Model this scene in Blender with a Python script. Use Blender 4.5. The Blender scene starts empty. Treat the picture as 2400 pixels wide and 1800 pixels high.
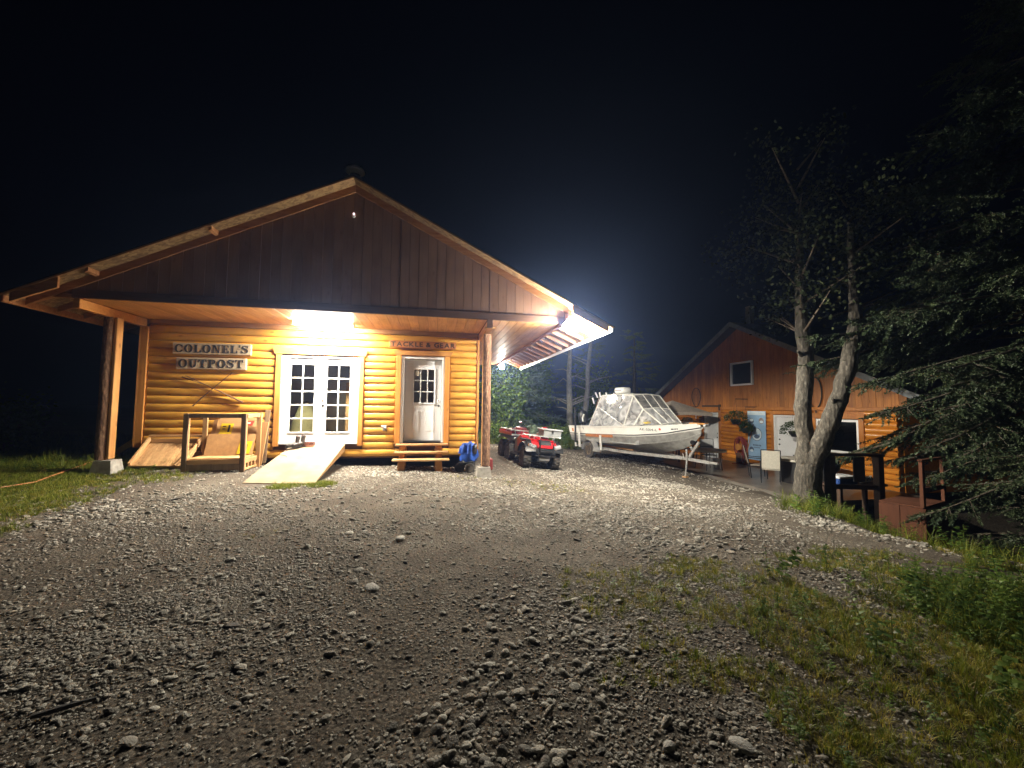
import bpy, math, random
import numpy as np
from mathutils import Vector, Matrix, Euler
random.seed(11)
rng = np.random.default_rng(11)
S = bpy.context.scene
COL = S.collection
PI = math.pi
def V(*a): return Vector(a)

# ------------------------------------------------------------------ camera
cam_d = bpy.data.cameras.new('camera')
cam_d.sensor_width = 36.0
cam_d.lens = 927.0 / 2400.0 * 36.0
cam_d.clip_start = 0.05
cam_d.clip_end = 600
cam = bpy.data.objects.new('camera', cam_d)
COL.objects.link(cam)
cy = Vector(((1015 - 1200) / 927, -(952 - 900) / 927, -1)).normalized()
cx = Vector(((5870 - 1200) / 927, -(1000 - 900) / 927, -1))
cx = (cx - cy * cx.dot(cy)).normalized()
cz = cx.cross(cy)
rot = Matrix((cx, cy, cz))
cam.matrix_world = Matrix.Translation((0, 0, 1.45)) @ rot.to_4x4()
S.camera = cam

# ------------------------------------------------------------------ night sky
W = bpy.data.worlds.new('World')
S.world = W
W.use_nodes = True
nt = W.node_tree
sky = nt.nodes.new('ShaderNodeTexSky')
sky.sky_type = 'NISHITA'
sky.sun_disc = False
sky.sun_elevation = math.radians(-2.0)
sky.sun_rotation = math.radians(150)
sky.air_density = 1.0
sky.dust_density = 0.2
sky.ozone_density = 4.0
bg = nt.nodes['Background']
nt.links.new(sky.outputs[0], bg.inputs[0])
bg.inputs[1].default_value = 0.0035

S.view_settings.view_transform = 'Standard'
S.view_settings.look = 'None'
S.view_settings.exposure = 0.62
S.view_settings.gamma = 1.0
S.view_settings.use_curve_mapping = False
S.cycles.max_bounces = 7
S.cycles.diffuse_bounces = 4
S.cycles.transparent_max_bounces = 16
S.cycles.sample_clamp_indirect = 4.0
S.cycles.caustics_reflective = False
S.cycles.caustics_refractive = False

# strength of the lit lamps, and of the side head added to brighten the lodge
TUBE_EMIT = 540.0
FLOOD_EMIT = 2900.0
ADDED_SIDE_EMIT = 13000.0
REAR_EMIT = 2000.0
LAMP_COL = (1.0, 0.93, 0.79)

# ------------------------------------------------------------------ helpers
_CB = {}
def _cbox_topo():
    if _CB: return _CB['f']
    cid = lambda sx, sy, sz: ((sx > 0) * 4 + (sy > 0) * 2 + (sz > 0))
    f = []
    sg = (-1, 1)
    def ci(s): return cid(*s)
    for a in range(3):
        b, c = (a + 1) % 3, (a + 2) % 3
        for s in sg:
            q = []
            for (u, v) in ((-1, -1), (1, -1), (1, 1), (-1, 1)):
                t = [0, 0, 0]; t[a] = s; t[b] = u; t[c] = v
                q.append(ci(t) * 3 + a)
            f.append(q)
        for u in sg:
            for v in sg:
                t0 = [0, 0, 0]; t1 = [0, 0, 0]
                t0[a] = -1; t1[a] = 1
                for t in (t0, t1): t[b] = u; t[c] = v
                f.append([ci(t0) * 3 + b, ci(t1) * 3 + b, ci(t1) * 3 + c, ci(t0) * 3 + c])
    for i in range(8): f.append([i * 3, i * 3 + 1, i * 3 + 2])
    # orient outward using a unit box
    vs = _cbox_verts(1, 1, 1, .2)
    out = []
    for q in f:
        p = [Vector(vs[i]) for i in q]
        nrm = (p[1] - p[0]).cross(p[2] - p[0])
        ctr = sum(p, Vector()) / len(p)
        out.append(q if nrm.dot(ctr) > 0 else q[::-1])
    _CB['f'] = out
    return out
def _cbox_verts(hx, hy, hz, c):
    r = []
    for sx in (-1, 1):
        for sy in (-1, 1):
            for sz in (-1, 1):
                r += [(sx * hx, sy * (hy - c), sz * (hz - c)), (sx * (hx - c), sy * hy, sz * (hz - c)), (sx * (hx - c), sy * (hy - c), sz * hz)]
    return r

class MB:
    def __init__(self): self.v = []; self.f = []
    def add(self, vs, fs):
        o = len(self.v)
        self.v += [tuple(p) for p in vs]
        self.f += [[i + o for i in q] for q in fs]
        return self
    def box(self, x0, x1, y0, y1, z0, z1, c=0.004):
        hx, hy, hz = abs(x1 - x0) / 2, abs(y1 - y0) / 2, abs(z1 - z0) / 2
        c = min(c, hx * .45, hy * .45, hz * .45)
        m = ((x0 + x1) / 2, (y0 + y1) / 2, (z0 + z1) / 2)
        return self.add([(m[0] + p[0], m[1] + p[1], m[2] + p[2]) for p in _cbox_verts(hx, hy, hz, c)], _cbox_topo())
    def beam(self, p0, p1, w, h, up=(0, 0, 1), c=0.004):
        p0, p1 = Vector(p0), Vector(p1)
        d = p1 - p0; L = d.length; d.normalize()
        u = Vector(up); s = d.cross(u)
        if s.length < 1e-4: s = d.cross(Vector((0, 1, 0)))
        s.normalize(); u = s.cross(d)
        m = (p0 + p1) / 2
        c = min(c, L * .2, w * .22, h * .22)
        return self.add([m + d * p[0] + s * p[1] + u * p[2] for p in _cbox_verts(L / 2, w / 2, h / 2, c)], _cbox_topo())
    def tube(self, pts, r, n=8, cap=True, squash=1.0):
        pts = [Vector(p) for p in pts]
        if not hasattr(r, '__len__'): r = [r] * len(pts)
        vs, fs = [], []
        ref = None
        for i, p in enumerate(pts):
            d = (pts[min(i + 1, len(pts) - 1)] - pts[max(i - 1, 0)])
            if d.length < 1e-9: d = Vector((0, 0, 1))
            d.normalize()
            if ref is None: ref = Vector((0, 0, 1)) if abs(d.z) < .9 else Vector((1, 0, 0))
            s = d.cross(ref).normalized(); u = s.cross(d).normalized()
            ref = u
            for k in range(n):
                a = 2 * PI * k / n
                vs.append(p + (s * math.cos(a) + u * math.sin(a) * squash) * r[i])
        for i in range(len(pts) - 1):
            for k in range(n):
                k2 = (k + 1) % n
                fs.append([i * n + k, i * n + k2, (i + 1) * n + k2, (i + 1) * n + k])
        if cap:
            fs.append(list(range(n))[::-1])
            fs.append([(len(pts) - 1) * n + k for k in range(n)])
        return self.add(vs, fs)
    def lathe(self, prof, c, n=20, ax='Z', M=None):
        vs, fs = [], []
        for (r, z) in prof:
            for k in range(n):
                a = 2 * PI * k / n
                p = (r * math.cos(a), r * math.sin(a), z)
                if ax == 'Y': p = (p[0], p[2], p[1])
                if ax == 'X': p = (p[2], p[0], p[1])
                p = Vector(p)
                if M is not None: p = M @ p
                vs.append(p + Vector(c))
        m = len(prof)
        for i in range(m - 1):
            for k in range(n):
                k2 = (k + 1) % n
                fs.append([i * n + k, i * n + k2, (i + 1) * n + k2, (i + 1) * n + k])
        if prof[0][0] > 1e-6: fs.append(list(range(n))[::-1])
        if prof[-1][0] > 1e-6: fs.append([(m - 1) * n + k for k in range(n)])
        return self.add(vs, fs)
    def ell(self, c, rx, ry, rz, n=12, m=8, jit=0, M=None):
        vs, fs = [], []
        for i in range(m + 1):
            t = -PI / 2 + PI * i / m
            for k in range(n):
                a = 2 * PI * k / n
                j = 1 + (random.uniform(-jit, jit) if jit else 0)
                p = Vector((rx * math.cos(t) * math.cos(a) * j, ry * math.cos(t) * math.sin(a) * j, rz * math.sin(t) * j))
                if M is not None: p = M @ p
                vs.append(p + Vector(c))
        for i in range(m):
            for k in range(n):
                k2 = (k + 1) % n
                fs.append([i * n + k, i * n + k2, (i + 1) * n + k2, (i + 1) * n + k])
        return self.add(vs, fs)
    def prism(self, poly, a, b, plane='XZ'):
        """poly in two axes, extruded along the third from a to b"""
        def P(u, w, t):
            return {'XZ': (u, t, w), 'YZ': (t, u, w), 'XY': (u, w, t)}[plane]
        n = len(poly)
        vs = [P(u, w, a) for u, w in poly] + [P(u, w, b) for u, w in poly]
        fs = [list(range(n)), list(range(n, 2 * n))[::-1]]
        for i in range(n):
            j = (i + 1) % n
            fs.append([i, i + n, j + n, j])
        return self.add(vs, fs)
    def build(self, name, m, parent=None, smooth=False, sharp=40):
        me = bpy.data.meshes.new(name)
        me.from_pydata(self.v, [], self.f)
        if smooth:
            me.polygons.foreach_set('use_smooth', [True] * len(me.polygons))
            me.set_sharp_from_angle(angle=math.radians(sharp))
        me.update()
        if m: me.materials.append(m)
        o = bpy.data.objects.new(name, me)
        COL.objects.link(o)
        if parent: o.parent = parent
        return o

def tag(o, label, cat=None, group=None, kind=None):
    if label: o['label'] = label
    if cat: o['category'] = cat
    if group: o['group'] = group
    if kind: o['kind'] = kind
    return o
def thing(name, label, cat, loc=(0, 0, 0), rz=0, group=None):
    o = bpy.data.objects.new(name, None)
    COL.objects.link(o)
    o.empty_display_size = .1
    o.location = loc; o.rotation_euler = (0, 0, rz)
    return tag(o, label, cat, group)
def copy_tree(o, parent=None):
    c = o.copy(); COL.objects.link(c)
    if parent: c.parent = parent
    for ch in list(o.children): copy_tree(ch, c)
    return c
def np_mesh(name, v, f4, m, parent=None, smooth=False):
    """v: (n,3) array, f4: (k,4) or (k,3) index array"""
    me = bpy.data.meshes.new(name)
    k = f4.shape[1]
    me.vertices.add(len(v)); me.vertices.foreach_set('co', np.ascontiguousarray(v, dtype=np.float32).ravel())
    me.loops.add(f4.size); me.loops.foreach_set('vertex_index', np.ascontiguousarray(f4, dtype=np.int32).ravel())
    me.polygons.add(len(f4)); me.polygons.foreach_set('loop_start', np.arange(0, f4.size, k, dtype=np.int32))
    if smooth: me.polygons.foreach_set('use_smooth', np.ones(len(f4), dtype=bool))
    me.update(calc_edges=True); me.validate()
    if m: me.materials.append(m)
    o = bpy.data.objects.new(name, me); COL.objects.link(o)
    if parent: o.parent = parent
    return o

# lattice value noise for terrain and masks
_L = rng.random((256, 256))
def vnoise(x, y):
    x = np.asarray(x, float); y = np.asarray(y, float)
    xi = np.floor(x).astype(int); yi = np.floor(y).astype(int)
    fx = x - xi; fy = y - yi
    fx = fx * fx * (3 - 2 * fx); fy = fy * fy * (3 - 2 * fy)
    g = lambda a, b: _L[a % 256, b % 256]
    return (g(xi, yi) * (1 - fx) + g(xi + 1, yi) * fx) * (1 - fy) + (g(xi, yi + 1) * (1 - fx) + g(xi + 1, yi + 1) * fx) * fy
def fbm(x, y, o=3):
    s = 0; a = .5
    for k in range(o):
        s = s + a * vnoise(x * 2 ** k + 17 * k, y * 2 ** k + 5 * k); a *= .5
    return s

# ------------------------------------------------------------------ materials
def newmat(name):
    m = bpy.data.materials.new(name); m.use_nodes = True
    return m, m.node_tree, m.node_tree.nodes['Principled BSDF']
def N(nt, t, **k):
    n = nt.nodes.new(t)
    for a, b in k.items(): setattr(n, a, b)
    return n
def objcoord(nt, scale):
    tc = N(nt, 'ShaderNodeTexCoord'); oi = N(nt, 'ShaderNodeObjectInfo')
    mu = N(nt, 'ShaderNodeVectorMath', operation='SCALE'); mu.inputs[0].default_value = (31, 17, 23)
    nt.links.new(oi.outputs['Random'], mu.inputs['Scale'])
    ad = N(nt, 'ShaderNodeVectorMath', operation='ADD')
    nt.links.new(tc.outputs['Object'], ad.inputs[0]); nt.links.new(mu.outputs[0], ad.inputs[1])
    mp = N(nt, 'ShaderNodeVectorMath', operation='MULTIPLY'); mp.inputs[1].default_value = scale
    nt.links.new(ad.outputs[0], mp.inputs[0])
    return mp.outputs[0], oi, ad.outputs[0]
def ramp(nt, fac, stops):
    r = N(nt, 'ShaderNodeValToRGB')
    e = r.color_ramp.elements
    while len(e) < len(stops): e.new(.5)
    for el, (p, c) in zip(e, stops):
        el.position = p; el.color = (*c, 1) if len(c) == 3 else c
    nt.links.new(fac, r.inputs[0])
    return r.outputs[0]
def mixc(nt, a, b, fac, mode='MIX'):
    x = N(nt, 'ShaderNodeMix', data_type='RGBA', blend_type=mode)
    for s, v in ((0, fac), (6, a), (7, b)):
        if hasattr(v, 'is_linked') or hasattr(v, 'links'): nt.links.new(v, x.inputs[s])
        elif s == 0: x.inputs[0].default_value = v
        else: x.inputs[s].default_value = (*v, 1)
    return x.outputs[2]
def bump(nt, b, h, dist=.002, strength=.6):
    n = N(nt, 'ShaderNodeBump'); n.inputs['Strength'].default_value = strength; n.inputs['Distance'].default_value = dist
    nt.links.new(h, n.inputs['Height']); nt.links.new(n.outputs[0], b.inputs['Normal'])
def wood(name, base, dark, axis='X', knots=.6, rough=.5, bmp=.002, vary=.25, spec=.4):
    m, nt, b = newmat(name)
    i = 'XYZ'.index(axis)
    sc = [13.0] * 3; sc[i] = .9
    co, oi, raw = objcoord(nt, tuple(sc))
    n1 = N(nt, 'ShaderNodeTexNoise'); n1.inputs['Scale'].default_value = 1.6; n1.inputs['Detail'].default_value = 5; n1.inputs['Distortion'].default_value = .6
    nt.links.new(co, n1.inputs['Vector'])
    c = ramp(nt, n1.outputs[0], [(.3, dark), (.62, base)])
    n2 = N(nt, 'ShaderNodeTexNoise'); n2.inputs['Scale'].default_value = 1.3; n2.inputs['Detail'].default_value = 2
    nt.links.new(raw, n2.inputs['Vector'])
    c = mixc(nt, c, ramp(nt, n2.outputs[0], [(.3, (.72, .66, .6)), (.7, (1.12, 1.1, 1.05))]), .8, 'MULTIPLY')
    if knots:
        sk = [9.0] * 3; sk[i] = 4.0
        mk = N(nt, 'ShaderNodeVectorMath', operation='MULTIPLY'); mk.inputs[1].default_value = sk
        nt.links.new(raw, mk.inputs[0])
        vo = N(nt, 'ShaderNodeTexVoronoi'); vo.inputs['Scale'].default_value = .62; vo.inputs['Randomness'].default_value = 1
        nt.links.new(mk.outputs[0], vo.inputs['Vector'])
        k = ramp(nt, vo.outputs['Distance'], [(.05, (.22, .13, .08)), (.1, (.55, .42, .32)), (.17, (1, 1, 1))])
        c = mixc(nt, c, k, knots, 'MULTIPLY')
    hs = N(nt, 'ShaderNodeHueSaturation')
    mr = N(nt, 'ShaderNodeMapRange'); mr.inputs[3].default_value = 1 - vary; mr.inputs[4].default_value = 1 + vary
    nt.links.new(oi.outputs['Random'], mr.inputs[0]); nt.links.new(mr.outputs[0], hs.inputs['Value'])
    nt.links.new(c, hs.inputs['Color']); nt.links.new(hs.outputs[0], b.inputs['Base Color'])
    b.inputs['Roughness'].default_value = rough
    b.inputs['Specular IOR Level'].default_value = spec
    bump(nt, b, n1.outputs[0], bmp)
    return m
def plain(name, col, rough=.5, metal=0, amt=.25, scale=6, bmp=0, spec=.5, dirt=None, vary=0):
    m, nt, b = newmat(name)
    co, oi, raw = objcoord(nt, (1, 1, 1))
    n1 = N(nt, 'ShaderNodeTexNoise'); n1.inputs['Scale'].default_value = scale; n1.inputs['Detail'].default_value = 6
    nt.links.new(co, n1.inputs['Vector'])
    lo = tuple(x * (1 - amt) for x in col); hi = tuple(min(1, x * (1 + amt)) for x in col)
    c = ramp(nt, n1.outputs[0], [(.3, lo), (.7, hi)])
    if dirt:
        n2 = N(nt, 'ShaderNodeTexNoise'); n2.inputs['Scale'].default_value = scale * .45; n2.inputs['Detail'].default_value = 8
        nt.links.new(raw, n2.inputs['Vector'])
        f = ramp(nt, n2.outputs[0], [(.5, (0, 0, 0)), (.72, (1, 1, 1))])
        c = mixc(nt, c, dirt, f)
    if vary:
        hs = N(nt, 'ShaderNodeHueSaturation')
        mr = N(nt, 'ShaderNodeMapRange'); mr.inputs[3].default_value = 1 - vary; mr.inputs[4].default_value = 1 + vary
        nt.links.new(oi.outputs['Random'], mr.inputs[0]); nt.links.new(mr.outputs[0], hs.inputs['Value'])
        nt.links.new(c, hs.inputs['Color']); c = hs.outputs[0]
    nt.links.new(c, b.inputs['Base Color'])
    b.inputs['Roughness'].default_value = rough; b.inputs['Metallic'].default_value = metal
    b.inputs['Specular IOR Level'].default_value = spec
    if bmp: bump(nt, b, n1.outputs[0], bmp)
    return m
def emit(name, col, st):
    m, nt, b = newmat(name)
    b.inputs['Base Color'].default_value = (.8, .8, .8, 1)
    b.inputs['Emission Color'].default_value = (*col, 1); b.inputs['Emission Strength'].default_value = st
    return m
def glassy(name, tint=(.9, .92, .9), trans=.9, rough=.03, milky=None):
    """thin pane: see-through mixed with a mirror-like surface"""
    m, nt, b = newmat(name)
    nt.nodes.remove(b)
    out = nt.nodes['Material Output']
    t = N(nt, 'ShaderNodeBsdfTransparent'); t.inputs[0].default_value = (*tint, 1)
    g = N(nt, 'ShaderNodeBsdfGlossy'); g.inputs['Roughness'].default_value = rough
    ge = N(nt, 'ShaderNodeNewGeometry')
    dp = N(nt, 'ShaderNodeVectorMath', operation='DOT_PRODUCT'); nt.links.new(ge.outputs['Normal'], dp.inputs[0]); nt.links.new(ge.outputs['Incoming'], dp.inputs[1])
    ab = N(nt, 'ShaderNodeMath', operation='ABSOLUTE'); nt.links.new(dp.outputs['Value'], ab.inputs[0])
    om = N(nt, 'ShaderNodeMath', operation='SUBTRACT'); om.inputs[0].default_value = 1; nt.links.new(ab.outputs[0], om.inputs[1])
    pw = N(nt, 'ShaderNodeMath', operation='POWER'); pw.inputs[1].default_value = 5; nt.links.new(om.outputs[0], pw.inputs[0])
    fr = N(nt, 'ShaderNodeMath', operation='MULTIPLY_ADD'); fr.inputs[1].default_value = .95; fr.inputs[2].default_value = .045; nt.links.new(pw.outputs[0], fr.inputs[0])
    mx = N(nt, 'ShaderNodeMixShader')
    nt.links.new(fr.outputs[0], mx.inputs[0]); nt.links.new(t.outputs[0], mx.inputs[1]); nt.links.new(g.outputs[0], mx.inputs[2])
    last = mx.outputs[0]
    if milky:
        d = N(nt, 'ShaderNodeBsdfDiffuse'); d.inputs[0].default_value = (*milky[0], 1)
        tl = N(nt, 'ShaderNodeBsdfTranslucent'); tl.inputs[0].default_value = (*milky[0], 1)
        md = N(nt, 'ShaderNodeMixShader'); md.inputs[0].default_value = .35
        nt.links.new(d.outputs[0], md.inputs[1]); nt.links.new(tl.outputs[0], md.inputs[2])
        co, oi, raw = objcoord(nt, (1, 1, 1))
        n1 = N(nt, 'ShaderNodeTexNoise'); n1.inputs['Scale'].default_value = 1.7; n1.inputs['Detail'].default_value = 2; n1.inputs['Distortion'].default_value = 2.2
        nt.links.new(raw, n1.inputs['Vector'])
        f = ramp(nt, n1.outputs[0], [(.35, (milky[1] * .3,) * 3), (.68, (min(1, milky[1] * 1.9),) * 3)])
        m2 = N(nt, 'ShaderNodeMixShader')
        nt.links.new(f, m2.inputs[0]); nt.links.new(last, m2.inputs[1]); nt.links.new(md.outputs[0], m2.inputs[2])
        bp = N(nt, 'ShaderNodeBump'); bp.inputs['Strength'].default_value = .5; bp.inputs['Distance'].default_value = .03
        nt.links.new(n1.outputs[0], bp.inputs['Height']); nt.links.new(bp.outputs[0], g.inputs['Normal'])
        last = m2.outputs[0]
    nt.links.new(last, out.inputs[0])
    return m

M = {}
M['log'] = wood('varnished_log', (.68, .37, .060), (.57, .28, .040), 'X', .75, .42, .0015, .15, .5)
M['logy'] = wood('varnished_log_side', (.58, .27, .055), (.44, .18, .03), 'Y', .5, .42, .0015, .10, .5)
M['trim'] = wood('varnished_trim', (.62, .29, .07), (.5, .205, .042), 'Z', .35, .45, .001, .08)
M['trimx'] = wood('varnished_trim_flat', (.60, .29, .08), (.48, .21, .05), 'X', .35, .45, .001, .08)
M['soffit'] = wood('pine_ceiling', (.60, .33, .12), (.46, .23, .07), 'Y', .4, .5, .001, .12)
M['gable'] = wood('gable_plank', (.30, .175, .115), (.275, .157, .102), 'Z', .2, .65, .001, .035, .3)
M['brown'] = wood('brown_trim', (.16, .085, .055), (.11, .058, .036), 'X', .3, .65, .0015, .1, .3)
M['trim_brown'] = wood('stained_trim', (.36, .175, .06), (.25, .11, .035), 'X', .4, .55, .001, .08)
M['fly'] = wood('lightened_rafter_timber', (.62, .30, .10), (.50, .22, .06), 'X', .4, .6, .001, .05)  # rafter timber coloured lighter to stand in for bounced lamp light
M['rafter'] = wood('rafter_timber', (.44, .21, .085), (.33, .14, .05), 'X', .4, .6, .001, .14)
M['timber'] = wood('sawn_timber', (.60, .38, .18), (.48, .27, .11), 'X', .6, .65, .001, .12)
M['timberz'] = wood('sawn_timber_upright', (.58, .36, .17), (.46, .26, .11), 'Z', .6, .65, .001, .12)
M['treated'] = wood('weathered_timber', (.24, .17, .10), (.17, .11, .065), 'Z', .4, .7, .001, .1)
M['ply'] = wood('plywood', (.52, .37, .21), (.42, .28, .14), 'Y', .5, .75, .001, .1, .3)
M['dark_ply'] = wood('stained_ply', (.10, .040, .022), (.075, .028, .016), 'Z', .2, .8, .001, .08, .2)
M['dark_timber'] = wood('dark_timber', (.06, .035, .022), (.04, .024, .015), 'X', .2, .7, .001, .1)
M['lodge_log'] = wood('lodge_log', (.62, .25, .036), (.47, .165, .02), 'Y', .45, .22, .0015, .12, .6)
M['darkened_lodge_plank'] = wood('darkened_lodge_plank', (.44, .175, .036), (.30, .105, .02), 'Z', .5, .45, .0015, .16)  # coloured darker to stand in for shade on the upper gable
M['lodge_trim'] = wood('lodge_trim', (.50, .20, .04), (.40, .14, .025), 'Z', .3, .4, .001, .1)
M['post'] = wood('peeled_post', (.55, .29, .10), (.42, .19, .055), 'Z', .6, .6, .002, .1)
M['end'] = plain('log_end', (.46, .2, .06), .7, amt=.3, scale=14, bmp=.002)
M['concrete'] = plain('concrete', (.36, .34, .30), .9, amt=.25, scale=12, bmp=.003)
M['inwall'] = plain('inner_wall', (.62, .58, .52), .8, amt=.15, scale=2)
M['white'] = plain('white_paint', (.80, .80, .79), .38, amt=.03, scale=4)
M['white2'] = plain('white_enamel', (.78, .79, .80), .3, amt=.04, scale=3)
M['black'] = plain('black_plastic', (.018, .018, .019), .45, amt=.3, scale=9)
M['blackm'] = plain('black_metal', (.022, .022, .024), .35, .3, .3, 9)
M['rubber'] = plain('tyre_rubber', (.045, .042, .038), .85, amt=.35, scale=15, bmp=.003, dirt=(.13, .105, .075))
M['red'] = plain('red_plastic', (.50, .012, .016), .28, amt=.12, scale=4, dirt=(.34, .03, .025))
M['redd'] = plain('dark_red', (.21, .03, .028), .5, amt=.25, scale=8)
M['grey'] = plain('grey_plastic', (.19, .19, .19), .5, amt=.15, scale=6)
M['greyl'] = plain('light_grey_plastic', (.42, .43, .43), .5, amt=.12, scale=6)
M['boxgrey'] = plain('box_grey_plastic', (.27, .28, .28), .5, amt=.12, scale=6)
M['steel'] = plain('galvanised_steel', (.50, .50, .48), .42, .55, .2, 18)
M['chrome'] = plain('bright_metal', (.72, .72, .72), .2, 1.0, .05, 8)
M['alu'] = plain('hull_aluminium', (.40, .40, .38), .42, .45, .3, 5, .002, dirt=(.28, .27, .24))
M['hullw'] = plain('hull_white_paint', (.78, .78, .74), .4, amt=.08, scale=3)
M['hullg'] = plain('hull_grey', (.34, .34, .33), .5, amt=.12, scale=3)
M['canvas'] = plain('boat_canvas', (.66, .65, .60), .85, amt=.12, scale=10, bmp=.002)
M['vinyl'] = glassy('clear_vinyl', (.86, .88, .9), .9, .08, ((.72, .73, .74), .55))
M['vinyl_dark'] = glassy('hatch_glass', (.55, .57, .58), .9, .05, ((.30, .29, .27), .5))
M['orange'] = plain('orange_stripe', (.52, .20, .07), .5, amt=.2, scale=8)
M['glass'] = glassy('window_glass', (.90, .92, .90), .9, .015)
M['glassd'] = glassy('dark_window_glass', (.35, .38, .38), .9, .02)
M['yellow'] = plain('yellow', (.70, .47, .01), .55, amt=.12, scale=8)
M['redlab'] = plain('red_label', (.6, .05, .03), .6, amt=.05)
M['blue'] = plain('blue_fabric', (.014, .075, .40), .6, amt=.35, scale=7, bmp=.004)
M['bluebanner'] = None
M['card'] = plain('fibreboard', (.36, .19, .07), .75, amt=.15, scale=12)
M['khaki'] = plain('khaki_canvas', (.30, .26, .12), .85, amt=.2, scale=5)
M['ink'] = plain('dark_lettering', (.025, .024, .024), .6, amt=.2, scale=20)
M['inkb'] = plain('routed_lettering', (.030, .012, .006), .7, amt=.2, scale=20)
M['tan'] = plain('tan_canvas', (.42, .36, .29), .85, amt=.12, scale=8)
M['cream'] = plain('cream_fabric', (.60, .57, .48), .75, amt=.08, scale=20)
M['leather'] = plain('worn_leather', (.055, .045, .04), .5, amt=.4, scale=14, bmp=.002)
M['cord'] = plain('orange_cord', (.50, .20, .07), .5, amt=.1)
M['net'] = plain('net_cord', (.05, .045, .04), .8)
M['camo'] = plain('green_canvas', (.05, .075, .045), .8, amt=.5, scale=12)
M['tube_lens'] = emit('lit_diffuser', LAMP_COL, TUBE_EMIT)
M['bulb'] = emit('lit_flood_bulb', LAMP_COL, FLOOD_EMIT)
M['bulb2'] = emit('lit_rear_bulb', LAMP_COL, REAR_EMIT)
M['bulb3'] = emit('added_side_bulb_glow', LAMP_COL, ADDED_SIDE_EMIT)  # bulb of the added side head
M['led'] = emit('lit_indicator', (1, .75, .85), 2.2)
M['lens'] = glassy('headlight_lens', (.9, .9, .9), .8, .05, ((.75, .76, .78), .4))

def leafmat(name, c0, c1, trans=.25, rough=.55):
    m, nt, b = newmat(name)
    co, oi, raw = objcoord(nt, (1, 1, 1))
    n1 = N(nt, 'ShaderNodeTexNoise'); n1.inputs['Scale'].default_value = 2.3; n1.inputs['Detail'].default_value = 4
    nt.links.new(raw, n1.inputs['Vector'])
    ge = N(nt, 'ShaderNodeNewGeometry')
    ad = N(nt, 'ShaderNodeMath', operation='ADD'); nt.links.new(n1.outputs[0], ad.inputs[0])
    ms = N(nt, 'ShaderNodeMath', operation='MULTIPLY_ADD'); nt.links.new(ge.outputs['Random Per Island'], ms.inputs[0])
    ms.inputs[1].default_value = .5; ms.inputs[2].default_value = -.25
    nt.links.new(ms.outputs[0], ad.inputs[1])
    ob = N(nt, 'ShaderNodeMath', operation='MULTIPLY_ADD'); nt.links.new(oi.outputs['Random'], ob.inputs[0])
    ob.inputs[1].default_value = .4; ob.inputs[2].default_value = -.2
    ad2 = N(nt, 'ShaderNodeMath', operation='ADD'); nt.links.new(ad.outputs[0], ad2.inputs[0]); nt.links.new(ob.outputs[0], ad2.inputs[1])
    c = ramp(nt, ad2.outputs[0], [(.25, c0), (.75, c1)])
    nt.links.new(c, b.inputs['Base Color'])
    b.inputs['Roughness'].default_value = rough
    b.inputs['Specular IOR Level'].default_value = .35 if rough < .9 else .03
    tl = N(nt, 'ShaderNodeBsdfTranslucent'); nt.links.new(c, tl.inputs[0])
    mx = N(nt, 'ShaderNodeMixShader'); mx.inputs[0].default_value = trans
    nt.links.new(b.outputs[0], mx.inputs[1]); nt.links.new(tl.outputs[0], mx.inputs[2])
    nt.links.new(mx.outputs[0], nt.nodes['Material Output'].inputs[0])
    return m
M['needle'] = leafmat('spruce_needle', (.030, .052, .022), (.105, .135, .060), .1)
M['leaf'] = leafmat('shrub_leaf', (.04, .085, .012), (.13, .20, .03))
M['grass'] = leafmat('grass_blade', (.08, .115, .008), (.28, .31, .034), .35)
M['drygrass'] = leafmat('dry_grass_blade', (.24, .20, .028), (.54, .46, .08), .35)
M['pot'] = leafmat('basket_leaf', (.03, .06, .015), (.08, .13, .03))

def barkmat(name, c0, c1, c2, sc=9):
    m, nt, b = newmat(name)
    co, oi, raw = objcoord(nt, (sc, sc, sc * .35))
    n1 = N(nt, 'ShaderNodeTexNoise'); n1.inputs['Scale'].default_value = 1.6; n1.inputs['Detail'].default_value = 8; n1.inputs['Roughness'].default_value = .7
    nt.links.new(co, n1.inputs['Vector'])
    vo = N(nt, 'ShaderNodeTexVoronoi'); vo.inputs['Scale'].default_value = 1.2; nt.links.new(co, vo.inputs['Vector'])
    c = ramp(nt, n1.outputs[0], [(.3, c0), (.5, c1), (.68, c2)])
    nt.links.new(c, b.inputs['Base Color']); b.inputs['Roughness'].default_value = .9
    ad = N(nt, 'ShaderNodeMath', operation='ADD'); nt.links.new(n1.outputs[0], ad.inputs[0]); nt.links.new(vo.outputs['Distance'], ad.inputs[1])
    bump(nt, b, ad.outputs[0], .02, .8)
    return m
M['bark'] = barkmat('mottled_bark', (.022, .019, .014), (.062, .054, .042), (.17, .155, .125), 15)
M['bark_dark'] = barkmat('dark_bark', (.04, .03, .022), (.09, .07, .05), (.16, .13, .10))
M['bark_pale'] = barkmat('pale_bark', (.13, .12, .10), (.26, .25, .22), (.36, .35, .32))
M['bark_post'] = barkmat('post_bark', (.05, .028, .018), (.17, .085, .045), (.36, .22, .13), 16)

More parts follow.
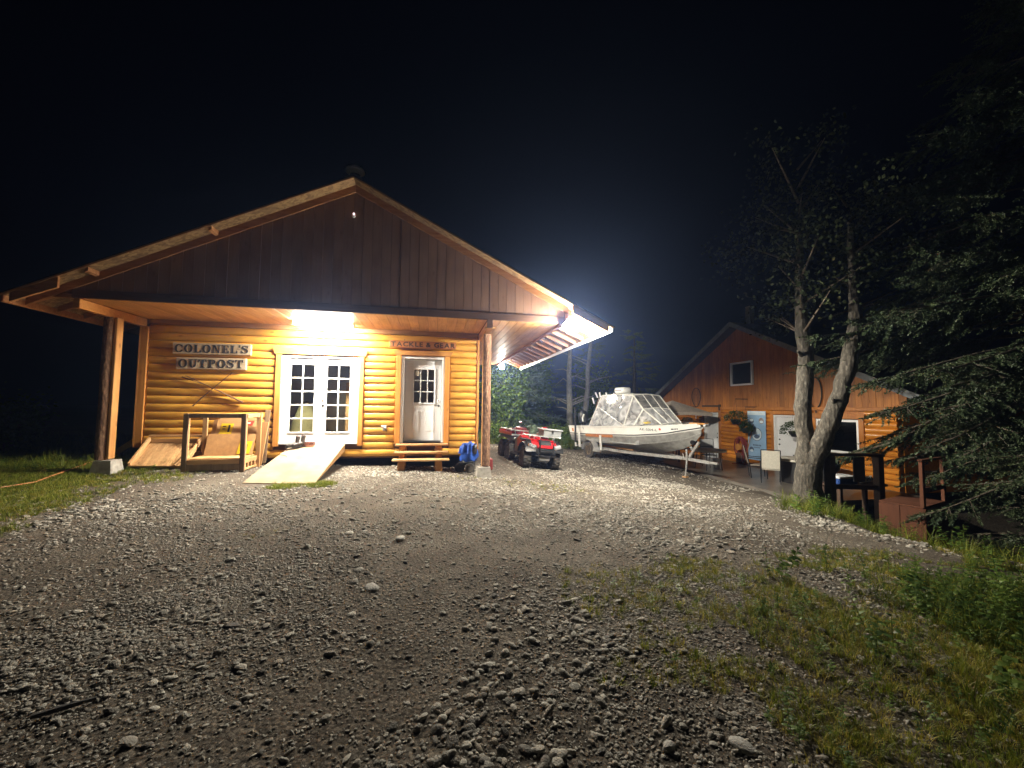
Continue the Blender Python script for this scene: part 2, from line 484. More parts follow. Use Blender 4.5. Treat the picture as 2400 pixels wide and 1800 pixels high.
def osb():
    m, nt, b = newmat('strand_board')
    co, oi, raw = objcoord(nt, (9, 14, 9))
    vo = N(nt, 'ShaderNodeTexVoronoi'); vo.inputs['Scale'].default_value = 1.5; nt.links.new(co, vo.inputs['Vector'])
    n1 = N(nt, 'ShaderNodeTexNoise'); n1.inputs['Scale'].default_value = 2; n1.inputs['Detail'].default_value = 6; nt.links.new(co, n1.inputs['Vector'])
    c = ramp(nt, vo.outputs['Color'], [(.2, (.20, .11, .045)), (.8, (.40, .25, .11))])
    c = mixc(nt, c, ramp(nt, n1.outputs[0], [(.3, (.5, .45, .4)), (.6, (1, 1, 1))]), .7, 'MULTIPLY')
    nt.links.new(c, b.inputs['Base Color']); b.inputs['Roughness'].default_value = .75
    bump(nt, b, n1.outputs[0], .004)
    return m
M['osb'] = osb()
M['roofing'] = plain('roof_metal', (.05, .045, .045), .5, .4, .2, 6)

# ------------------------------------------------------------------ ground
EDGE = [(8.6, 12.0), (8.2, 9.5), (7.75, 7.6), (7.2, 6.6), (6.45, 5.1), (6.6, 4.3), (7.1, 3.4), (7.7, 2.0), (8.2, 0), (8.6, -6)]
CP = np.array([(0, 0, 0), (-3, 0, 0), (3, 0, -.04), (0, 5, 0), (-3, 8.1, 0), (-2.2, 8, 0), (-.5, 9.5, -.02), (1.15, 9.1, -.15), (-6.1, 9.1, .09), (-5, 9.1, .11), (-6.3, 9.5, .17),
 (-8, 8, .12), (-5.5, 6, .06), (-10, 5, .1), (2.4, 11, -.19), (3.4, 10.8, -.30), (2.3, 13.4, -.15), (6.2, 15.2, -.56), (7.4, 10.9, -.76), (7.65, 7.0, -.5), (6.4, 4.8, -.38), (6.9, 3.5, -.36), (4, 5, -.2),
 (9.2, 8.6, -.76), (12, 9, -.78), (12, 18, -.8), (10, 14, -.79), (0, 22, -.2), (-10, 22, .3), (18, 30, -.8), (-14, 12, .2), (4, 24, -.4), (9, 24, -.6), (3, 2.5, -.08), (5.5, 2, -.25), (-1, 17, .0), (-4, 13, .1)], float)
def _tps(r2): return .5 * r2 * np.log(r2 + 1e-9)
_d = ((CP[:, None, :2] - CP[None, :, :2]) ** 2).sum(-1)
_n = len(CP)
_A = np.zeros((_n + 3, _n + 3)); _A[:_n, :_n] = _tps(_d) + np.eye(_n) * .35
_A[:_n, _n] = 1; _A[:_n, _n + 1:] = CP[:, :2]; _A[_n, :_n] = 1; _A[_n + 1:, :_n] = CP[:, :2].T
_w = np.linalg.solve(_A, np.concatenate([CP[:, 2], np.zeros(3)]))
ED = np.array(EDGE)
def edge_dist(x, y):
    """signed distance to the bank's edge, positive on the low side (right)"""
    best = np.full(x.shape, 1e9); sgn = np.ones(x.shape)
    for (a, b) in zip(ED[:-1], ED[1:]):
        d = b - a; L2 = (d ** 2).sum()
        t = np.clip(((x - a[0]) * d[0] + (y - a[1]) * d[1]) / L2, 0, 1)
        dx = x - (a[0] + t * d[0]); dy = y - (a[1] + t * d[1])
        dd = dx * dx + dy * dy
        s = np.sign(d[0] * dy - d[1] * dx)
        m = dd < best
        best = np.where(m, dd, best); sgn = np.where(m, s, sgn)
    return np.sqrt(best) * sgn
def ss(a, b, t):
    t = np.clip((t - a) / (b - a), 0, 1); return t * t * (3 - 2 * t)
def ground_z(x, y, fine=True):
    x = np.atleast_1d(np.asarray(x, float)); y = np.atleast_1d(np.asarray(y, float))
    xc = np.clip(x, -16, 20); yc = np.clip(y, -4, 32)
    z = _w[_n] + _w[_n + 1] * xc + _w[_n + 2] * yc
    for i in range(_n):
        z = z + _w[i] * _tps((xc - CP[i, 0]) ** 2 + (yc - CP[i, 1]) ** 2)
    e = edge_dist(x, y)
    drop = ss(.05, 2.2, e) * 1.15 * ss(9.8, 7.6, y)
    z = z - drop
    if fine:
        z = z + (fbm(x * 1.3, y * 1.3, 3) - .44) * .045 + (vnoise(x * 6, y * 6) - .5) * .012
    return z
def gz(x, y): return float(ground_z(x, y, True)[0])
def axis(lo, hi, n0, n1, step):
    near = np.arange(n0, n1 + 1e-6, step)
    a = n0 - np.geomspace(step, n0 - lo, 26)[::-1]; b = n1 + np.geomspace(step, hi - n1, 26)
    return np.concatenate([a, near, b])
gx = axis(-140, 160, -10, 13, .09); gy = axis(-60, 240, -.5, 18, .09)
X, Y = np.meshgrid(gx, gy, indexing='ij')
Z = ground_z(X.ravel(), Y.ravel()).reshape(X.shape)
nx, ny = X.shape
idx = np.arange(nx * ny).reshape(nx, ny)
F = np.stack([idx[:-1, :-1].ravel(), idx[1:, :-1].ravel(), idx[1:, 1:].ravel(), idx[:-1, 1:].ravel()], 1)

def poly_mask(x, y, poly):
    inside = np.zeros(x.shape, bool)
    n = len(poly)
    for i in range(n):
        (x1, y1), (x2, y2) = poly[i], poly[(i + 1) % n]
        c = ((y1 > y) != (y2 > y)) & (x < (x2 - x1) * (y - y1) / (y2 - y1 + 1e-12) + x1)
        inside ^= c
    return inside
G_LEFT = [(-4.7, 5.0), (-5.0, 5.9), (-5.25, 6.9), (-5.6, 8.3), (-5.6, 9.6), (-6.2, 9.9), (-6.2, 40), (-60, 40), (-60, -10), (-6, -10), (-4.9, 3)]
G_RIGHT = [(6.3, 2.9), (5.4, 3.4), (4.5, 3.5), (3.4, 2.85), (2.5, 2.4), (1.8, 1.95), (1.3, 1.45), (.9, .5), (1, -6), (60, -6), (60, 2.0), (7.6, 2.2), (7.0, 3.0)]
def soft(poly, x, y, r=.35, k=7):
    """how far inside the polygon, with a ragged edge"""
    s = np.zeros(x.shape)
    for i in range(k):
        a = 2 * PI * i / k
        s += poly_mask(x + r * math.cos(a), y + r * math.sin(a), poly)
    return s / k
def grass_amount(x, y):
    n = fbm(x * 1.7 + 3, y * 1.7, 3)
    a = np.clip(soft(G_LEFT, x, y, .5) * 1.5 - (n < .42) * .5, 0, 1)
    b = np.clip(soft(G_RIGHT, x, y, .7) * 1.35 - (n < .40) * .55, 0, 1)
    g = np.maximum(a, b)
    for (px, py, r, s) in ((2.46, 3.4, .42, .55), (2.5, 8.0, .7, .45), (1.6, 8.45, .5, .4), (-1.98, 7.86, .25, 1), (-2.6, 7.8, .3, .5), (1.6, 3.0, .6, .3), (-5, 8.6, .6, .5), (.6, 8.9, .5, .25), (7.3, 6.2, .8, .9), (6.9, 4.0, .5, .35), (-1.8, 4.9, .25, .25)):
        g = np.maximum(g, s * np.clip(1.25 - np.hypot(x - px, y - py) / r, 0, 1))
    e = edge_dist(x, y)
    g = np.maximum(g, ss(.15, .8, e) * (y < 8.2) * .95)
    under = (x > -6.1) & (x < 1.1) & (y > 10)
    far = (y > 17.8) & ~under
    g = np.maximum(g, far * ss(17.8, 19, y) * .9)
    patio = (x > 8.9) & (y > 7.6) & (y < 20)
    return np.where(under | patio, 0, g)
ga = grass_amount(X.ravel(), Y.ravel())

def ground_mat():
    m, nt, b = newmat('yard_dirt')
    at = N(nt, 'ShaderNodeAttribute', attribute_name='grassy')
    tc = N(nt, 'ShaderNodeTexCoord')
    n1 = N(nt, 'ShaderNodeTexNoise'); n1.inputs['Scale'].default_value = 1.1; n1.inputs['Detail'].default_value = 10; n1.inputs['Roughness'].default_value = .65
    n2 = N(nt, 'ShaderNodeTexNoise'); n2.inputs['Scale'].default_value = 70; n2.inputs['Detail'].default_value = 6; n2.inputs['Roughness'].default_value = .75
    vo = N(nt, 'ShaderNodeTexVoronoi'); vo.inputs['Scale'].default_value = 85
    vo2 = N(nt, 'ShaderNodeTexVoronoi'); vo2.inputs['Scale'].default_value = 38
    for q in (n1, n2, vo, vo2): nt.links.new(tc.outputs['Object'], q.inputs['Vector'])
    c = ramp(nt, n1.outputs[0], [(.3, (.070, .058, .046)), (.5, (.108, .093, .075)), (.72, (.160, .142, .116))])
    g = ramp(nt, vo.outputs['Color'], [(.2, (.6, .58, .56)), (.55, (.95, .95, .93)), (.88, (2.3, 2.25, 2.15))])
    c = mixc(nt, c, g, .75, 'MULTIPLY')
    g2 = ramp(nt, n2.outputs[0], [(.35, (.55, .55, .55)), (.65, (1.3, 1.3, 1.3))])
    c = mixc(nt, c, g2, .6, 'MULTIPLY')
    soil = ramp(nt, n1.outputs[0], [(.3, (.045, .040, .018)), (.7, (.10, .085, .035))])
    c = mixc(nt, c, soil, at.outputs['Fac'])
    nt.links.new(c, b.inputs['Base Color']); b.inputs['Roughness'].default_value = .95; b.inputs['Specular IOR Level'].default_value = .15
    ad = N(nt, 'ShaderNodeMath', operation='SUBTRACT'); nt.links.new(n2.outputs[0], ad.inputs[0]); nt.links.new(vo2.outputs['Distance'], ad.inputs[1])
    bump(nt, b, ad.outputs[0], .010, .9)
    return m
ground = np_mesh('ground', np.stack([X.ravel(), Y.ravel(), Z.ravel()], 1), F, ground_mat(), smooth=True)
ground['kind'] = 'structure'
at = ground.data.attributes.new('grassy', 'FLOAT', 'POINT'); at.data.foreach_set('value', ga.astype(np.float32))

# ------------------------------------------------------------------ scatter (uncountable ground cover)
def scatter(name, pts, rots, scl, idx, sources, label=None):
    me = bpy.data.meshes.new(name)
    me.vertices.add(len(pts)); me.vertices.foreach_set('co', np.asarray(pts, np.float32).ravel())
    for nm, ar in (('rot', rots), ('scl', scl)):
        a = me.attributes.new(nm, 'FLOAT_VECTOR', 'POINT'); a.data.foreach_set('vector', np.asarray(ar, np.float32).ravel())
    a = me.attributes.new('pick', 'INT', 'POINT'); a.data.foreach_set('value', np.asarray(idx, np.int32))
    o = bpy.data.objects.new(name, me); COL.objects.link(o)
    c = bpy.data.collections.new(name + '_kit')
    for s in sources: c.objects.link(s)
    ng = bpy.data.node_groups.new(name, 'GeometryNodeTree')
    ng.interface.new_socket('Geometry', in_out='INPUT', socket_type='NodeSocketGeometry')
    ng.interface.new_socket('Geometry', in_out='OUTPUT', socket_type='NodeSocketGeometry')
    gi = ng.nodes.new('NodeGroupInput'); go = ng.nodes.new('NodeGroupOutput')
    ip = ng.nodes.new('GeometryNodeInstanceOnPoints'); ci = ng.nodes.new('GeometryNodeCollectionInfo')
    ci.inputs['Collection'].default_value = c; ci.inputs['Separate Children'].default_value = True; ci.inputs['Reset Children'].default_value = True
    def attr(nm, t):
        n = ng.nodes.new('GeometryNodeInputNamedAttribute'); n.data_type = t; n.inputs['Name'].default_value = nm
        return n.outputs['Attribute']
    L = ng.links.new
    L(gi.outputs[0], ip.inputs['Points']); L(ci.outputs[0], ip.inputs['Instance'])
    ip.inputs['Pick Instance'].default_value = True
    L(attr('pick', 'INT'), ip.inputs['Instance Index'])
    L(attr('rot', 'FLOAT_VECTOR'), ip.inputs['Rotation']); L(attr('scl', 'FLOAT_VECTOR'), ip.inputs['Scale'])
    L(ip.outputs[0], go.inputs[0])
    md = o.modifiers.new('scatter', 'NODES'); md.node_group = ng
    o['kind'] = 'stuff'
    if label: o['label'] = label
    return o
def loose(mb, name, m, smooth=True):
    o = mb.build(name, m, smooth=smooth); COL.objects.unlink(o); return o

def stone_mat():
    m, nt, b = newmat('river_stone')
    oi = N(nt, 'ShaderNodeObjectInfo'); tc = N(nt, 'ShaderNodeTexCoord')
    c = ramp(nt, oi.outputs['Random'], [(0, (.12, .112, .098)), (.15, (.23, .215, .186)), (.55, (.37, .35, .306)), (.88, (.49, .468, .415)), (1, (.33, .28, .22))])
    n1 = N(nt, 'ShaderNodeTexNoise'); n1.inputs['Scale'].default_value = 3.2; n1.inputs['Detail'].default_value = 7
    nt.links.new(tc.outputs['Object'], n1.inputs['Vector'])
    c = mixc(nt, c, ramp(nt, n1.outputs[0], [(.3, (.62, .6, .57)), (.68, (1.12, 1.12, 1.1))]), .8, 'MULTIPLY')
    nt.links.new(c, b.inputs['Base Color']); b.inputs['Roughness'].default_value = .8; b.inputs['Specular IOR Level'].default_value = .25
    bump(nt, b, n1.outputs[0], .05, .4)
    return m
M['stone'] = stone_mat()
def stone_mb(i, sub=1):
    import bmesh
    bm = bmesh.new(); bmesh.ops.create_icosphere(bm, subdivisions=sub + 1, radius=1)
    r = random.Random(100 + i)
    ph = [r.uniform(0, 6) for _ in range(6)]
    mb = MB()
    vs = []
    for v in bm.verts:
        p = v.co.copy()
        k = 1 + .16 * math.sin(2.1 * p.x + ph[0]) + .14 * math.sin(2.6 * p.y + ph[1]) + .12 * math.sin(3.1 * p.z + ph[2]) + .07 * math.sin(5 * p.x + 4 * p.y + ph[3])
        p *= k
        p.z = p.z if p.z > -.5 else -.5
        vs.append((p.x * (1 + .35 * (i % 3) / 2), p.y, p.z * (.50 + .12 * (i % 4) / 3)))
    fs = [[v.index for v in f.verts] for f in bm.faces]
    bm.free()
    return mb.add(vs, fs)
stones = [loose(stone_mb(i, 1), 'stone_kit', M['stone']) for i in range(7)]
def gravel(n, x0, x1, y0, y1, smin, smax, power, dens):
    x = rng.uniform(x0, x1, n); y = rng.uniform(y0, y1, n)
    d = dens(x, y)
    k = rng.random(n) < d
    x, y = x[k], y[k]
    s = smin + (smax - smin) * rng.random(len(x)) ** power
    return x, y, s
def yard(x, y):
    g = grass_amount(x, y)
    e = edge_dist(x, y)
    ok = (e < .12) | (y > 9.5)
    house = (x > -6.2) & (x < 1.2) & (y > 10.1)
    ramp_ = (x > -3.45) & (x < -2.0) & (y > 7.9) & (y < 10)
    patio = (x > 8.9) & (y > 7.8)
    mud = np.exp(-(((x - 1.9) / .55) ** 2 + ((y - 10.2) / 1.6) ** 2)) + np.exp(-(((x - 4.6) / 1.4) ** 2 + ((y - 11.5) / 2.5) ** 2)) * .75
    n = fbm(x * .8 + 9, y * .8 + 2, 3)
    rut = .5 + .5 * np.sin((x * .92 - y * .36) * 2.1 + 1.5 * vnoise(x * .5, y * .5))
    c = np.clip((n - .20) * 2.6, .24, 1) * (.78 + .22 * rut)
    c = c * (1 - .88 * np.exp(-((e + .85) / .6) ** 2) * (y > 3.2))
    return np.where(ok & ~house & ~ramp_ & ~patio, c * (1 - .80 * g) * np.clip(1 - mud, .05, 1), 0)
xs, ys, sz = [], [], []
for args in ((42000, -2.4, 3.2, 1.0, 3.6, .0035, .0095, 1.5), (28000, -4, 5, 2.6, 6, .006, .013, 1.5), (32000, -6.5, 7, 4.6, 11.0, .009, .021, 1.5), (9000, 2.2, 9, 9, 17, .014, .03, 1.2), (16000, 3.4, 8.4, 1.2, 6.4, .007, .021, 1.6),
             (9000, -3.0, 4.2, 1.0, 4.6, .0075, .017, 1.9), (6000, -7, 8, 3.6, 11, .012, .028, 2.4), (260, -3.2, 3.2, 1.1, 4.6, .018, .028, 2.0), (330, -6, 7, 4, 10, .03, .046, 2.0)):
    x, y, s = gravel(*args, yard)
    xs.append(x); ys.append(y); sz.append(s)
# heaps of cobbles swept together in front of the camera
for (px, py, r, n) in ((.30, 1.95, .60, 170), (.75, 2.9, .6, 190), (1.05, 2.35, .5, 110), (-1.5, 2.75, 1.0, 220), (.15, 1.75, .4, 60), (3.1, 4.3, 1.1, 260), (1.2, 6.6, 1.6, 420), (-2.2, 6.9, 1.5, 300), (4.6, 6.5, 1.4, 260), (6.2, 5.4, .6, 150), (6.6, 4.2, .6, 130), (-4.3, 6.4, .9, 260), (-1.0, 8.9, .5, 160), (.1, 9.9, .4, 60)):
    x = px + rng.normal(0, r * .55, n); y = py + rng.normal(0, r * .4, n)
    k = rng.random(n) < np.clip(yard(x, y) * 3, 0, 1)
    xs.append(x[k]); ys.append(y[k]); sz.append((.008 + .021 * rng.random(k.sum()) ** 1.5) * (1 if py < 4 else 1.3))
x = np.concatenate(xs); y = np.concatenate(ys); s = np.concatenate(sz)
z = ground_z(x, y) + s * .16
n = len(x)
rt = np.stack([rng.normal(0, .22, n), rng.normal(0, .22, n), rng.uniform(0, 6.28, n)], 1)
sc = np.stack([s * rng.uniform(.85, 1.25, n), s * rng.uniform(.75, 1.05, n), s * rng.uniform(.7, 1.05, n)], 1)
scatter('gravel', np.stack([x, y, z], 1), rt, sc, rng.integers(0, 7, n), stones, 'grey river gravel spread over the yard')

# grass blades
def tuft(seed, nb, h, spread, w, droop=.5):
    r = random.Random(seed); mb = MB()
    for _ in range(nb):
        a = r.uniform(0, 2 * PI); d = r.uniform(0, spread)
        hh = h * r.uniform(.55, 1.1); lean = r.uniform(.15, .9) * droop
        bx, by = d * math.cos(a), d * math.sin(a)
        b2 = a + r.uniform(-.8, .8)
        dx, dy = math.cos(b2), math.sin(b2)
        px, py = -dy * w / 2, dx * w / 2
        pts = []
        for t in (0, .5, .85, 1):
            l = lean * hh * t * t
            pts.append((bx + dx * l, by + dy * l, hh * t * (1 - .35 * lean * t), 1 - .8 * t))
        vs = []
        for (qx, qy, qz, k) in pts:
            vs += [(qx - px * k, qy - py * k, qz), (qx + px * k, qy + py * k, qz)]
        mb.add(vs, [[0, 1, 3, 2], [2, 3, 5, 4], [4, 5, 7, 6]])
    return mb
def weed(seed, nl, h, lw, ll):
    r = random.Random(seed); mb = MB()
    mb.tube([(0, 0, 0), (r.uniform(-.01, .01), r.uniform(-.01, .01), h)], [.0035, .002], 4)
    for i in range(nl):
        t = .15 + .85 * i / nl; a = i * 2.4 + r.uniform(-.4, .4)
        L = ll * (1.15 - .6 * t) * r.uniform(.8, 1.2); w = lw * (1.15 - .5 * t)
        d = Vector((math.cos(a), math.sin(a), 0)); s = Vector((-d.y, d.x, 0)); b = Vector((0, 0, h * t))
        up = r.uniform(.15, .6)
        p = [b, b + d * L * .35 + Vector((0, 0, L * up * .5)), b + d * L * .7 + Vector((0, 0, L * up * .55)), b + d * L + Vector((0, 0, L * up * .3))]
        mb.add([p[0], p[1] + s * w / 2, p[1] - s * w / 2, p[2] + s * w * .42, p[2] - s * w * .42, p[3]], [[0, 2, 1], [1, 2, 4, 3], [3, 4, 5]])
    return mb
gk = [loose(tuft(i, 16, .085, .035, .005, .9), 'grass_kit', M['grass']) for i in range(3)]
gk += [loose(tuft(20 + i, 14, .075, .04, .0045, 1.2), 'grass_kit', M['drygrass']) for i in range(2)]
gk += [loose(tuft(40 + i, 15, .26, .05, .007, 1.0), 'grass_kit', M['grass']) for i in range(2)]
gk += [loose(weed(60 + i, 9, .12, .03, .055), 'weed_kit', M['leaf'], False) for i in range(2)]
gk += [loose(weed(70 + i, 13, .30, .045, .09), 'weed_kit', M['leaf'], False) for i in range(2)]
order = sorted(range(len(gk)), key=lambda i: gk[i].name)   # collection info sorts children by name
rank = {i: order.index(i) for i in range(len(gk))}
P_, R_, S_, I_ = [], [], [], []
def sow(n, x0, x1, y0, y1, kinds, smin, smax, thr=0.05, fn=None):
    x = rng.uniform(x0, x1, n); y = rng.uniform(y0, y1, n)
    g = grass_amount(x, y)
    if fn is not None: g = g * fn(x, y)
    k = rng.random(n) < np.where(g > thr, g, 0)
    x, y = x[k], y[k]; m = len(x)
    P_.append(np.stack([x, y, ground_z(x, y) - .004], 1))
    R_.append(np.stack([rng.normal(0, .18, m), rng.normal(0, .18, m), rng.uniform(0, 6.28, m)], 1))
    s = rng.uniform(smin, smax, m); S_.append(np.stack([s, s, s], 1))
    I_.append(np.array([rank[kinds[q]] for q in rng.integers(0, len(kinds), m)], int).reshape(-1))
sow(24000, .8, 7.5, .9, 4.2, [0, 3, 4, 3, 0, 1], .34, .85)
sow(2600, .8, 7.5, .9, 4.2, [7, 8, 0, 1], .28, .6)
clump = lambda x, y: (fbm(x * 1.5 + 31, y * 1.5 + 7, 2) > .40) * 1.0
sow(2000, 2.4, 8.0, .7, 3.6, [5, 6, 9, 10, 8], .4, .95, fn=lambda x, y: clump(x, y) * ss(2.2, 4.2, x))
sow(160, 1.6, 4, .9, 3.0, [9, 10], .2, .5)
sow(2600, 3.6, 8.4, .7, 3.4, [9, 10, 5, 6, 8], .45, 1.0)
sow(15000, -9, -4.4, 4.6, 10, [0, 1, 2, 3, 0], .5, 1.0)
sow(7000, -14, -5, 9.2, 16, [0, 1, 2, 5, 8], .7, 1.3)
sow(5200, -3, 4, 2.6, 9.2, [0, 3, 4, 2], .4, .8, fn=lambda x, y: (x < 3.2) * 1.0)
sow(2600, -3, -1.6, 7.4, 8.2, [0, 1, 2], .5, .9)
sow(6500, 6.2, 10.5, 1.5, 8.2, [0, 1, 2, 5, 6, 9], .7, 1.3)
sow(9000, 0, 16, 17.6, 25, [5, 6, 9, 10, 5], 1.0, 2.2)
scatter('grass', np.concatenate(P_), np.concatenate(R_), np.concatenate(S_), np.concatenate(I_), gk, 'grass and low weeds growing round the gravel yard')

# ================================================================== the outpost building
B = thing('log_cabin', 'amber log-sided building with a wide gabled porch roof beside the gravel yard', 'building')
YW, YG, ZS = 10.0, 8.3, 3.30            # wall plane, gable plane, ceiling height
RX, RZ, SL = -1.63, 5.92, .4965         # ridge and roof slope
XL, XR = -7.1, 3.85                     # eaves
YF, YB = 8.0, 17.4
def roof_z(x): return RZ - SL * abs(x - RX)

def log_mb(x0, x1, zc, h, seed, bulge=.052):
    r = random.Random(seed)
    mb = MB(); n = 9; seg = max(2, int((x1 - x0) / .5))
    vs, fs = [], []
    ph = r.uniform(0, 6)
    ends = .035
    xsg = [x0, x0 + ends * .4, x0 + ends] + [x0 + ends + (x1 - x0 - 2 * ends) * i / seg for i in range(1, seg)] + [x1 - ends, x1 - ends * .4, x1]
    for i, xx in enumerate(xsg):
        k = 1 + .035 * math.sin(xx * 2.3 + ph) + .02 * math.sin(xx * 5.1 + 2 * ph)
        if i in (0, len(xsg) - 1): e = .62
        elif i in (1, len(xsg) - 2): e = .9
        else: e = 1
        for t in range(n):
            a = -PI / 2 + PI * t / (n - 1)
            vs.append((xx, YW - bulge * k * e * max(0, math.cos(a)) ** .75, zc + h / 2 * math.sin(a) * .99))
    m = len(xsg)
    for i in range(m - 1):
        for t in range(n - 1):
            fs.append([i * n + t, i * n + t + 1, (i + 1) * n + t + 1, (i + 1) * n + t])
    fs.append(list(range(n))); fs.append([(m - 1) * n + t for t in range(n)][::-1])
    return mb.add(vs, fs)
OPEN = [(-3.565, -1.635, .50, 2.70), (-.905, .395, .50, 2.70)]
h = .1735; z = .24; row = 0
while z + h < 3.21:
    zc = z + h / 2
    spans = [(-6.12, 1.07)]
    for (a, b, za, zb) in OPEN:
        if za - .06 < zc < zb:
            new = []
            for (s0, s1) in spans:
                if s1 <= a or s0 >= b: new.append((s0, s1))
                else:
                    if a - s0 > .05: new.append((s0, a))
                    if s1 - b > .05: new.append((b, s1))
            spans = new
    for (s0, s1) in spans:
        log_mb(s0, s1, zc, h, row * 7 + int(s0 * 10)).build('log', M['log'], B, True, 50)
    z += h; row += 1
MB().box(-6.12, 1.07, YW - .05, YW + .02, 3.195, ZS - .002).build('trim_board', M['trim_brown'], B)
# wall core behind the logs, leaving the doorways open
w = MB()
for (x0, x1, z0, z1) in ((-6.1, -3.42, .2, 3.3), (-1.78, -.76, .2, 3.3), (.25, 1.06, .2, 3.3), (-3.42, -1.78, 2.58, 3.3), (-3.42, -1.78, .2, .57), (-.76, .25, 2.66, 3.3), (-.76, .25, .2, .56)):
    w.box(x0, x1, YW + .005, YW + .14, z0, z1, 0)
w.build('wall', M['brown'], B)
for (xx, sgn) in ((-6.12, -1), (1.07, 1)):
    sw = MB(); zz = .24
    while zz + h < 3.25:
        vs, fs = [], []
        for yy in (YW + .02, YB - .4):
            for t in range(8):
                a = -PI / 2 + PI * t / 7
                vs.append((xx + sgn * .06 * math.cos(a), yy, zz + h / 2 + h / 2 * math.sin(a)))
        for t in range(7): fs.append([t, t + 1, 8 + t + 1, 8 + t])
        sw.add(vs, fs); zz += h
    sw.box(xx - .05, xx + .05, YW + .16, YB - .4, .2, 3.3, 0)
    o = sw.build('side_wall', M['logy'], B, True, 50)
MB().box(-6.1, 1.05, YB - .4, YB - .28, .2, 3.3, 0).build('back_wall', M['brown'], B)
MB().box(-6.0, 1.0, YW + .16, YB - .42, .44, .55, 0).build('floor', M['ply'], B)
MB().box(-6.0, 1.0, YW + .16, 12.4, 3.24, 3.29, 0).build('inner_ceiling', M['ply'], B)
MB().box(-6.0, 1.0, 11.7, 11.78, .551, 3.239, 0).build('partition', M['inwall'], B)
# corner boards
MB().box(-6.255, -6.125, YW - .07, YW - .02, .50, 3.13).build('corner_board', M['trim'], B)
MB().box(-6.29, -6.257, YW - .07, YW + .08, .50, 3.13).build('corner_board', M['trim'], B)
MB().box(1.073, 1.125, YW - .075, YW + .0, .3, 3.13).build('corner_board', M['trim'], B)
# porch ceiling, boards running front to back
def boards_y(x0, x1, wd, y0, y1, zz):
    xx = x0
    while xx < x1 - .02:
        e = min(xx + wd, x1)
        MB().box(xx + .003, e - .003, y0, y1, zz, zz + .018, .005).build('ceiling_plank', M['soffit'], B)
        xx += wd
boards_y(-6.18, 1.10, .208, YG + .003, YW - .003, ZS)
boards_y(1.205, 2.70, .19, YG + .003, YB - .1, ZS)
MB().box(-6.2, 2.75, YG + .02, YB - .1, ZS + .022, ZS + .04, 0).build('ceiling_backing', M['brown'], B)
# porch beams
MB().box(-6.30, -6.19, YG - .0, YW - .0, 3.125, ZS - .002, .006).build('beam', M['trimx'], B)
MB().box(1.11, 1.20, YG + .02, YW + 6.8, 3.125, ZS - .002, .006).build('beam', M['trimx'], B)
MB().box(2.705, 2.79, YG + .03, YB - .1, 3.255, ZS + .06, .006).build('beam', M['rafter'], B)
# gable of upright planks
MB().box(-6.30, 2.80, YG - .035, YG - .002, ZS, ZS + .155, .006).build('bottom_board', M['brown'], B)
GX0, GX1 = -6.30, 2.90
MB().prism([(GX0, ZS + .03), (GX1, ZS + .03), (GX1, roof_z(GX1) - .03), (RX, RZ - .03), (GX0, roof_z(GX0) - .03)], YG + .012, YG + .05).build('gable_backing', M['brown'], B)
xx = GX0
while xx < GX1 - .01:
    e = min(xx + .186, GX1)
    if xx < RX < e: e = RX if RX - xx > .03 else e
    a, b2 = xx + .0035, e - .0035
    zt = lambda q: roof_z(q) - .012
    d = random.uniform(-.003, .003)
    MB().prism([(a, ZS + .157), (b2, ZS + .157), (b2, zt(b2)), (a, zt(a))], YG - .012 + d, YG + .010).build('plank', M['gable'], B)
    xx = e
# frieze boards under the roof, plumb cut at the right end
def slope_board(x0, x1, dz0, dz1, y0, y1, name, m):
    p = [(x0, roof_z(x0) - dz0), (x1, roof_z(x1) - dz0), (x1, roof_z(x1) - dz1), (x0, roof_z(x0) - dz1)]
    return MB().prism(p, y0, y1).build(name, m, B)
slope_board(RX + .002, 2.90, .004, .15, YG - .04, YG - .016, 'frieze_board', M['rafter'])
slope_board(-6.95, RX - .002, .004, .15, YG - .04, YG - .016, 'frieze_board', M['rafter'])
MB().box(2.82, 2.905, YG - .045, YG - .01, ZS - .0, roof_z(2.9) - .15, .004).build('end_board', M['rafter'], B)
# roof: decking panels in courses, roofing on top
def deck(x0, x1, y0, y1):
    p = [(x0, roof_z(x0)), (x1, roof_z(x1)), (x1, roof_z(x1) + .02), (x0, roof_z(x0) + .02)]
    return MB().prism(p, y0, y1).build('deck_panel', M['osb'], B)
cuts_l = [RX, -2.9, -4.0, -5.1, -6.2, XL]; cuts_r = [RX, -.5, .6, 1.7, 2.8, XR]
for cu in (cuts_l, cuts_r):
    for a, b2 in zip(cu[:-1], cu[1:]):
        lo, hi = min(a, b2), max(a, b2)
        for (y0, y1) in ((YF, 10.4), (10.405, 12.8), (12.805, 15.2), (15.205, YB)):
            deck(lo + .0015, hi - .0015, y0, y1)
for (a, b2) in ((XL - .03, RX), (RX, XR + .03)):
    p = [(a, roof_z(a) + .022), (b2, roof_z(b2) + .022), (b2, roof_z(b2) + .05), (a, roof_z(a) + .05)]
    MB().prism(p, YF - .02, YB + .02).build('roof', M['roofing'], B)
MB().prism([(RX - .16, RZ - .02), (RX, RZ + .062), (RX + .16, RZ - .02), (RX + .16, RZ - .005), (RX, RZ + .082), (RX - .16, RZ - .005)], YF - .025, YB + .025).build('ridge_cap', M['roofing'], B)
# bright drip edge along both rakes and eaves
def rake_edge(x0, x1):
    p = [(x0, roof_z(x0) - .012), (x1, roof_z(x1) - .012), (x1, roof_z(x1) + .020), (x0, roof_z(x0) + .020)]
    MB().prism(p, YF - .028, YF - .022).build('drip_edge', M['rafter'], B)
rake_edge(XL, RX - .001); rake_edge(RX + .001, XR)
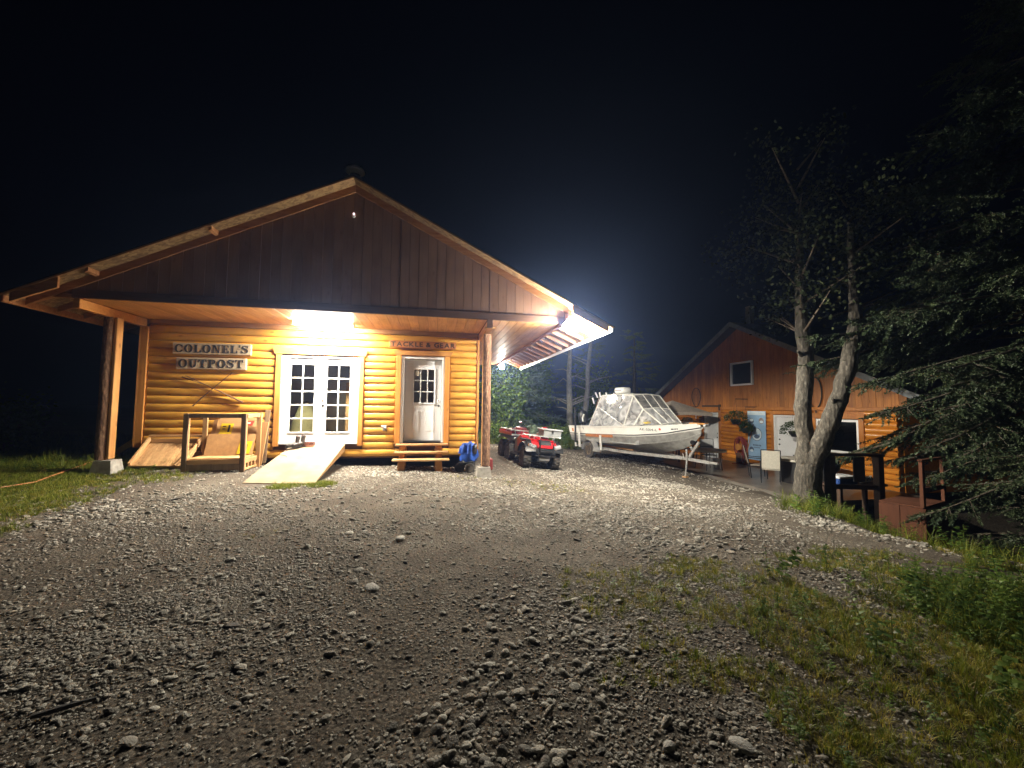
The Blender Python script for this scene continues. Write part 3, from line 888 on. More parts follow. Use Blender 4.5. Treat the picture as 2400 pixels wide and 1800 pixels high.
# rafters: tails showing under both eaves
ry = YG + .03; k = 0
while ry < YB - .1:
    for side in (1, -1):
        xi, xo = (2.80, 3.74) if side > 0 else (-6.31, -6.99)
        pr = [(xi, roof_z(xi) - .003), (xo, roof_z(xo) - .003), (xo, roof_z(xo) - .105), (xi, roof_z(xi) - .165)]
        MB().prism(pr, ry, ry + .042).build('rafter', M['rafter'], B)
    ry += .58; k += 1
MB().box(3.822, 3.842, YF, YB, roof_z(3.842) - .085, roof_z(3.842) - .002, .002).build('fascia', M['white2'], B)
MB().prism([(-7.07, roof_z(-7.07) - .003), (-7.045, roof_z(-7.045) - .003), (-7.045, roof_z(-7.045) - .11), (-7.07, roof_z(-7.07) - .11)], YF, YB).build('fascia', M['rafter'], B)
for lx in (-5.95, -4.1):      # lookout blocks under the left rake
    p = [(lx, roof_z(lx) - .003), (lx + .05, roof_z(lx + .05) - .003), (lx + .05, roof_z(lx + .05) - .075), (lx, roof_z(lx) - .075)]
    MB().prism(p, YF + .02, YG - .042).build('lookout', M['rafter'], B)
# fly rafters at the front corners of the roof
for (xi, xo, m_) in ((2.915, 3.74, 'fly'), (-6.31, -6.96, 'rafter')):
    pr_ = [(xi, roof_z(xi) - .003), (xo, roof_z(xo) - .003), (xo, roof_z(xo) - .15), (xi, roof_z(xi) - .19)]
    MB().prism(pr_, YF + .005, YF + .045).build('fly_rafter', M[m_], B)
# soffit framing block left of the gable
MB().box(-6.95, -6.32, YG - .0, YG + .025, 3.30, 3.38, .004).build('ledger', M['rafter'], B)

# porch posts, round outside and sawn flat on the inner faces
def porch_post(x, y, z0, z1, flat, seed):
    r = random.Random(seed); vs, fs = [], []; n = 16; m = 22
    for i in range(m):
        zz = z0 + (z1 - z0) * i / (m - 1)
        for q in range(n):
            a = 2 * PI * q / n
            rr = .115 * (1 + .05 * math.sin(zz * 5 + q) * r.uniform(.4, 1))
            px, py = rr * math.cos(a), rr * math.sin(a)
            px = min(px, .078) if flat > 0 else max(px, -.078)
            vs.append((x + px, y + py, zz))
    for i in range(m - 1):
        for q in range(n):
            q2 = (q + 1) % n
            fs.append([i * n + q, i * n + q2, (i + 1) * n + q2, (i + 1) * n + q])
    fs.append([(m - 1) * n + q for q in range(n)])
    o = MB().add(vs, fs).build('post', M['bark_post'], B, True, 35)
    o.data.materials.append(M['post'])
    for p in o.data.polygons:
        nx_ = p.normal.x * flat
        if nx_ > .8: p.material_index = 1
    return o
gl = gz(-6.17, 9.1); gr = gz(1.16, 9.1)
porch_post(-6.24, 9.1, .36, 3.13, 1, 3)
porch_post(1.19, 9.1, .10, 3.13, -1, 4)
MB().box(-6.14, -6.085, 9.02, 9.18, .37, 3.12, .008).build('post_facing', M['post'], B)
def pier(x, y, z0, z1):
    mb = MB(); a, b2 = .20, .14
    vs = [(x - a, y - a, z0), (x + a, y - a, z0), (x + a, y + a, z0), (x - a, y + a, z0), (x - b2, y - b2, z1), (x + b2, y - b2, z1), (x + b2, y + b2, z1), (x - b2, y + b2, z1)]
    mb.add(vs, [[3, 2, 1, 0], [4, 5, 6, 7], [0, 1, 5, 4], [1, 2, 6, 5], [2, 3, 7, 6], [3, 0, 4, 7]])
    return mb.build('pier', M['concrete'], B)
pier(-6.15, 9.1, gl - .2, .35); pier(1.16, 9.1, gr - .2, .085)
MB().box(1.06, 1.28, 8.36, 8.5, 3.135, 3.17, .004).build('post_cap', M['timber'], B)
MB().box(1.095, 1.215, YG - .05, YG + .015, 3.13, 3.298, .004).build('beam_end', M['brown'], B)

# ------------------------------------------------------------------ French doors
def pane(x0, x1, z0, z1, y, parent, m=None):
    return MB().box(x0, x1, y - .003, y + .003, z0, z1, 0).build('pane', m or M['glass'], parent)
def french_leaf(x0, x1, z0, z1, y):
    st, tr, br = .125, .14, .226
    gx0, gx1, gz0, gz1 = x0 + st, x1 - st - .012, z0 + br, z1 - tr
    d = MB()
    d.box(x0, gx0, y, y + .045, z0, z1, .003); d.box(gx1, x1, y, y + .045, z0, z1, .003)
    d.box(gx0 + .0005, gx1 - .0005, y + .001, y + .044, z0, gz0, .003); d.box(gx0 + .0005, gx1 - .0005, y + .001, y + .044, gz1, z1, .003)
    o = d.build('door_leaf', M['white'], B)
    fr = MB(); t = .028
    for (a, b2, c, e) in ((gx0 - t, gx0 + .004, gz0 - t, gz1 + t), (gx1 - .004, gx1 + t, gz0 - t, gz1 + t)): fr.box(a, b2, y - .011, y + .012, c, e, .004)
    for (c, e) in ((gz0 - t, gz0 + .004), (gz1 - .004, gz1 + t)): fr.box(gx0 + .0045, gx1 - .0045, y - .0105, y + .012, c, e, .004)
    fr.build('glazing_frame', M['white'], o)
    cw, chh = (gx1 - gx0) / 2, (gz1 - gz0) / 5
    for i in range(2):
        for j in range(5):
            pane(gx0 + i * cw + .006, gx0 + (i + 1) * cw - .006, gz0 + j * chh + .006, gz0 + (j + 1) * chh - .006, y + .02, o)
    MB().box(gx0 + cw - .013, gx0 + cw + .013, y - .004, y + .014, gz0 + .005, gz1 - .005, .003).build('muntin', M['white'], o)
    for j in range(1, 5):
        for i in range(2):
            MB().box(gx0 + i * cw + (.0135 if i else .005), gx0 + (i + 1) * cw - (.005 if i else .0135), y - .0035, y + .014, gz0 + j * chh - .013, gz0 + j * chh + .013, .003).build('muntin', M['white'], o)
    return o
ZD0, ZD1 = .595, 2.535
l1 = french_leaf(-3.375, -2.596, ZD0, ZD1, YW - .02)
l2 = french_leaf(-2.588, -1.81, ZD0, ZD1, YW - .02)
MB().box(-2.606, -2.578, YW - .033, YW - .021, ZD0 + .003, ZD1 - .003, .003).build('astragal', M['white'], l2)
def lever(x, z, y, parent, left=True, m='chrome'):
    mb = MB(); mb.lathe([(.0, -.012), (.026, -.010), (.028, 0)], (x, y, z), 14, 'Y')
    s = -1 if left else 1
    mb.tube([(x, y - .01, z), (x, y - .045, z), (x + s * .02, y - .052, z), (x + s * .10, y - .05, z - .006)], [.009, .009, .009, .007], 8)
    mb.build('handle', M[m], parent, True)
    mb = MB(); mb.lathe([(.0, -.020), (.018, -.018), (.026, -.010), (.026, 0)], (x, y, z + .125), 14, 'Y')
    mb.build('deadbolt', M[m], parent, True)
lever(-2.535, 1.44, YW - .021, l2, False)
MB().box(-3.445, -3.385, YW - .055, YW + .13, .57, 2.60, .004).build('door_frame', M['white'], B)
MB().box(-1.80, -1.74, YW - .055, YW + .13, .57, 2.60, .004).build('door_frame', M['white'], B)
MB().box(-3.384, -1.801, YW - .054, YW + .13, 2.548, 2.60, .004).build('door_frame', M['white'], B)
MB().box(-3.44, -1.745, YW - .085, YW + .12, .545, .588, .004).build('threshold', M['white2'], B)
MB().box(-3.562, -3.448, YW - .085, YW - .002, .50, 2.622, .005).build('door_casing', M['trim'], B)
MB().box(-1.737, -1.638, YW - .085, YW - .002, .50, 2.622, .005).build('door_casing', M['trim'], B)
MB().prism([(-3.60, 2.626), (-1.60, 2.626), (-1.565, 2.76), (-3.635, 2.76)], YW - .092, YW - .002).build('head_casing', M['trimx'], B)
# what is seen through the glass
MB().box(-2.14, -1.84, 10.50, 10.54, .56, 2.02, .004).build('inner_door', M['timberz'], B)

# ------------------------------------------------------------------ single door
def single_door(x0, x1, z0, z1, y):
    gx0, gx1, gz0, gz1 = x0 + .215, x0 + .715, z0 + .93, z0 + 1.76
    d = MB()
    d.box(x0, gx0, y, y + .045, z0, z1, .003); d.box(gx1, x1, y, y + .045, z0, z1, .003)
    d.box(gx0 + .0005, gx1 - .0005, y + .001, y + .044, z0, gz0, .003); d.box(gx0 + .0005, gx1 - .0005, y + .001, y + .044, gz1, z1, .003)
    o = d.build('door_leaf', M['white2'], B); t = .036
    fr = MB()
    for (a, b2) in ((gx0 - t, gx0 + .004), (gx1 - .004, gx1 + t)): fr.box(a, b2, y - .014, y + .012, gz0 - t, gz1 + t, .006)
    for (c, e) in ((gz0 - t, gz0 + .004), (gz1 - .004, gz1 + t)): fr.box(gx0 + .0045, gx1 - .0045, y - .0135, y + .012, c, e, .006)
    fr.build('glazing_frame', M['white2'], o)
    cw, chh = (gx1 - gx0) / 3, (gz1 - gz0) / 3
    for i in range(3):
        for j in range(3):
            pane(gx0 + i * cw + .006, gx0 + (i + 1) * cw - .006, gz0 + j * chh + .006, gz0 + (j + 1) * chh - .006, y + .02, o)
    for i in (1, 2): MB().box(gx0 + i * cw - .011, gx0 + i * cw + .011, y - .004, y + .014, gz0 + .005, gz1 - .005, .003).build('muntin', M['white2'], o)
    for j in (1, 2):
        for i in range(3):
            MB().box(gx0 + i * cw + .012, gx0 + (i + 1) * cw - .012, y - .0035, y + .014, gz0 + j * chh - .011, gz0 + j * chh + .011, .003).build('muntin', M['white2'], o)
    for a in (.18, .515):                       # raised lower panels
        q = MB(); q.box(x0 + a, x0 + a + .20, y - .006, y + .002, z0 + .225, z0 + .735, .006)
        q.box(x0 + a + .025, x0 + a + .175, y - .011, y - .005, z0 + .25, z0 + .71, .006)
        q.build('raised_panel', M['white2'], o)
    lever(x1 - .062, z0 + .86, y, o, True, 'chrome')
    MB().box(gx0 + .03, gx0 + .135, y + .012, y + .014, gz1 - .16, gz1 - .03, 0).build('paper_notice', M['cream'], o)
    return o
single_door(-.695, .195, .60, 2.60, YW + .075)
MB().box(-.775, -.705, YW - .055, YW + .13, .56, 2.67, .004).build('door_frame', M['white'], B)
MB().box(.205, .265, YW - .055, YW + .13, .56, 2.67, .004).build('door_frame', M['white'], B)
MB().box(-.704, .204, YW - .054, YW + .13, 2.61, 2.67, .004).build('door_frame', M['white'], B)
MB().box(-.70, .20, YW - .05, YW + .12, .562, .592, .003).build('threshold', M['blackm'], B)
MB().box(-.898, -.779, YW - .085, YW - .002, .545, 2.688, .005).build('door_casing', M['trim'], B)
MB().box(.269, .388, YW - .085, YW - .002, .545, 2.688, .005).build('door_casing', M['trim'], B)
MB().prism([(-.92, 2.692), (.41, 2.692), (.46, 2.80), (-.97, 2.80)], YW - .092, YW - .002).build('head_casing', M['trimx'], B)

# ------------------------------------------------------------------ lit lamps, with a side head added to brighten the lodge
fx = thing('ceiling_light', 'long lit strip light on the porch ceiling above the French doors', 'light', (-2.42, 9.40, ZS))
b_ = MB(); b_.box(-.63, .63, -.115, .115, -.022, -.001, .004); b_.build('fixture_body', M['white2'], fx)
pf = [(-.11, -.022)] + [(.11 * math.cos(PI + PI * i / 8), -.024 - .055 * math.sin(PI * i / 8)) for i in range(9)]
b_ = MB().prism([(y_, z_) for y_, z_ in pf[1:]], -.60, .60, 'YZ'); b_.build('diffuser', M['tube_lens'], fx, True)
for sx in (-.625, .605): MB().box(sx, sx + .02, -.112, .112, -.085, -.023, .003).build('end_cap', M['white2'], fx)
M['alu_bowl'] = plain('added_bowl_metal', (.45, .45, .44), .35, .3, .05, 6)
def flood(loc, rz, label, m, aim, r=.105):
    f = thing('flood_lamp', label, 'lamp', loc, rz, 'lit flood lamps under the eave')
    MB().lathe([(.0, 0), (.055, 0), (.055, -.03), (.03, -.04), (.0, -.04)], (0, 0, .195), 16).build('mount', M['white2'], f, True)
    MB().tube([(0, 0, .16), (0, 0, .12), (0, .03, .10)], .02, 10).build('neck', M['white2'], f, True)
    ax = Vector(aim).normalized(); c_ = Vector((0, -.04, 0))
    RM = ax.to_track_quat('Z', 'Y').to_matrix()
    MB().lathe([(.0, -.145), (.06, -.135), (.105, -.095), (.122, -.060), (.116, -.062), (.098, -.092), (.055, -.127), (.0, -.136)], c_, 22, 'Z', RM).build('added_bowl', M['alu_bowl'], f, True)  # bowl added to block light thrown back and up onto the gable
    MB().ell(c_ - ax * .012, r, r, r, 14, 9).build('bulb', m, f, True)
    return f
fl_ = flood((2.88, 8.20, 3.21), 0, 'blazing flood lamp at the near corner of the porch roof', M['bulb'], (.2, -.72, -.55))
ax = Vector((.90, .34, -.10)).normalized(); c_ = Vector((.19, .02, .015)); RM = ax.to_track_quat('Z', 'Y').to_matrix()
MB().lathe([(.0, -.10), (.04, -.095), (.075, -.06), (.092, .0), (.096, .03), (.090, .03), (.086, .0), (.069, -.056), (.036, -.088), (.0, -.092)], c_, 22, 'Z', RM).build('added_side_bowl', M['alu_bowl'], fl_, True)
MB().ell(c_ - ax * .012, .052, .052, .052, 14, 9).build('added_side_bulb', M['bulb3'], fl_, True)  # second head added to throw more light on lodge and boat
flood((2.96, 17.2, 3.21), 0, 'smaller-looking lit lamp at the far end of the side eave', M['bulb2'], (.70, -.25, -.62))
gl_ = thing('gable_light', 'tiny pinkish lit fitting high on the dark gable', 'light', (-1.65, YG - .015, 5.28))
MB().ell((0, -.02, -.02), .03, .025, .03, 12, 8).build('housing', M['white2'], gl_, True)
MB().ell((0, -.028, .03), .018, .016, .022, 10, 7).build('lit_lens', M['led'], gl_, True)
vp = thing('vent_pipe', 'roof vent pipe with a rounded pale cap behind the ridge', 'vent', (-2.1, 10.5, 6.0))
MB().lathe([(.13, -.5), (.13, 1.38)], (0, 0, 0), 18).build('pipe', M['blackm'], vp, True)
MB().lathe([(.235, 1.47), (.22, 1.52), (.13, 1.585), (.0, 1.61)], (0, 0, 0), 20).build('cap', M['white2'], vp, True)

# ================================================================== lettering
def ring(cx_, cy_, ro, so, ri, si, a0, a1, n=14):
    q = []
    for i in range(n):
        t0 = math.radians(a0 + (a1 - a0) * i / n); t1 = math.radians(a0 + (a1 - a0) * (i + 1) / n)
        q.append([(cx_ + ro * math.cos(t0), cy_ + so * math.sin(t0)), (cx_ + ro * math.cos(t1), cy_ + so * math.sin(t1)), (cx_ + ri * math.cos(t1), cy_ + si * math.sin(t1)), (cx_ + ri * math.cos(t0), cy_ + si * math.sin(t0))])
    return q
def rc(x0, y0, x1, y1): return [[(x0, y0), (x1, y0), (x1, y1), (x0, y1)]]
def stroke(pts, ws):
    q = []; L = []
    for i, p in enumerate(pts):
        a = pts[max(0, i - 1)]; b = pts[min(len(pts) - 1, i + 1)]
        dx, dy = b[0] - a[0], b[1] - a[1]; l = math.hypot(dx, dy) or 1
        nx_, ny_ = -dy / l * ws[i] / 2, dx / l * ws[i] / 2
        L.append(((p[0] + nx_, p[1] + ny_), (p[0] - nx_, p[1] - ny_)))
    for a, b in zip(L[:-1], L[1:]): q.append([a[0], b[0], b[1], a[1]])
    return q
def glyph(c):
    if c == 'O': return ring(.41, .5, .41, .52, .19, .43, 0, 360, 26), .82
    if c == 'C': return ring(.41, .5, .41, .52, .19, .43, 42, 322, 22) + rc(.645, .60, .735, .97) + [[(.60, .28), (.70, .34), (.76, .24), (.69, .14)]], .80
    if c == 'L': return rc(.1, 0, .32, 1) + rc(0, .93, .42, 1.0) + rc(0, 0, .70, .085) + [[(.70, 0), (.70, .34), (.63, .34), (.54, .06)]], .74
    if c == 'N': return rc(.10, 0, .19, 1) + rc(.66, 0, .75, 1) + [[(.06, 1), (.32, 1), (.75, .0), (.60, 0)]] + rc(0, 0, .30, .07) + rc(.54, .93, .86, 1) + rc(0, .93, .2, 1), .88
    if c == 'E': return rc(.1, 0, .32, 1) + rc(0, .92, .66, 1) + rc(0, 0, .70, .085) + rc(.3, .465, .52, .54) + [[(.66, 1), (.66, .70), (.60, .70), (.5, .94)]] + [[(.70, 0), (.70, .33), (.63, .33), (.53, .06)]] + rc(.47, .36, .54, .64), .74
    if c == 'S': return stroke([(.60, .74), (.53, .89), (.38, .965), (.22, .93), (.14, .80), (.18, .68), (.32, .575), (.46, .49), (.58, .37), (.58, .2), (.47, .06), (.31, .035), (.15, .11), (.07, .28)], [.05, .08, .09, .12, .17, .21, .23, .23, .21, .18, .12, .09, .08, .05]) + rc(.585, .66, .65, .98) + rc(.02, .02, .085, .36), .70
    if c == "'": return [[(.03, 1.04), (.17, 1.04), (.10, .72), (.05, .72)]], .17
    if c == 'U': return rc(.1, .32, .32, 1) + rc(.60, .32, .69, 1) + ring(.395, .33, .295, .35, .07, .26, 180, 360, 14) + rc(0, .93, .42, 1) + rc(.50, .93, .79, 1), .82
    if c == 'T': return rc(.27, 0, .49, 1) + rc(0, .92, .76, 1) + [[(0, 1), (0, .68), (.06, .68), (.16, .94)]] + [[(.76, 1), (.76, .68), (.70, .68), (.60, .94)]] + rc(.15, 0, .61, .07), .79
    if c == 'P': return rc(.1, 0, .32, 1) + ring(.36, .72, .35, .28, .15, .20, -90, 90, 14) + rc(.28, .92, .37, 1) + rc(.28, .44, .37, .52) + rc(0, .93, .15, 1) + rc(0, 0, .44, .07), .74
    return [], .3
def letters(parent, text, x0, x1, z0, hgt, y, m, gap=.085):
    adv = []; tot = 0
    for c in text:
        g, w_ = glyph(c); adv.append((g, tot, w_)); tot += w_ + gap
    tot -= gap; sx = (x1 - x0) / tot
    for (g, off, w_) in adv:
        mb = MB()
        for k, q in enumerate(g):
            mb.prism([(x0 + (off + px) * sx, z0 + py * hgt) for px, py in q], y - .006 - .00025 * (k % 9), y + .001)
        mb.build('letter', m, parent)
def sans(parent, text, x0, x1, z0, hgt, y, m, name='letter', one=False, bold=.02, place=None):
    """letters from the built-in typeface, each a mesh of its own"""
    cu = bpy.data.curves.new('lettering', 'FONT'); cu.size = 1; cu.extrude = .0; cu.offset = bold
    tmp = bpy.data.objects.new('lettering', cu); COL.objects.link(tmp)
    dg = bpy.context.evaluated_depsgraph_get()
    items = []; pen = 0
    for c in text:
        if c == ' ': pen += .30; continue
        cu.body = c; dg.update()
        me = bpy.data.meshes.new_from_object(tmp.evaluated_get(dg))
        vs = [v.co.copy() for v in me.vertices]; fs = [list(p.vertices) for p in me.polygons]
        bpy.data.meshes.remove(me)
        if not vs: continue
        lo = min(v.x for v in vs); hi = max(v.x for v in vs)
        items.append((vs, fs, pen - lo)); pen += hi - lo + .10
    bpy.data.objects.remove(tmp); bpy.data.curves.remove(cu)
    pen -= .10; sx = (x1 - x0) / pen; sz_ = hgt / .73
    acc = MB()
    for (vs, fs, off) in items:
        pts = [Vector((x0 + (v.x + off) * sx, y, z0 + v.y * sz_)) for v in vs]
        if place: pts = [place(p) for p in pts]
        if one: acc.add(pts, fs)
        else: MB().add(pts, fs).build(name, m, parent)
    if one: return acc.build(name, m, parent)

M['signboard'] = wood('painted_signboard', (.46, .38, .27), (.38, .27, .16), 'X', .5, .7, .001, .08)
M['signboard2'] = wood('orange_signboard', (.42, .165, .045), (.34, .12, .03), 'X', .3, .6, .001, .05)
s1 = thing('sign_board', "upper wooden sign board reading COLONEL'S in dark serif letters", 'sign', (-4.845, YW - .075, 2.675), 0, 'wooden wall signs')
s1.rotation_euler = (0, math.radians(-.7), 0)
MB().box(-.775, .775, -.035, .03, -.125, .125, .008).build('board', M['signboard'], s1)
letters(s1, "COLONEL'S", -.735, .72, -.088, .175, -.0355, M['ink'])
s2 = thing('sign_board', 'lower wooden sign board reading OUTPOST in dark serif letters', 'sign', (-4.85, YW - .075, 2.345), 0, 'wooden wall signs')
s2.rotation_euler = (0, math.radians(-.7), 0)
MB().box(-.69, .69, -.035, .03, -.128, .128, .008).build('board', M['signboard'], s2)
letters(s2, 'OUTPOST', -.645, .64, -.09, .18, -.0355, M['ink'])
s3 = thing('sign_board', 'narrow orange-brown sign board reading TACKLE & GEAR over the single door', 'sign', (-.265, YW - .12, 2.95), 0, 'wooden wall signs')
MB().box(-.80, .80, -.03, .03, -.085, .085, .018).build('board', M['signboard2'], s3)
sans(s3, 'TACKLE & GEAR', -.765, .77, -.055, .112, -.0315, M['inkb'], bold=.035)
for q in (-.45, .5): MB().tube([(q, .02, .08), (q, .05, .13)], .006, 6).build('hanger', M['blackm'], s3)

# crossed sticks under the signs
def stick(pts, r, label):
    o = MB().tube(pts, r, 7).build('wooden_stick', M['driftwood'], None, True)
    tag(o, label, 'stick', 'sticks crossed on the log wall')
M['driftwood'] = wood('driftwood', (.15, .075, .035), (.09, .042, .02), 'X', .3, .7, .001, .1)
ys_ = YW - .066
stick([(-5.43, ys_ - .01, 2.04), (-5.2, ys_ - .01, 1.955), (-4.95, ys_, 1.87), (-4.6, ys_ - .02, 1.70), (-4.4, ys_ - .02, 1.60), (-4.20, ys_ - .02, 1.49)], [.014, .008, .010, .013, .018, .022], 'thickest stick of the crossed three with a club-like lower end')
stick([(-5.35, ys_ - .03, 2.07), (-5.0, ys_ - .03, 1.90), (-4.62, ys_ - .04, 1.715), (-4.38, ys_ - .05, 1.56)], [.007, .007, .008, .006], 'thin stick lying along the thickest one just above it')
stick([(-4.42, ys_ - .055, 2.16), (-4.75, ys_ - .06, 1.83), (-4.98, ys_ - .06, 1.60), (-5.17, ys_ - .05, 1.40)], [.008, .010, .013, .015], 'stick slanting the other way across the two parallel sticks')

# wall tap box between the doors
tp = thing('wall_outlet', 'small grey outdoor outlet with raised cover on the logs between the two doors', 'outlet', (-1.13, YW - .06, .92))
MB().box(-.045, .045, -.035, .02, -.06, .06, .006).build('box', M['steel'], tp)
MB().beam((-.04, -.04, .05), (.06, -.10, .015), .09, .012, (0, 0, 1)).build('cover', M['chrome'], tp)
MB().tube([(.02, -.04, -.02), (.05, -.08, -.045), (.055, -.085, -.08)], .014, 8).build('spout', M['blackm'], tp, True)

# ================================================================== porch furniture
# plywood ramp
ramp_o = thing('plywood_ramp', 'worn plywood ramp sloping from the French doors down to the gravel', 'ramp')
ft = [(-3.37, 8.09, gz(-3.3, 8.09) + .012), (-2.10, 7.90, gz(-2.1, 7.9) + .012)]
tp_ = [(-3.12, 9.93, .555), (-2.0, 9.93, .555)]
a, b2, c, d = Vector(ft[0]), Vector(ft[1]), Vector(tp_[1]), Vector(tp_[0])
nn = (b2 - a).cross(d - a).normalized() * .019
mb = MB(); mb.add([a - nn, b2 - nn, c - nn, d - nn, a, b2, c, d], [[3, 2, 1, 0], [4, 5, 6, 7], [0, 1, 5, 4], [1, 2, 6, 5], [2, 3, 7, 6], [3, 0, 4, 7]])
M['rampply'] = plain('ramp_plywood', (.33, .255, .165), .85, amt=.2, scale=4, bmp=.002, spec=.2, dirt=(.25, .185, .115))
mb.build('sheet', M['rampply'], ramp_o)
for t in (.03, .5, .97):
    p0 = a.lerp(b2, t) - nn * 1.02; p1 = d.lerp(c, t) - nn * 1.02
    q0 = p0.lerp(p1, .12)
    m_ = MB(); m_.add([q0 + V(-.02, 0, 0), q0 + V(.02, 0, 0), p1 + V(.02, 0, 0), p1 + V(-.02, 0, 0), V(q0.x - .02, q0.y, q0.z - .03), V(q0.x + .02, q0.y, q0.z - .03), V(p1.x + .02, p1.y, p1.z - .16), V(p1.x - .02, p1.y, p1.z - .16)],
        [[0, 1, 2, 3], [7, 6, 5, 4], [0, 4, 5, 1], [1, 5, 6, 2], [2, 6, 7, 3], [3, 7, 4, 0]])
    m_.build('joist', M['timber'], ramp_o)
def on_ramp(x, y):
    t = (y - 8.0) / (9.93 - 8.0); return .02 + t * (.555 - .02)

# pair of boots
def boot(loc, rz, label):
    o = thing('boot', label, 'boot', loc, rz, 'pair of boots on the ramp')
    mb = MB()
    secs = [(-.085, .040, .045), (-.03, .045, .055), (.03, .044, .050), (.09, .048, .040), (.14, .048, .034), (.175, .035, .022)]
    vs, fs = [], []; n = 12
    for (xx, w_, hh) in secs:
        for k in range(n):
            t = 2 * PI * k / n
            vs.append((xx, w_ * math.cos(t), .022 + hh + hh * math.sin(t) * .95))
    for i in range(len(secs) - 1):
        for k in range(n): fs.append([i * n + k, i * n + (k + 1) % n, (i + 1) * n + (k + 1) % n, (i + 1) * n + k])
    fs += [list(range(n)), [(len(secs) - 1) * n + k for k in range(n)][::-1]]
    mb.add(vs, fs)
    mb.tube([(-.045, 0, .06), (-.04, 0, .12), (-.05, 0, .20), (-.055, 0, .245)], [.052, .050, .052, .056], 14, squash=.85)
    mb.build('upper', M['leather'], o, True, 60)
    so = MB(); so.prism([(-.098, -.042), (.06, -.048), (.15, -.044), (.186, -.02), (.186, .02), (.15, .044), (.06, .048), (-.098, .042)], .0, .022, 'XY'); so.build('sole', M['black'], o)
    MB().tube([(-.055, -.048, .225), (-.055, -.055, .262)], [.010, .008], 6).build('pull_tab', M['redd'], o)
    MB().ell((-.052, 0, .242), .046, .04, .006, 12, 4).build('lining', M['black'], o, True)
    return o
boot((-3.00, 9.66, on_ramp(-3, 9.66) + .02), 3.6, 'dark boot on the ramp, nearer the left door casing')
boot((-2.90, 9.72, on_ramp(-3, 9.70) + .02), 3.9, 'dark boot on the ramp, next to the clear tray')
o = thing('clear_tray', 'small reddish see-through tray beside the boots at the door sill', 'tray', (-2.76, 9.80, on_ramp(0, 9.8) + .008))
M['traymat'] = glassy('tray_plastic', (.75, .6, .55), .9, .1, ((.4, .22, .18), .35))
for (x0, x1, y0, y1, z0, z1) in ((-.12, .12, -.09, .09, 0, .005), (-.12, -.114, -.09, .09, .0055, .08), (.114, .12, -.09, .09, .0055, .08), (-.113, .113, -.09, -.084, .0055, .08), (-.113, .113, .084, .09, .0055, .08)):
    MB().box(x0, x1, y0, y1, z0, z1, .001).build('side' if z1 > .02 else 'bottom', M['traymat'], o)
cordm = MB().tube([(-3.10, 9.55, on_ramp(0, 9.55) + .006), (-3.2, 9.4, on_ramp(0, 9.4) + .006), (-3.18, 9.3, on_ramp(0, 9.3) + .006), (-3.05, 9.25, on_ramp(0, 9.25) + .006), (-3.0, 9.18, on_ramp(0, 9.18) + .006)], .005, 5).build('shoe_lace', M['black'])
tag(cordm, 'thin dark lace lying on the ramp in front of the boots', 'lace')

# open timber stand
st = thing('timber_stand', 'open frame stand of new timber holding stickered boards, beside the ramp', 'stand')
zb = .10
for (x0, y0, m_, zt, zz) in ((-4.83, 9.05, 'treated', 1.26, .09), (-3.79, 9.05, 'treated', 1.26, .07), (-4.80, 9.68, 'timberz', 1.16, .16), (-3.75, 9.68, 'timberz', 1.27, .08)):
    MB().box(x0 - .045, x0 + .045, y0 - .02, y0 + .02, zz, zt, .004).build('post', M[m_], st)
for (x0, y0, zt) in ((-4.83, 9.05, 1.26), (-3.79, 9.05, 1.26)): MB().box(x0 + .0, x0 + .045, y0 + .021, y0 + .058, .10, zt - .1, .004).build('post', M['timberz'], st)
MB().box(-4.78, -3.84, 9.035, 9.072, 1.17, 1.255, .004).build('rail', M['treated'], st)
MB().box(-4.85, -3.70, 9.70, 9.738, 1.16, 1.245, .004).build('rail', M['timber'], st)
MB().box(-3.765, -3.727, 9.075, 9.66, 1.17, 1.255, .004).build('rail', M['timber'], st)
MB().box(-4.78, -3.84, 9.035, 9.07, .245, .335, .004).build('rail', M['timber'], st)
MB().box(-4.78, -3.84, 9.035, 9.07, .12, .24, .004).build('rail', M['treated'], st)
MB().box(-3.80, -3.762, 9.075, 9.66, .245, .335, .004).build('rail', M['timber'], st)
MB().box(-3.80, -3.762, 9.075, 9.66, .10, .145, .004).build('rail', M['timber'], st)
for yy in (9.08, 9.24, 9.40, 9.56): MB().box(-3.80, -3.76, yy, yy + .04, .146, .244, .003).build('block', M['timber'], st)
for k in range(4): MB().box(-4.78, -3.81, 9.08 + k * .148, 9.22 + k * .148, .337, .357, .003).build('shelf_board', M['timber'], st)
def sheet_(name, label, p0, p1, p2, p3, th, m):
    p = [Vector(q) for q in (p0, p1, p2, p3)]
    n_ = (p[1] - p[0]).cross(p[3] - p[0]).normalized() * th
    o = MB().add([*p, *[q + n_ for q in p]], [[3, 2, 1, 0], [4, 5, 6, 7], [0, 1, 5, 4], [1, 2, 6, 5], [2, 3, 7, 6], [3, 0, 4, 7]]).build(name, m)
    tag(o, label, 'board', 'boards stored on the timber stand'); return o
b1 = sheet_('stored_board', 'pale board with a yellow and a red sticker, upper one in the timber stand', (-4.66, 9.76, .76), (-3.78, 9.76, .76), (-3.74, 9.86, 1.14), (-4.60, 9.86, 1.14), .02, M['timber'])
b2_ = sheet_('stored_board', 'tan fibreboard leaning low at the back of the timber stand', (-4.72, 9.52, .36), (-3.80, 9.52, .36), (-3.80, 9.68, .80), (-4.72, 9.68, .80), .016, M['card'])
b3_ = sheet_('stored_board', 'narrow slatted board standing behind the left rear post of the stand', (-4.74, 9.775, .70), (-4.66, 9.775, .70), (-4.60, 9.80, 1.12), (-4.68, 9.80, 1.12), .02, M['timberz'])
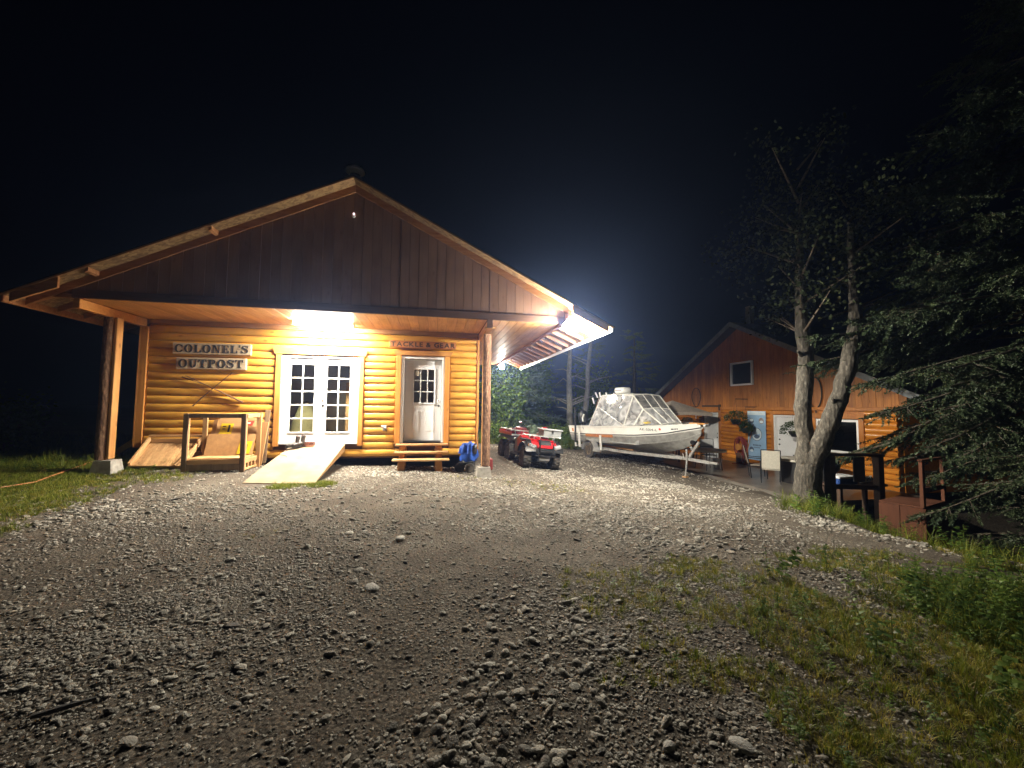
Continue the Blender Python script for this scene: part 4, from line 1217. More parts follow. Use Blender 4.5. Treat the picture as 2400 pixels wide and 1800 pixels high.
def sticker(x0, x1, t0, t1, m, parent, base, text=None, tm=None):
    """flat label on an inclined sheet; t runs up the sheet"""
    (pa, pb) = base
    pa, pb = Vector(pa), Vector(pb)
    up = pb - pa; nrm = Vector((1, 0, 0)).cross(up).normalized()
    def P(x, t, l): return pa + up * t + Vector((x - pa.x, 0, 0)) + nrm * (l + .021)
    q = [P(x0, t0, .003), P(x1, t0, .003), P(x1 + .03, t1, .003), P(x0 + .03, t1, .003)]
    q2 = [v - nrm * .002 for v in q]
    MB().add(q + q2, [[0, 1, 2, 3], [7, 6, 5, 4], [0, 4, 5, 1], [1, 5, 6, 2], [2, 6, 7, 3], [3, 7, 4, 0]]).build('sticker', m, parent)
    if text:
        for (xa, xb, ta, tb) in text:
            q = [P(xa, ta, .0045), P(xb, ta, .0045), P(xb + .01, tb, .0045), P(xa + .01, tb, .0045)]
            MB().add(q, [[0, 1, 2, 3]]).build('print', tm, parent)
bb = ((-4.66, 9.757, .76), (-4.66, 9.857, 1.14))
sticker(-4.57, -4.33, .04, .68, M['yellow'], b1, bb, [(-4.52, -4.45, .48, .54), (-4.52, -4.46, .34, .40), (-4.41, -4.37, .2, .6)], M['ink'])
sticker(-4.12, -3.93, .58, .84, M['redlab'], b1, bb, [(-4.09, -3.98, .68, .74)], M['white'])
sticker(-3.84, -3.80, .80, .98, M['yellow'], b1, bb)
bb = ((-4.72, 9.517, .36), (-4.72, 9.677, .80))
sticker(-4.10, -3.86, .06, .64, M['yellow'], b2_, bb, [(-4.05, -3.99, .2, .3), (-3.95, -3.92, .2, .5)], M['ink'])

# low ramp panel leaning at the cabin's left corner
lp = thing('ramp_panel', 'low slatted ramp panel with a raised rim leaning against the logs left of the stand', 'panel')
A_, B_, C_, D_ = V(-5.93, 9.30, .20), V(-4.93, 9.30, .17), V(-4.93, 9.80, .60), V(-5.93, 9.80, .60)
nrm = (B_ - A_).cross(D_ - A_).normalized()
for k in range(14):
    t0, t1 = k / 14 + .003, (k + 1) / 14 - .003
    p = [A_.lerp(B_, t0), A_.lerp(B_, t1), D_.lerp(C_, t1), D_.lerp(C_, t0)]
    MB().add([q - nrm * .016 for q in p] + p, [[3, 2, 1, 0], [4, 5, 6, 7], [0, 1, 5, 4], [1, 2, 6, 5], [2, 3, 7, 6], [3, 0, 4, 7]]).build('slat', M['timberz'], lp)
MB().beam(A_ + V(.02, -.01, .03), D_ + V(.02, .04, .10), .04, .085, nrm).build('side_rail', M['timberz'], lp)
MB().beam(B_ + V(-.02, -.01, .03), C_ + V(-.02, .04, .10), .04, .085, nrm).build('side_rail', M['timberz'], lp)
MB().beam(D_ + V(.05, .06, .05), C_ + V(-.05, .06, .05), .04, .09).build('cross_rail', M['timber'], lp)
MB().beam(D_ + V(-.02, .09, .15), C_ + V(.15, .09, .15), .05, .05).build('cross_rail', M['timber'], lp)
MB().beam(A_ + V(0, -.012, .0), B_ + V(0, -.012, .0), .02, .035).build('front_lip', M['timber'], lp)
def lone(name, label, cat, mb, m, group=None, smooth=False):
    return tag(mb.build(name, m, None, smooth), label, cat, group)
lone('timber_offcut', 'short offcut standing askew between the ramp panel and the stand', 'offcut', MB().beam((-5.08, 9.2, .21), (-4.90, 9.42, .52), .085, .038), M['timberz'], 'loose timber by the stand')
lone('timber_plank', 'dark-topped upright plank behind the right end of the stand', 'plank', MB().beam((-3.68, 9.80, .15), (-3.655, 9.86, 1.33), .038, .10, (1, 0, 0)), M['treated'], 'loose timber by the stand')
lone('timber_plank', 'bright pale plank tapering down beside the right end of the stand', 'plank', MB().prism([(-3.76, .10), (-3.69, .10), (-3.575, 1.06), (-3.755, 1.06)], 9.70, 9.735), M['timberz'], 'loose timber by the stand')
lone('yellow_plank', 'yellow-painted plank leaning against the far left corner of the building', 'plank', MB().beam((-7.15, 10.6, gz(-7.1, 10.6) + .02), (-6.34, 10.6, .85), .03, .12), M['yellow'])
lone('extension_cord', 'pale orange cord lying across the grass left of the porch', 'cord', MB().tube([(x_, y_, gz(x_, y_) + .035) for x_, y_ in ((-9.2, 6.9), (-8.0, 7.35), (-7.2, 7.55), (-6.62, 7.72), (-6.55, 8.2), (-6.65, 8.6), (-6.8, 9.3), (-6.95, 9.9))], .011, 6), M['cord'], None, True)

# steps below the single door
sp = thing('wooden_steps', 'timber steps with two plank treads on cut log blocks below the single door', 'steps')
for (x0, x1, y0, y1, zt) in ((-.86, .38, 9.70, 9.93, .545), (-.87, .38, 9.50, 9.76, .385), (-.885, .395, 9.30, 9.58, .235)):
    MB().box(x0, x1, y0, y1, zt - .042, zt, .007).build('tread', M['timber'], sp)
for xx in (-.685, .15):
    z0 = gz(xx, 9.5) - .03
    MB().box(xx - .085, xx + .085, 9.42, 9.56, z0, .192, .03).build('block', M['trimx'], sp)
    MB().box(xx - .075, xx + .075, 9.60, 9.74, .0, .342, .03).build('block', M['trimx'], sp)
    MB().box(xx - .08, xx + .08, 9.765, 9.90, -.02, .502, .03).build('block', M['trimx'], sp)
MB().box(-.60, .06, 9.90, 9.93, .36, .5, .004).build('riser', M['brown'], sp)

# blue bag on a wheeled cart at the corner
ct = thing('bag_cart', 'black two-wheeled cart standing below the blue bag by the corner post', 'cart', (.82, 9.62, gz(.82, 9.62)))
for (xx, yy) in ((.06, -.16), (-.17, -.05)):
    w_ = MB(); w_.lathe([(.045, -.025), (.10, -.03), (.115, -.015), (.115, .015), (.10, .03), (.045, .025)], (xx, yy, .115), 18, 'Y'); wo = w_.build('wheel', M['rubber'], ct, True)
    MB().lathe([(.0, -.02), (.044, -.018), (.044, .018), (.0, .02)], (xx, yy, .115), 14, 'Y').build('hub', M['greyl'], wo, True)
MB().tube([(.06, -.13, .115), (-.02, -.02, .2), (-.02, .1, .62), (.18, .1, .64), (.18, -.02, .2), (.10, -.10, .12)], .014, 7).build('frame', M['black'], ct, True)
MB().box(-.2, .2, -.10, .12, .17, .23, .02).build('platform', M['black'], ct)
MB().box(-.10, .12, -.11, .0, .23, .30, .02).build('pouch', M['greyl'], ct)
bgm = MB()
bz = gz(.82, 9.62)
r = random.Random(5)
n_ = 16; vs, fs = [], []
for i in range(10):
    t = i / 9; zz = .28 + .40 * t
    for k in range(n_):
        an = 2 * PI * k / n_
        rr = (.19 + .05 * math.sin(PI * t)) * (1 - .28 * t) * (1 + .14 * math.sin(3 * an + 4 * t) + .07 * math.sin(7 * an + 9 * t))
        vs.append((.86 + rr * math.cos(an), 9.56 + rr * .62 * math.sin(an), bz + zz + .025 * math.sin(5 * an + 2)))
for i in range(9):
    for k in range(n_): fs.append([i * n_ + k, i * n_ + (k + 1) % n_, (i + 1) * n_ + (k + 1) % n_, (i + 1) * n_ + k])
fs += [list(range(n_))[::-1], [9 * n_ + k for k in range(n_)]]
bg_ = thing('blue_bag', 'bright blue soft bag heaped on the black cart by the corner post', 'bag', (0, 0, 0))
MB().add(vs, fs).build('body', M['blue'], bg_, True, 80)
for (xx, yy, hh, rr) in ((.72, 9.50, .64, .045), (.86, 9.47, .70, .05), (.66, 9.55, .60, .04)):
    MB().tube([(xx, yy, bz + .45), (xx + .01, yy - .015, bz + hh - .05), (xx + .02, yy, bz + hh), (xx + .05, yy, bz + hh + .03)], [rr * 1.3, rr, rr * .8, rr * .4], 8).build('flap', M['blue'], bg_, True, 80)
MB().tube([(.98, 9.5, bz + .45), (1.0, 9.48, bz + .62), (1.03, 9.5, bz + .66)], [.07, .06, .03], 8).build('black_strap', M['black'], bg_, True)
lone('dark_pole', 'thin dark pole leaning in the corner behind the blue bag', 'pole', MB().tube([(.99, 9.58, gz(1, 9.6)), (1.135, 9.86, 1.08)], .010, 6), M['black'], None, True)
lone('red_fuel_can', 'small red can just showing behind the right-hand porch post', 'can', MB().box(1.36, 1.50, 9.9, 10.15, gz(1.4, 10) - .0, gz(1.4, 10) + .30, .03), M['redd'])
# things inside, seen through the French doors
tm = MB().lathe([(.36, 0), (.34, .25), (.27, .55), (.16, .85), (.05, .98), (0, 1.0)], (-3.12, 10.75, .55), 18)
lone('canvas_tarp', 'khaki canvas cover seen low through the left French door', 'tarp', tm, M['khaki'], None, True)

# ================================================================== six-wheeled quad bike
qx, qy = 2.93, 10.82
qd = thing('quad_bike', 'muddy red six-wheeled quad bike with racks parked under the side eave', 'quad bike', (qx, qy, (gz(2.5, 10.9) + gz(3.4, 10.7)) / 2))
roll_m = Matrix.Rotation(math.radians(-84), 4, 'Z') @ Matrix.Rotation(math.radians(-5.5), 4, 'X')
qd.matrix_world = Matrix.Translation(qd.location) @ roll_m
def wheel(parent, x, y, z, r, w, rim_m, rimr=.5, knob=True, steer=0, tyre_m='rubber'):
    RM = Matrix.Rotation(steer, 3, 'Z')
    prof = [(r * rimr, -w * .42), (r * .82, -w * .5), (r * .96, -w * .42), (r, -w * .25), (r, w * .25), (r * .96, w * .42), (r * .82, w * .5), (r * rimr, w * .42)]
    mb = MB(); c = Vector((x, y, z))
    mb.lathe(prof, c, 30, 'Y', RM)
    if knob:
        for k in range(20):
            a = 2 * PI * k / 20
            for sd in (-1, 1):
                a2 = a + (.157 if sd > 0 else 0)
                ctr = Vector((math.cos(a2) * r * 1.0, sd * w * .25, math.sin(a2) * r * 1.0))
                d = Vector((-math.sin(a2), 0, math.cos(a2)))
                p0 = c + RM @ (ctr + Vector((0, -w * .22, 0))); p1 = c + RM @ (ctr + Vector((0, w * .22, 0)))
                mb.beam(p0, p1, r * .12, r * .1, RM @ d, .003)
    o = mb.build('wheel', M[tyre_m], parent, True, 35)
    for sd in (-1, 1):
        rm = MB().lathe([(0.0, sd * w * .20), (r * .16, sd * w * .24), (r * .2, sd * w * .14), (r * rimr * .8, sd * w * .16), (r * rimr, sd * w * .40), (r * rimr * 1.04, sd * w * .42)], c, 20, 'Y', RM)
        for k in range(5):
            a = 2 * PI * k / 5
            p = c + RM @ Vector((math.cos(a) * r * .3, sd * w * .2, math.sin(a) * r * .3)); rm.ell(p, .018, .012, .018, 6, 4)
        rm.build('rim', M[rim_m], o, True)
    return o
for (x_, half, st_) in ((0, .43, -.10), (-1.48, .42, 0), (-2.22, .42, 0)):
    for sd in (-1, 1): wheel(qd, x_, sd * half, .295, .295, .23, 'grey', .5, True, st_ if x_ == 0 else 0)
def pr(name, poly, y0, y1, m, c=None): return MB().prism(poly, y0, y1, 'XZ').build(name, M[m], qd)
# front cowl, hood, fenders
pr('hood', [(.30, .60), (.34, .66), (.20, .80), (-.25, .88), (-.55, .84), (-.55, .62)], -.15, .15, 'red')
pr('nose_panel', [(.335, .56), (.40, .60), (.375, .655), (.30, .70)], -.24, .24, 'red')
pr('grille', [(.30, .66), (.372, .672), (.33, .745), (.22, .80)], -.17, .17, 'black')
pr('lower_grille', [(.33, .50), (.405, .52), (.40, .575), (.33, .57)], -.26, .26, 'black')
pr('bumper_pad', [(.34, .43), (.43, .44), (.43, .515), (.34, .515)], -.28, .28, 'black')
pr('skid_plate', [(.22, .20), (.36, .26), (.38, .38), (.30, .42)], -.16, .16, 'grey')
for sd in (-1, 1):
    fe = MB(); n = 9; vs, fs = [], []
    for i in range(n):
        a = math.radians(20 + 150 * i / (n - 1))
        for (rr, yy) in ((.385, .20), (.385, .42), (.345, .56)):
            vs.append((.02 + rr * math.cos(a) * 1.05, sd * yy, .30 + rr * math.sin(a) * 1.02 + .05))
    for i in range(n - 1):
        for j in range(2): fs.append([i * 3 + j, i * 3 + j + 1, (i + 1) * 3 + j + 1, (i + 1) * 3 + j])
    fe.add(vs, fs).build('fender', M['black'], qd, True)
    pr('fender_top', [(.30, .66), (.10, .80), (-.34, .80), (-.36, .765), (.06, .765), (.27, .63)], sd * .155, sd * .36, 'red')
    pr('fender_edge', [(.30, .64), (.11, .785), (-.38, .79), (-.40, .74), (.06, .745), (.27, .61)], sd * .362, sd * .50, 'black')
    MB().beam((.355, sd * .27, .60), (.30, sd * .47, .655), .10, .105, (0, 0, 1), .02).build('headlight', M['lens'], qd)
    MB().beam((.325, sd * .265, .60), (.27, sd * .475, .655), .09, .10, (0, 0, 1), .02).build('headlight_shell', M['chrome'], qd)
    pr('side_panel', [(-.40, .36), (-1.12, .34), (-1.12, .72), (-.62, .76), (-.42, .66)], sd * .18, sd * .40, 'grey')
    pr('tank_panel', [(-.42, .60), (-.78, .52), (-.86, .74), (-.62, .86), (-.44, .82)], sd * .20, sd * .425, 'red')
    pr('foot_well', [(-.40, .28), (-1.10, .28), (-1.10, .34), (-.40, .34)], sd * .16, sd * .52, 'black')
    fe = MB(); vs, fs = [], []; n = 10
    for i in range(n):
        t = i / (n - 1); xx = -1.08 - 1.55 * t
        zz = .70 + .06 * math.sin(PI * t)
        for (yy, dz) in ((.22, .04), (.44, .03), (.57, -.06)): vs.append((xx, sd * yy, zz + dz))
    for i in range(n - 1):
        for j in range(2): fs.append([i * 3 + j, i * 3 + j + 1, (i + 1) * 3 + j + 1, (i + 1) * 3 + j])
    fe.add(vs, fs).build('rear_fender', M['black'], qd, True)
MB().box(-1.2, -.75, -.15, .15, .74, .86, .04).build('seat', M['black'], qd)
MB().box(-1.1, .2, -.17, .17, .30, .60, .03).build('engine', M['blackm'], qd)
MB().box(-2.5, -1.1, -.24, .24, .34, .62, .03).build('chassis', M['blackm'], qd)
# cargo bed
bd = MB(); bd.box(-2.62, -1.25, -.50, .50, .775, .80, .006); bd.build('bed', M['grey'], qd)
for sd in (-1, 1): MB().box(-2.62, -1.25, sd * .50 - .012, sd * .50 + .012, .802, .90, .006).build('bed_side', M['red'], qd)
MB().box(-2.63, -2.60, -.50, .50, .802, .93, .006).build('bed_side', M['red'], qd)
MB().beam((-2.2, -.3, .93), (-2.55, .1, .97), .34, .03, (0, 0, 1), .01).build('bed_cover', M['redd'], qd)
def rack(x0, x1, hw, z_, bars, name):
    mb = MB()
    mb.tube([(x0, -hw, z_), (x1 - .06, -hw, z_), (x1, -hw + .06, z_), (x1, hw - .06, z_), (x1 - .06, hw, z_), (x0, hw, z_), (x0, -hw, z_)], .015, 8)
    for k in range(1, bars): yy = -hw + 2 * hw * k / bars; mb.tube([(x0, yy, z_ - .001), (x1, yy, z_ - .001)], .009, 6)
    for xx in (x0 + .1, x1 - .12):
        for yy in (-hw * .7, hw * .7): mb.tube([(xx, yy, z_), (xx, yy * .9, z_ - .1)], .011, 6)
    o = mb.build(name, M['steel'], qd, True)
    for yy in (-hw, hw):
        for xx in (x0 + .03, x1 - .03): MB().ell((xx, yy, z_), .05, .035, .03, 10, 6).build('corner_cap', M['hullw'], o, True)
rack(-.30, .30, .44, .90, 7, 'front_rack'); rack(-2.55, -1.35, .47, .955, 7, 'rear_rack')
for sd in (-1, 1): MB().tube([(.40, sd * .20, .90), (.47, sd * .2, .75), (.46, sd * .19, .50), (.40, sd * .16, .34)], .017, 8).build('bumper_bar', M['blackm'], qd, True)
MB().tube([(.455, -.20, .50), (.462, .20, .50)], .015, 8).build('bumper_bar', M['blackm'], qd, True)
hb = MB().tube([(-.62, 0, .86), (-.66, 0, 1.02), (-.68, -.14, 1.07), (-.74, -.38, 1.10)], .013, 8); hb.tube([(-.66, 0, 1.02), (-.68, .14, 1.07), (-.74, .38, 1.10)], .013, 8)
ho = hb.build('handlebar', M['blackm'], qd, True)
for sd in (-1, 1): MB().tube([(-.735, sd * .30, 1.09), (-.76, sd * .43, 1.105)], .018, 8).build('grip', M['black'], ho, True)
MB().ell((-.60, 0, 1.04), .07, .09, .05, 10, 6).build('dash', M['black'], qd, True)
MB().tube([(-.70, -.36, 1.10), (-.70, -.40, 1.20)], .006, 5).build('mirror_stem', M['black'], qd, True)
MB().ell((-.70, -.41, 1.23), .02, .07, .035, 10, 6).build('mirror', M['chrome'], qd, True)
MB().tube([(.40, -.3, .38), (.40, .3, .38)], .02, 8).build('tow_bar', M['blackm'], qd, True)
bpy.context.view_layer.update()
def on_quad(name, label, cat, mb, m, group=None, smooth=False):
    o = mb.build(name, M[m] if isinstance(m, str) else m, None, smooth); o.matrix_world = qd.matrix_world.copy()
    return tag(o, label, cat, group)
bx = thing('storage_box', 'light grey lidded storage box strapped on the front rack of the quad bike', 'box'); bx.matrix_world = qd.matrix_world.copy()
MB().prism([(-.20, .915), (.19, .915), (.22, 1.075), (-.22, 1.075)], -.02, .50).build('tub', M['boxgrey'], bx)
MB().box(-.25, .25, -.055, .535, 1.076, 1.12, .02).build('lid', M['boxgrey'], bx)
MB().box(.222, .232, .20, .26, 1.0, 1.1, .003).build('latch', M['black'], bx)
o = on_quad('gas_can_cap', 'round red cap or lid standing up behind the grey box on the quad bike', 'cap', MB().lathe([(.0, .0), (.10, .0), (.10, .12), (.06, .155), (0, .16)], (-.36, .22, .99), 18), 'red', None, True)
mb = MB()
for i in range(7): mb.ell((-.50 + random.uniform(-.10, .12), -.05 + random.uniform(-.16, .14), .98 + random.uniform(-.03, .12)), random.uniform(.06, .11), random.uniform(.07, .12), random.uniform(.06, .1), 10, 7, .12)
on_quad('camouflage_bag', 'dark green bundle heaped in front of the handlebars of the quad bike', 'bag', mb, 'camo', None, False)
mb = MB(); mb.box(-1.95, -1.5, -.3, .25, .962, 1.0, .01); mb.ell((-1.7, -.05, 1.02), .22, .2, .06, 10, 6, .1)
on_quad('folded_tarp', 'dull red folded tarp lying on the rear rack of the quad bike', 'tarp', mb, 'redd')

# ================================================================== boat on its trailer
BW = V(6.22, 15.22, 0); BR = math.atan2(-.962, .273)
bt = thing('boat', 'white and bare-aluminium fishing boat with a clear canopy, parked on a trailer', 'boat', BW, BR)
ST = [-1.43, -1.0, -.4, .3, 1.0, 1.7, 2.4, 3.0, 3.5, 3.9, 4.2, 4.40]
def ip(xs_, ys_): return lambda s_: float(np.interp(s_, xs_, ys_))
hbG = ip([-1.43, 0, 1.2, 2.2, 3.0, 3.6, 4.0, 4.3, 4.42], [.97, 1.0, 1.0, .95, .80, .56, .34, .13, .03])
hbC = ip([-1.43, 0, 1.2, 2.2, 3.0, 3.6, 4.0, 4.3, 4.42], [.80, .83, .83, .75, .56, .31, .14, .03, .015])
zG = ip([-1.43, 0, 1.0, 2.2, 3.2, 4.42], [.66, .70, .74, .80, .86, .97])
zC = ip([-1.43, 0, 1.2, 2.2, 3.0, 3.6, 4.0, 4.42], [.06, .08, .11, .16, .25, .36, .47, .66])
zK = ip([-1.43, 0, 1.5, 2.5, 3.2, 3.8, 4.15, 4.42], [-.14, -.14, -.14, -.12, -.04, .13, .32, .62])
zS = ip([-1.43, 0, 1.2, 2.4, 3.4, 4.42], [.34, .38, .43, .49, .60, .84])
def hbS(s_): 
    t = (zS(s_) - zC(s_)) / max(1e-3, zG(s_) - zC(s_)); return hbC(s_) + (hbG(s_) - hbC(s_)) * (t ** .6)
def hull_pt(s_, z_, side=-1, out=0.0):
    if z_ >= zS(s_): t = (z_ - zS(s_)) / max(1e-3, zG(s_) - zS(s_)); hw = hbS(s_) + (hbG(s_) - hbS(s_)) * t
    else: t = (z_ - zC(s_)) / max(1e-3, zS(s_) - zC(s_)); hw = hbC(s_) + (hbS(s_) - hbC(s_)) * max(0, t)
    return Vector((s_, 1 + side * (hw + out), z_))
def strip(zlo, zhi, name, m, out=0.0, s0=-1.43, s1=4.42, sides=(-1, 1), n=26, th=0):
    for sd in sides:
        mb = MB(); vs, fs = [], []
        for i in range(n + 1):
            s_ = s0 + (s1 - s0) * i / n
            a_, b_ = hull_pt(s_, zlo(s_), sd, out), hull_pt(s_, zhi(s_), sd, out)
            vs += [a_, b_]
        for i in range(n): fs.append([2 * i, 2 * i + 2, 2 * i + 3, 2 * i + 1])
        if th:
            o_ = len(vs)
            for i in range(n + 1):
                s_ = s0 + (s1 - s0) * i / n
                vs += [hull_pt(s_, zlo(s_), sd, out - th), hull_pt(s_, zhi(s_), sd, out - th)]
            for i in range(n):
                fs += [[2 * i, 2 * i + 2, o_ + 2 * i + 2, o_ + 2 * i], [2 * i + 1, 2 * i + 3, o_ + 2 * i + 3, o_ + 2 * i + 1]]
        mb.add(vs, fs).build(name, m, bt, True)
strip(zS, zG, 'topside', M['hullw'])
strip(zC, zS, 'side_plate', M['alu'])
mb = MB(); vs, fs = [], []; n = 26
for i in range(n + 1):
    s_ = -1.43 + (4.42 + 1.43) * i / n
    vs += [(s_, 1 - hbC(s_), zC(s_)), (s_, 1 - hbC(s_) * .5, zC(s_) * .45 + zK(s_) * .55), (s_, 1, zK(s_)), (s_, 1 + hbC(s_) * .5, zC(s_) * .45 + zK(s_) * .55), (s_, 1 + hbC(s_), zC(s_))]
for i in range(n):
    for j in range(4): fs.append([i * 5 + j, (i + 1) * 5 + j, (i + 1) * 5 + j + 1, i * 5 + j + 1])
mb.add(vs, fs).build('bottom', M['alu'], bt, True)
s_ = -1.43
MB().add([(s_, 1 - hbG(s_), zG(s_)), (s_, 1 + hbG(s_), zG(s_)), (s_, 1 + hbC(s_), zC(s_)), (s_, 1, zK(s_)), (s_, 1 - hbC(s_), zC(s_))], [[0, 1, 2, 3, 4]]).build('transom', M['hullw'], bt)
strip(lambda q: zS(q) - .012, lambda q: zS(q) + .022, 'rub_rail', M['blackm'], .012, th=.02)
strip(lambda q: zS(q) - .045, lambda q: zS(q) - .014, 'trim_strip', M['hullw'], .006, th=.01)
strip(lambda q: zC(q) - .004, lambda q: zC(q) + .035, 'chine_strip', M['steel'], .012, th=.03)
strip(lambda q: zG(q) - .03, lambda q: zG(q) + .012, 'gunwale', M['hullw'], .018, th=.07)
strip(lambda q: zS(q) - .10, lambda q: zS(q) + .006, 'orange_stripe', M['orange'], .016, s0=-.30, s1=1.35, sides=(-1,), n=8, th=.012)
strip(lambda q: zC(q) + .02, lambda q: zG(q) - .02, 'seam', M['grey'], .010, s0=-.42, s1=-.38, sides=(-1,), n=1, th=.01)
strip(lambda q: zG(q) - .24, lambda q: zG(q) - .10, 'sticker', M['orange'], .004, s0=-1.22, s1=-1.10, sides=(-1,), n=2)
# decks
mb = MB(); vs, fs = [], []
for i in range(15):
    q = 2.5 + 1.9 * i / 14
    vs += [(q, 1 - hbG(q), zG(q)), (q, 1, zG(q) + .05 * min(1, hbG(q))), (q, 1 + hbG(q), zG(q))]
for i in range(14):
    for j in range(2): fs.append([i * 3 + j, (i + 1) * 3 + j, (i + 1) * 3 + j + 1, i * 3 + j + 1])
mb.add(vs, fs).build('foredeck', M['hullw'], bt, True)
MB().box(-1.40, 2.5, .12, 1.88, .16, .18, 0).build('cockpit_floor', M['hullg'], bt)
MB().box(-1.40, -1.0, .10, 1.90, .60, .64, .01).build('aft_deck', M['hullg'], bt)
MB().prism([(1.9, .55), (2.5, .80), (2.5, .2), (1.9, .2)], .25, 1.75).build('console', M['hullg'], bt)
for l_ in (.55, 1.45):
    MB().box(.75, 1.2, l_ - .22, l_ + .22, .18, .52, .03).build('seat_base', M['hullw'], bt)
    MB().box(.72, .82, l_ - .22, l_ + .22, .53, 1.05, .04).build('seat_back', M['hullw'], bt)
MB().box(4.05, 4.62, .90, 1.10, .95, 1.0, .02).build('bow_roller_plate', M['trimx'], bt)
MB().tube([(4.60, .92, .94), (4.60, 1.08, .94)], .05, 10).build('bow_roller', M['greyl'], bt, True)
MB().tube([(4.55, 1.0, .9), (4.42, 1.0, .80), (4.36, 1.02, .62)], .022, 7).build('anchor', M['steel'], bt, True)
# canopy frame, fabric roof, clear panels
TA, TF = .42, 2.15; ZT = 1.98
def cp(s_, l_, z_): return Vector((s_, l_, z_))
ba, bf = -.10, 3.28
ZGa = zG(ba) + .02
cn = {}
for sd in (-1, 1):
    L0, L1 = 1 + sd * .90, 1 + sd * .66
    cn[sd] = dict(aT=cp(TA, L1, ZT - .05), mT=cp(1.25, L1, ZT), fT=cp(TF, L1, ZT - .06), aB=cp(ba, L0, ZGa), mB=cp(1.9, 1 + sd * .9, zG(1.9) + .02), wB=cp(2.35, 1 + sd * .84, zG(2.35) + .03), fB=cp(bf, 1 + sd * .50, zG(bf) + .05), mid=cp(2.62, 1 + sd * .66, 1.42))
    c_ = cn[sd]
    for (a_, b_) in (('aB', 'aT'), ('aT', 'mT'), ('mT', 'fT'), ('fT', 'mB'), ('fT', 'mid'), ('mid', 'fB'), ('mid', 'wB')):
        MB().tube([c_[a_], c_[b_]], .026, 8).build('canopy_frame', M['canvas'], bt, True)
    MB().tube([c_['aB'] + V(.25, 0, .0), c_['mT'].lerp(c_['mB'], .2)], .016, 7).build('canopy_strut', M['steel'], bt, True)
    MB().tube([c_['aT'].lerp(c_['aB'], .35), c_['mB']], .016, 7).build('canopy_strut', M['steel'], bt, True)
    def quad(name, pts, m, mid=None):
        return MB().add(pts, [list(range(len(pts)))]).build(name, m, bt)
    quad('clear_side_panel', [c_['aB'], c_['mB'], c_['fT'], c_['mT'], c_['aT']], M['vinyl'])
    quad('clear_front_side_panel', [c_['mB'], c_['wB'], c_['mid'], c_['fT']], M['vinyl'])
    quad('clear_front_side_panel', [c_['wB'], c_['fB'], c_['mid']], M['vinyl'])
p_, q_ = cn[-1], cn[1]
for k in ('aT', 'mT', 'fT', 'mid', 'fB'): MB().tube([p_[k], p_[k].lerp(q_[k], .5) + V(0, 0, .05), q_[k]], .026, 8).build('canopy_bow', M['canvas'], bt, True)
def arched(name, k0, k1, m, up0=.05, up1=.05, t0=0, t1=1):
    vs, fs = [], []
    for i in range(7):
        t = t0 + (t1 - t0) * i / 6
        for (k, u) in ((k0, up0), (k1, up1)): vs.append(p_[k].lerp(q_[k], t) + V(0, 0, .006 + u * 4 * t * (1 - t)))
    for i in range(6): fs.append([2 * i, 2 * i + 1, 2 * i + 3, 2 * i + 2])
    return MB().add(vs, fs).build(name, m, bt, True)
arched('canopy_roof', 'aT', 'mT', M['canvas']); arched('canopy_roof', 'mT', 'fT', M['canvas'])
for k in range(3):
    arched('upper_windscreen', 'fT', 'mid', M['vinyl_dark'], .05, .05, k / 3 + .015, (k + 1) / 3 - .015)
    arched('lower_windscreen', 'mid', 'fB', M['vinyl'], .05, .05, k / 3 + .015, (k + 1) / 3 - .015)
for t in (1 / 3, 2 / 3):
    MB().tube([p_['fT'].lerp(q_['fT'], t) + V(0, 0, .05), p_['mid'].lerp(q_['mid'], t) + V(0, 0, .05), p_['fB'].lerp(q_['fB'], t) + V(0, 0, .05)], .02, 7).build('windscreen_bar', M['canvas'], bt, True)
arched('aft_curtain', 'aT', 'aB', M['vinyl'], .05, 0)
# radar dome on the roof
rd = MB(); rd.box(.62, 1.15, .78, 1.22, ZT + .06, ZT + .29, .07); rd.build('radar_dome', M['hullw'], bt, True, 60)
MB().box(.70, 1.05, .774, .781, ZT + .15, ZT + .19, 0).build('radar_label', M['grey'], bt)
# rod rack arch with holders
for sd in (-1, 1):
    L1 = 1 + sd * .62
    MB().tube([(.05, 1 + sd * .88, zG(0)), (.18, L1, 1.86)], .026, 8).build('arch_leg', M['chrome'], bt, True)
    MB().tube([(.62, 1 + sd * .88, zG(.6)), (.22, L1, 1.84)], .026, 8).build('arch_leg', M['chrome'], bt, True)
    MB().tube([(.09, 1 + sd * .82, 1.0), (.50, 1 + sd * .82, 1.02)], .016, 7).build('arch_brace', M['chrome'], bt, True)
MB().tube([(.18, .38, 1.86), (.18, 1.62, 1.86)], .026, 8).build('arch_bar', M['chrome'], bt, True)
MB().box(.08, .34, .33, .37, 1.32, 1.47, .01).build('arch_plate', M['hullw'], bt)
for l_, tl in ((.34, -.08), (.48, 0), (.8, .03), (1.2, .05), (1.5, .08)):
    MB().tube([(.16, l_, 1.86), (.10, l_ + tl, 2.08)], [.028, .034], 9).build('rod_holder', M['hullw'], bt, True)
MB().tube([(-.03, .30, 1.62), (-.10, .28, 1.86)], [.03, .036], 9).build('rod_holder', M['hullw'], bt, True)
for pts in (((-.02, .26, .78), (.06, .28, 1.05), (.16, .30, 1.2)), ((.2, .25, .78), (.32, .3, 1.2)), ((.3, .4, .8), (.14, .36, 1.25))): MB().tube(pts, .03, 8).build('grab_pole', M['hullw'], bt, True)
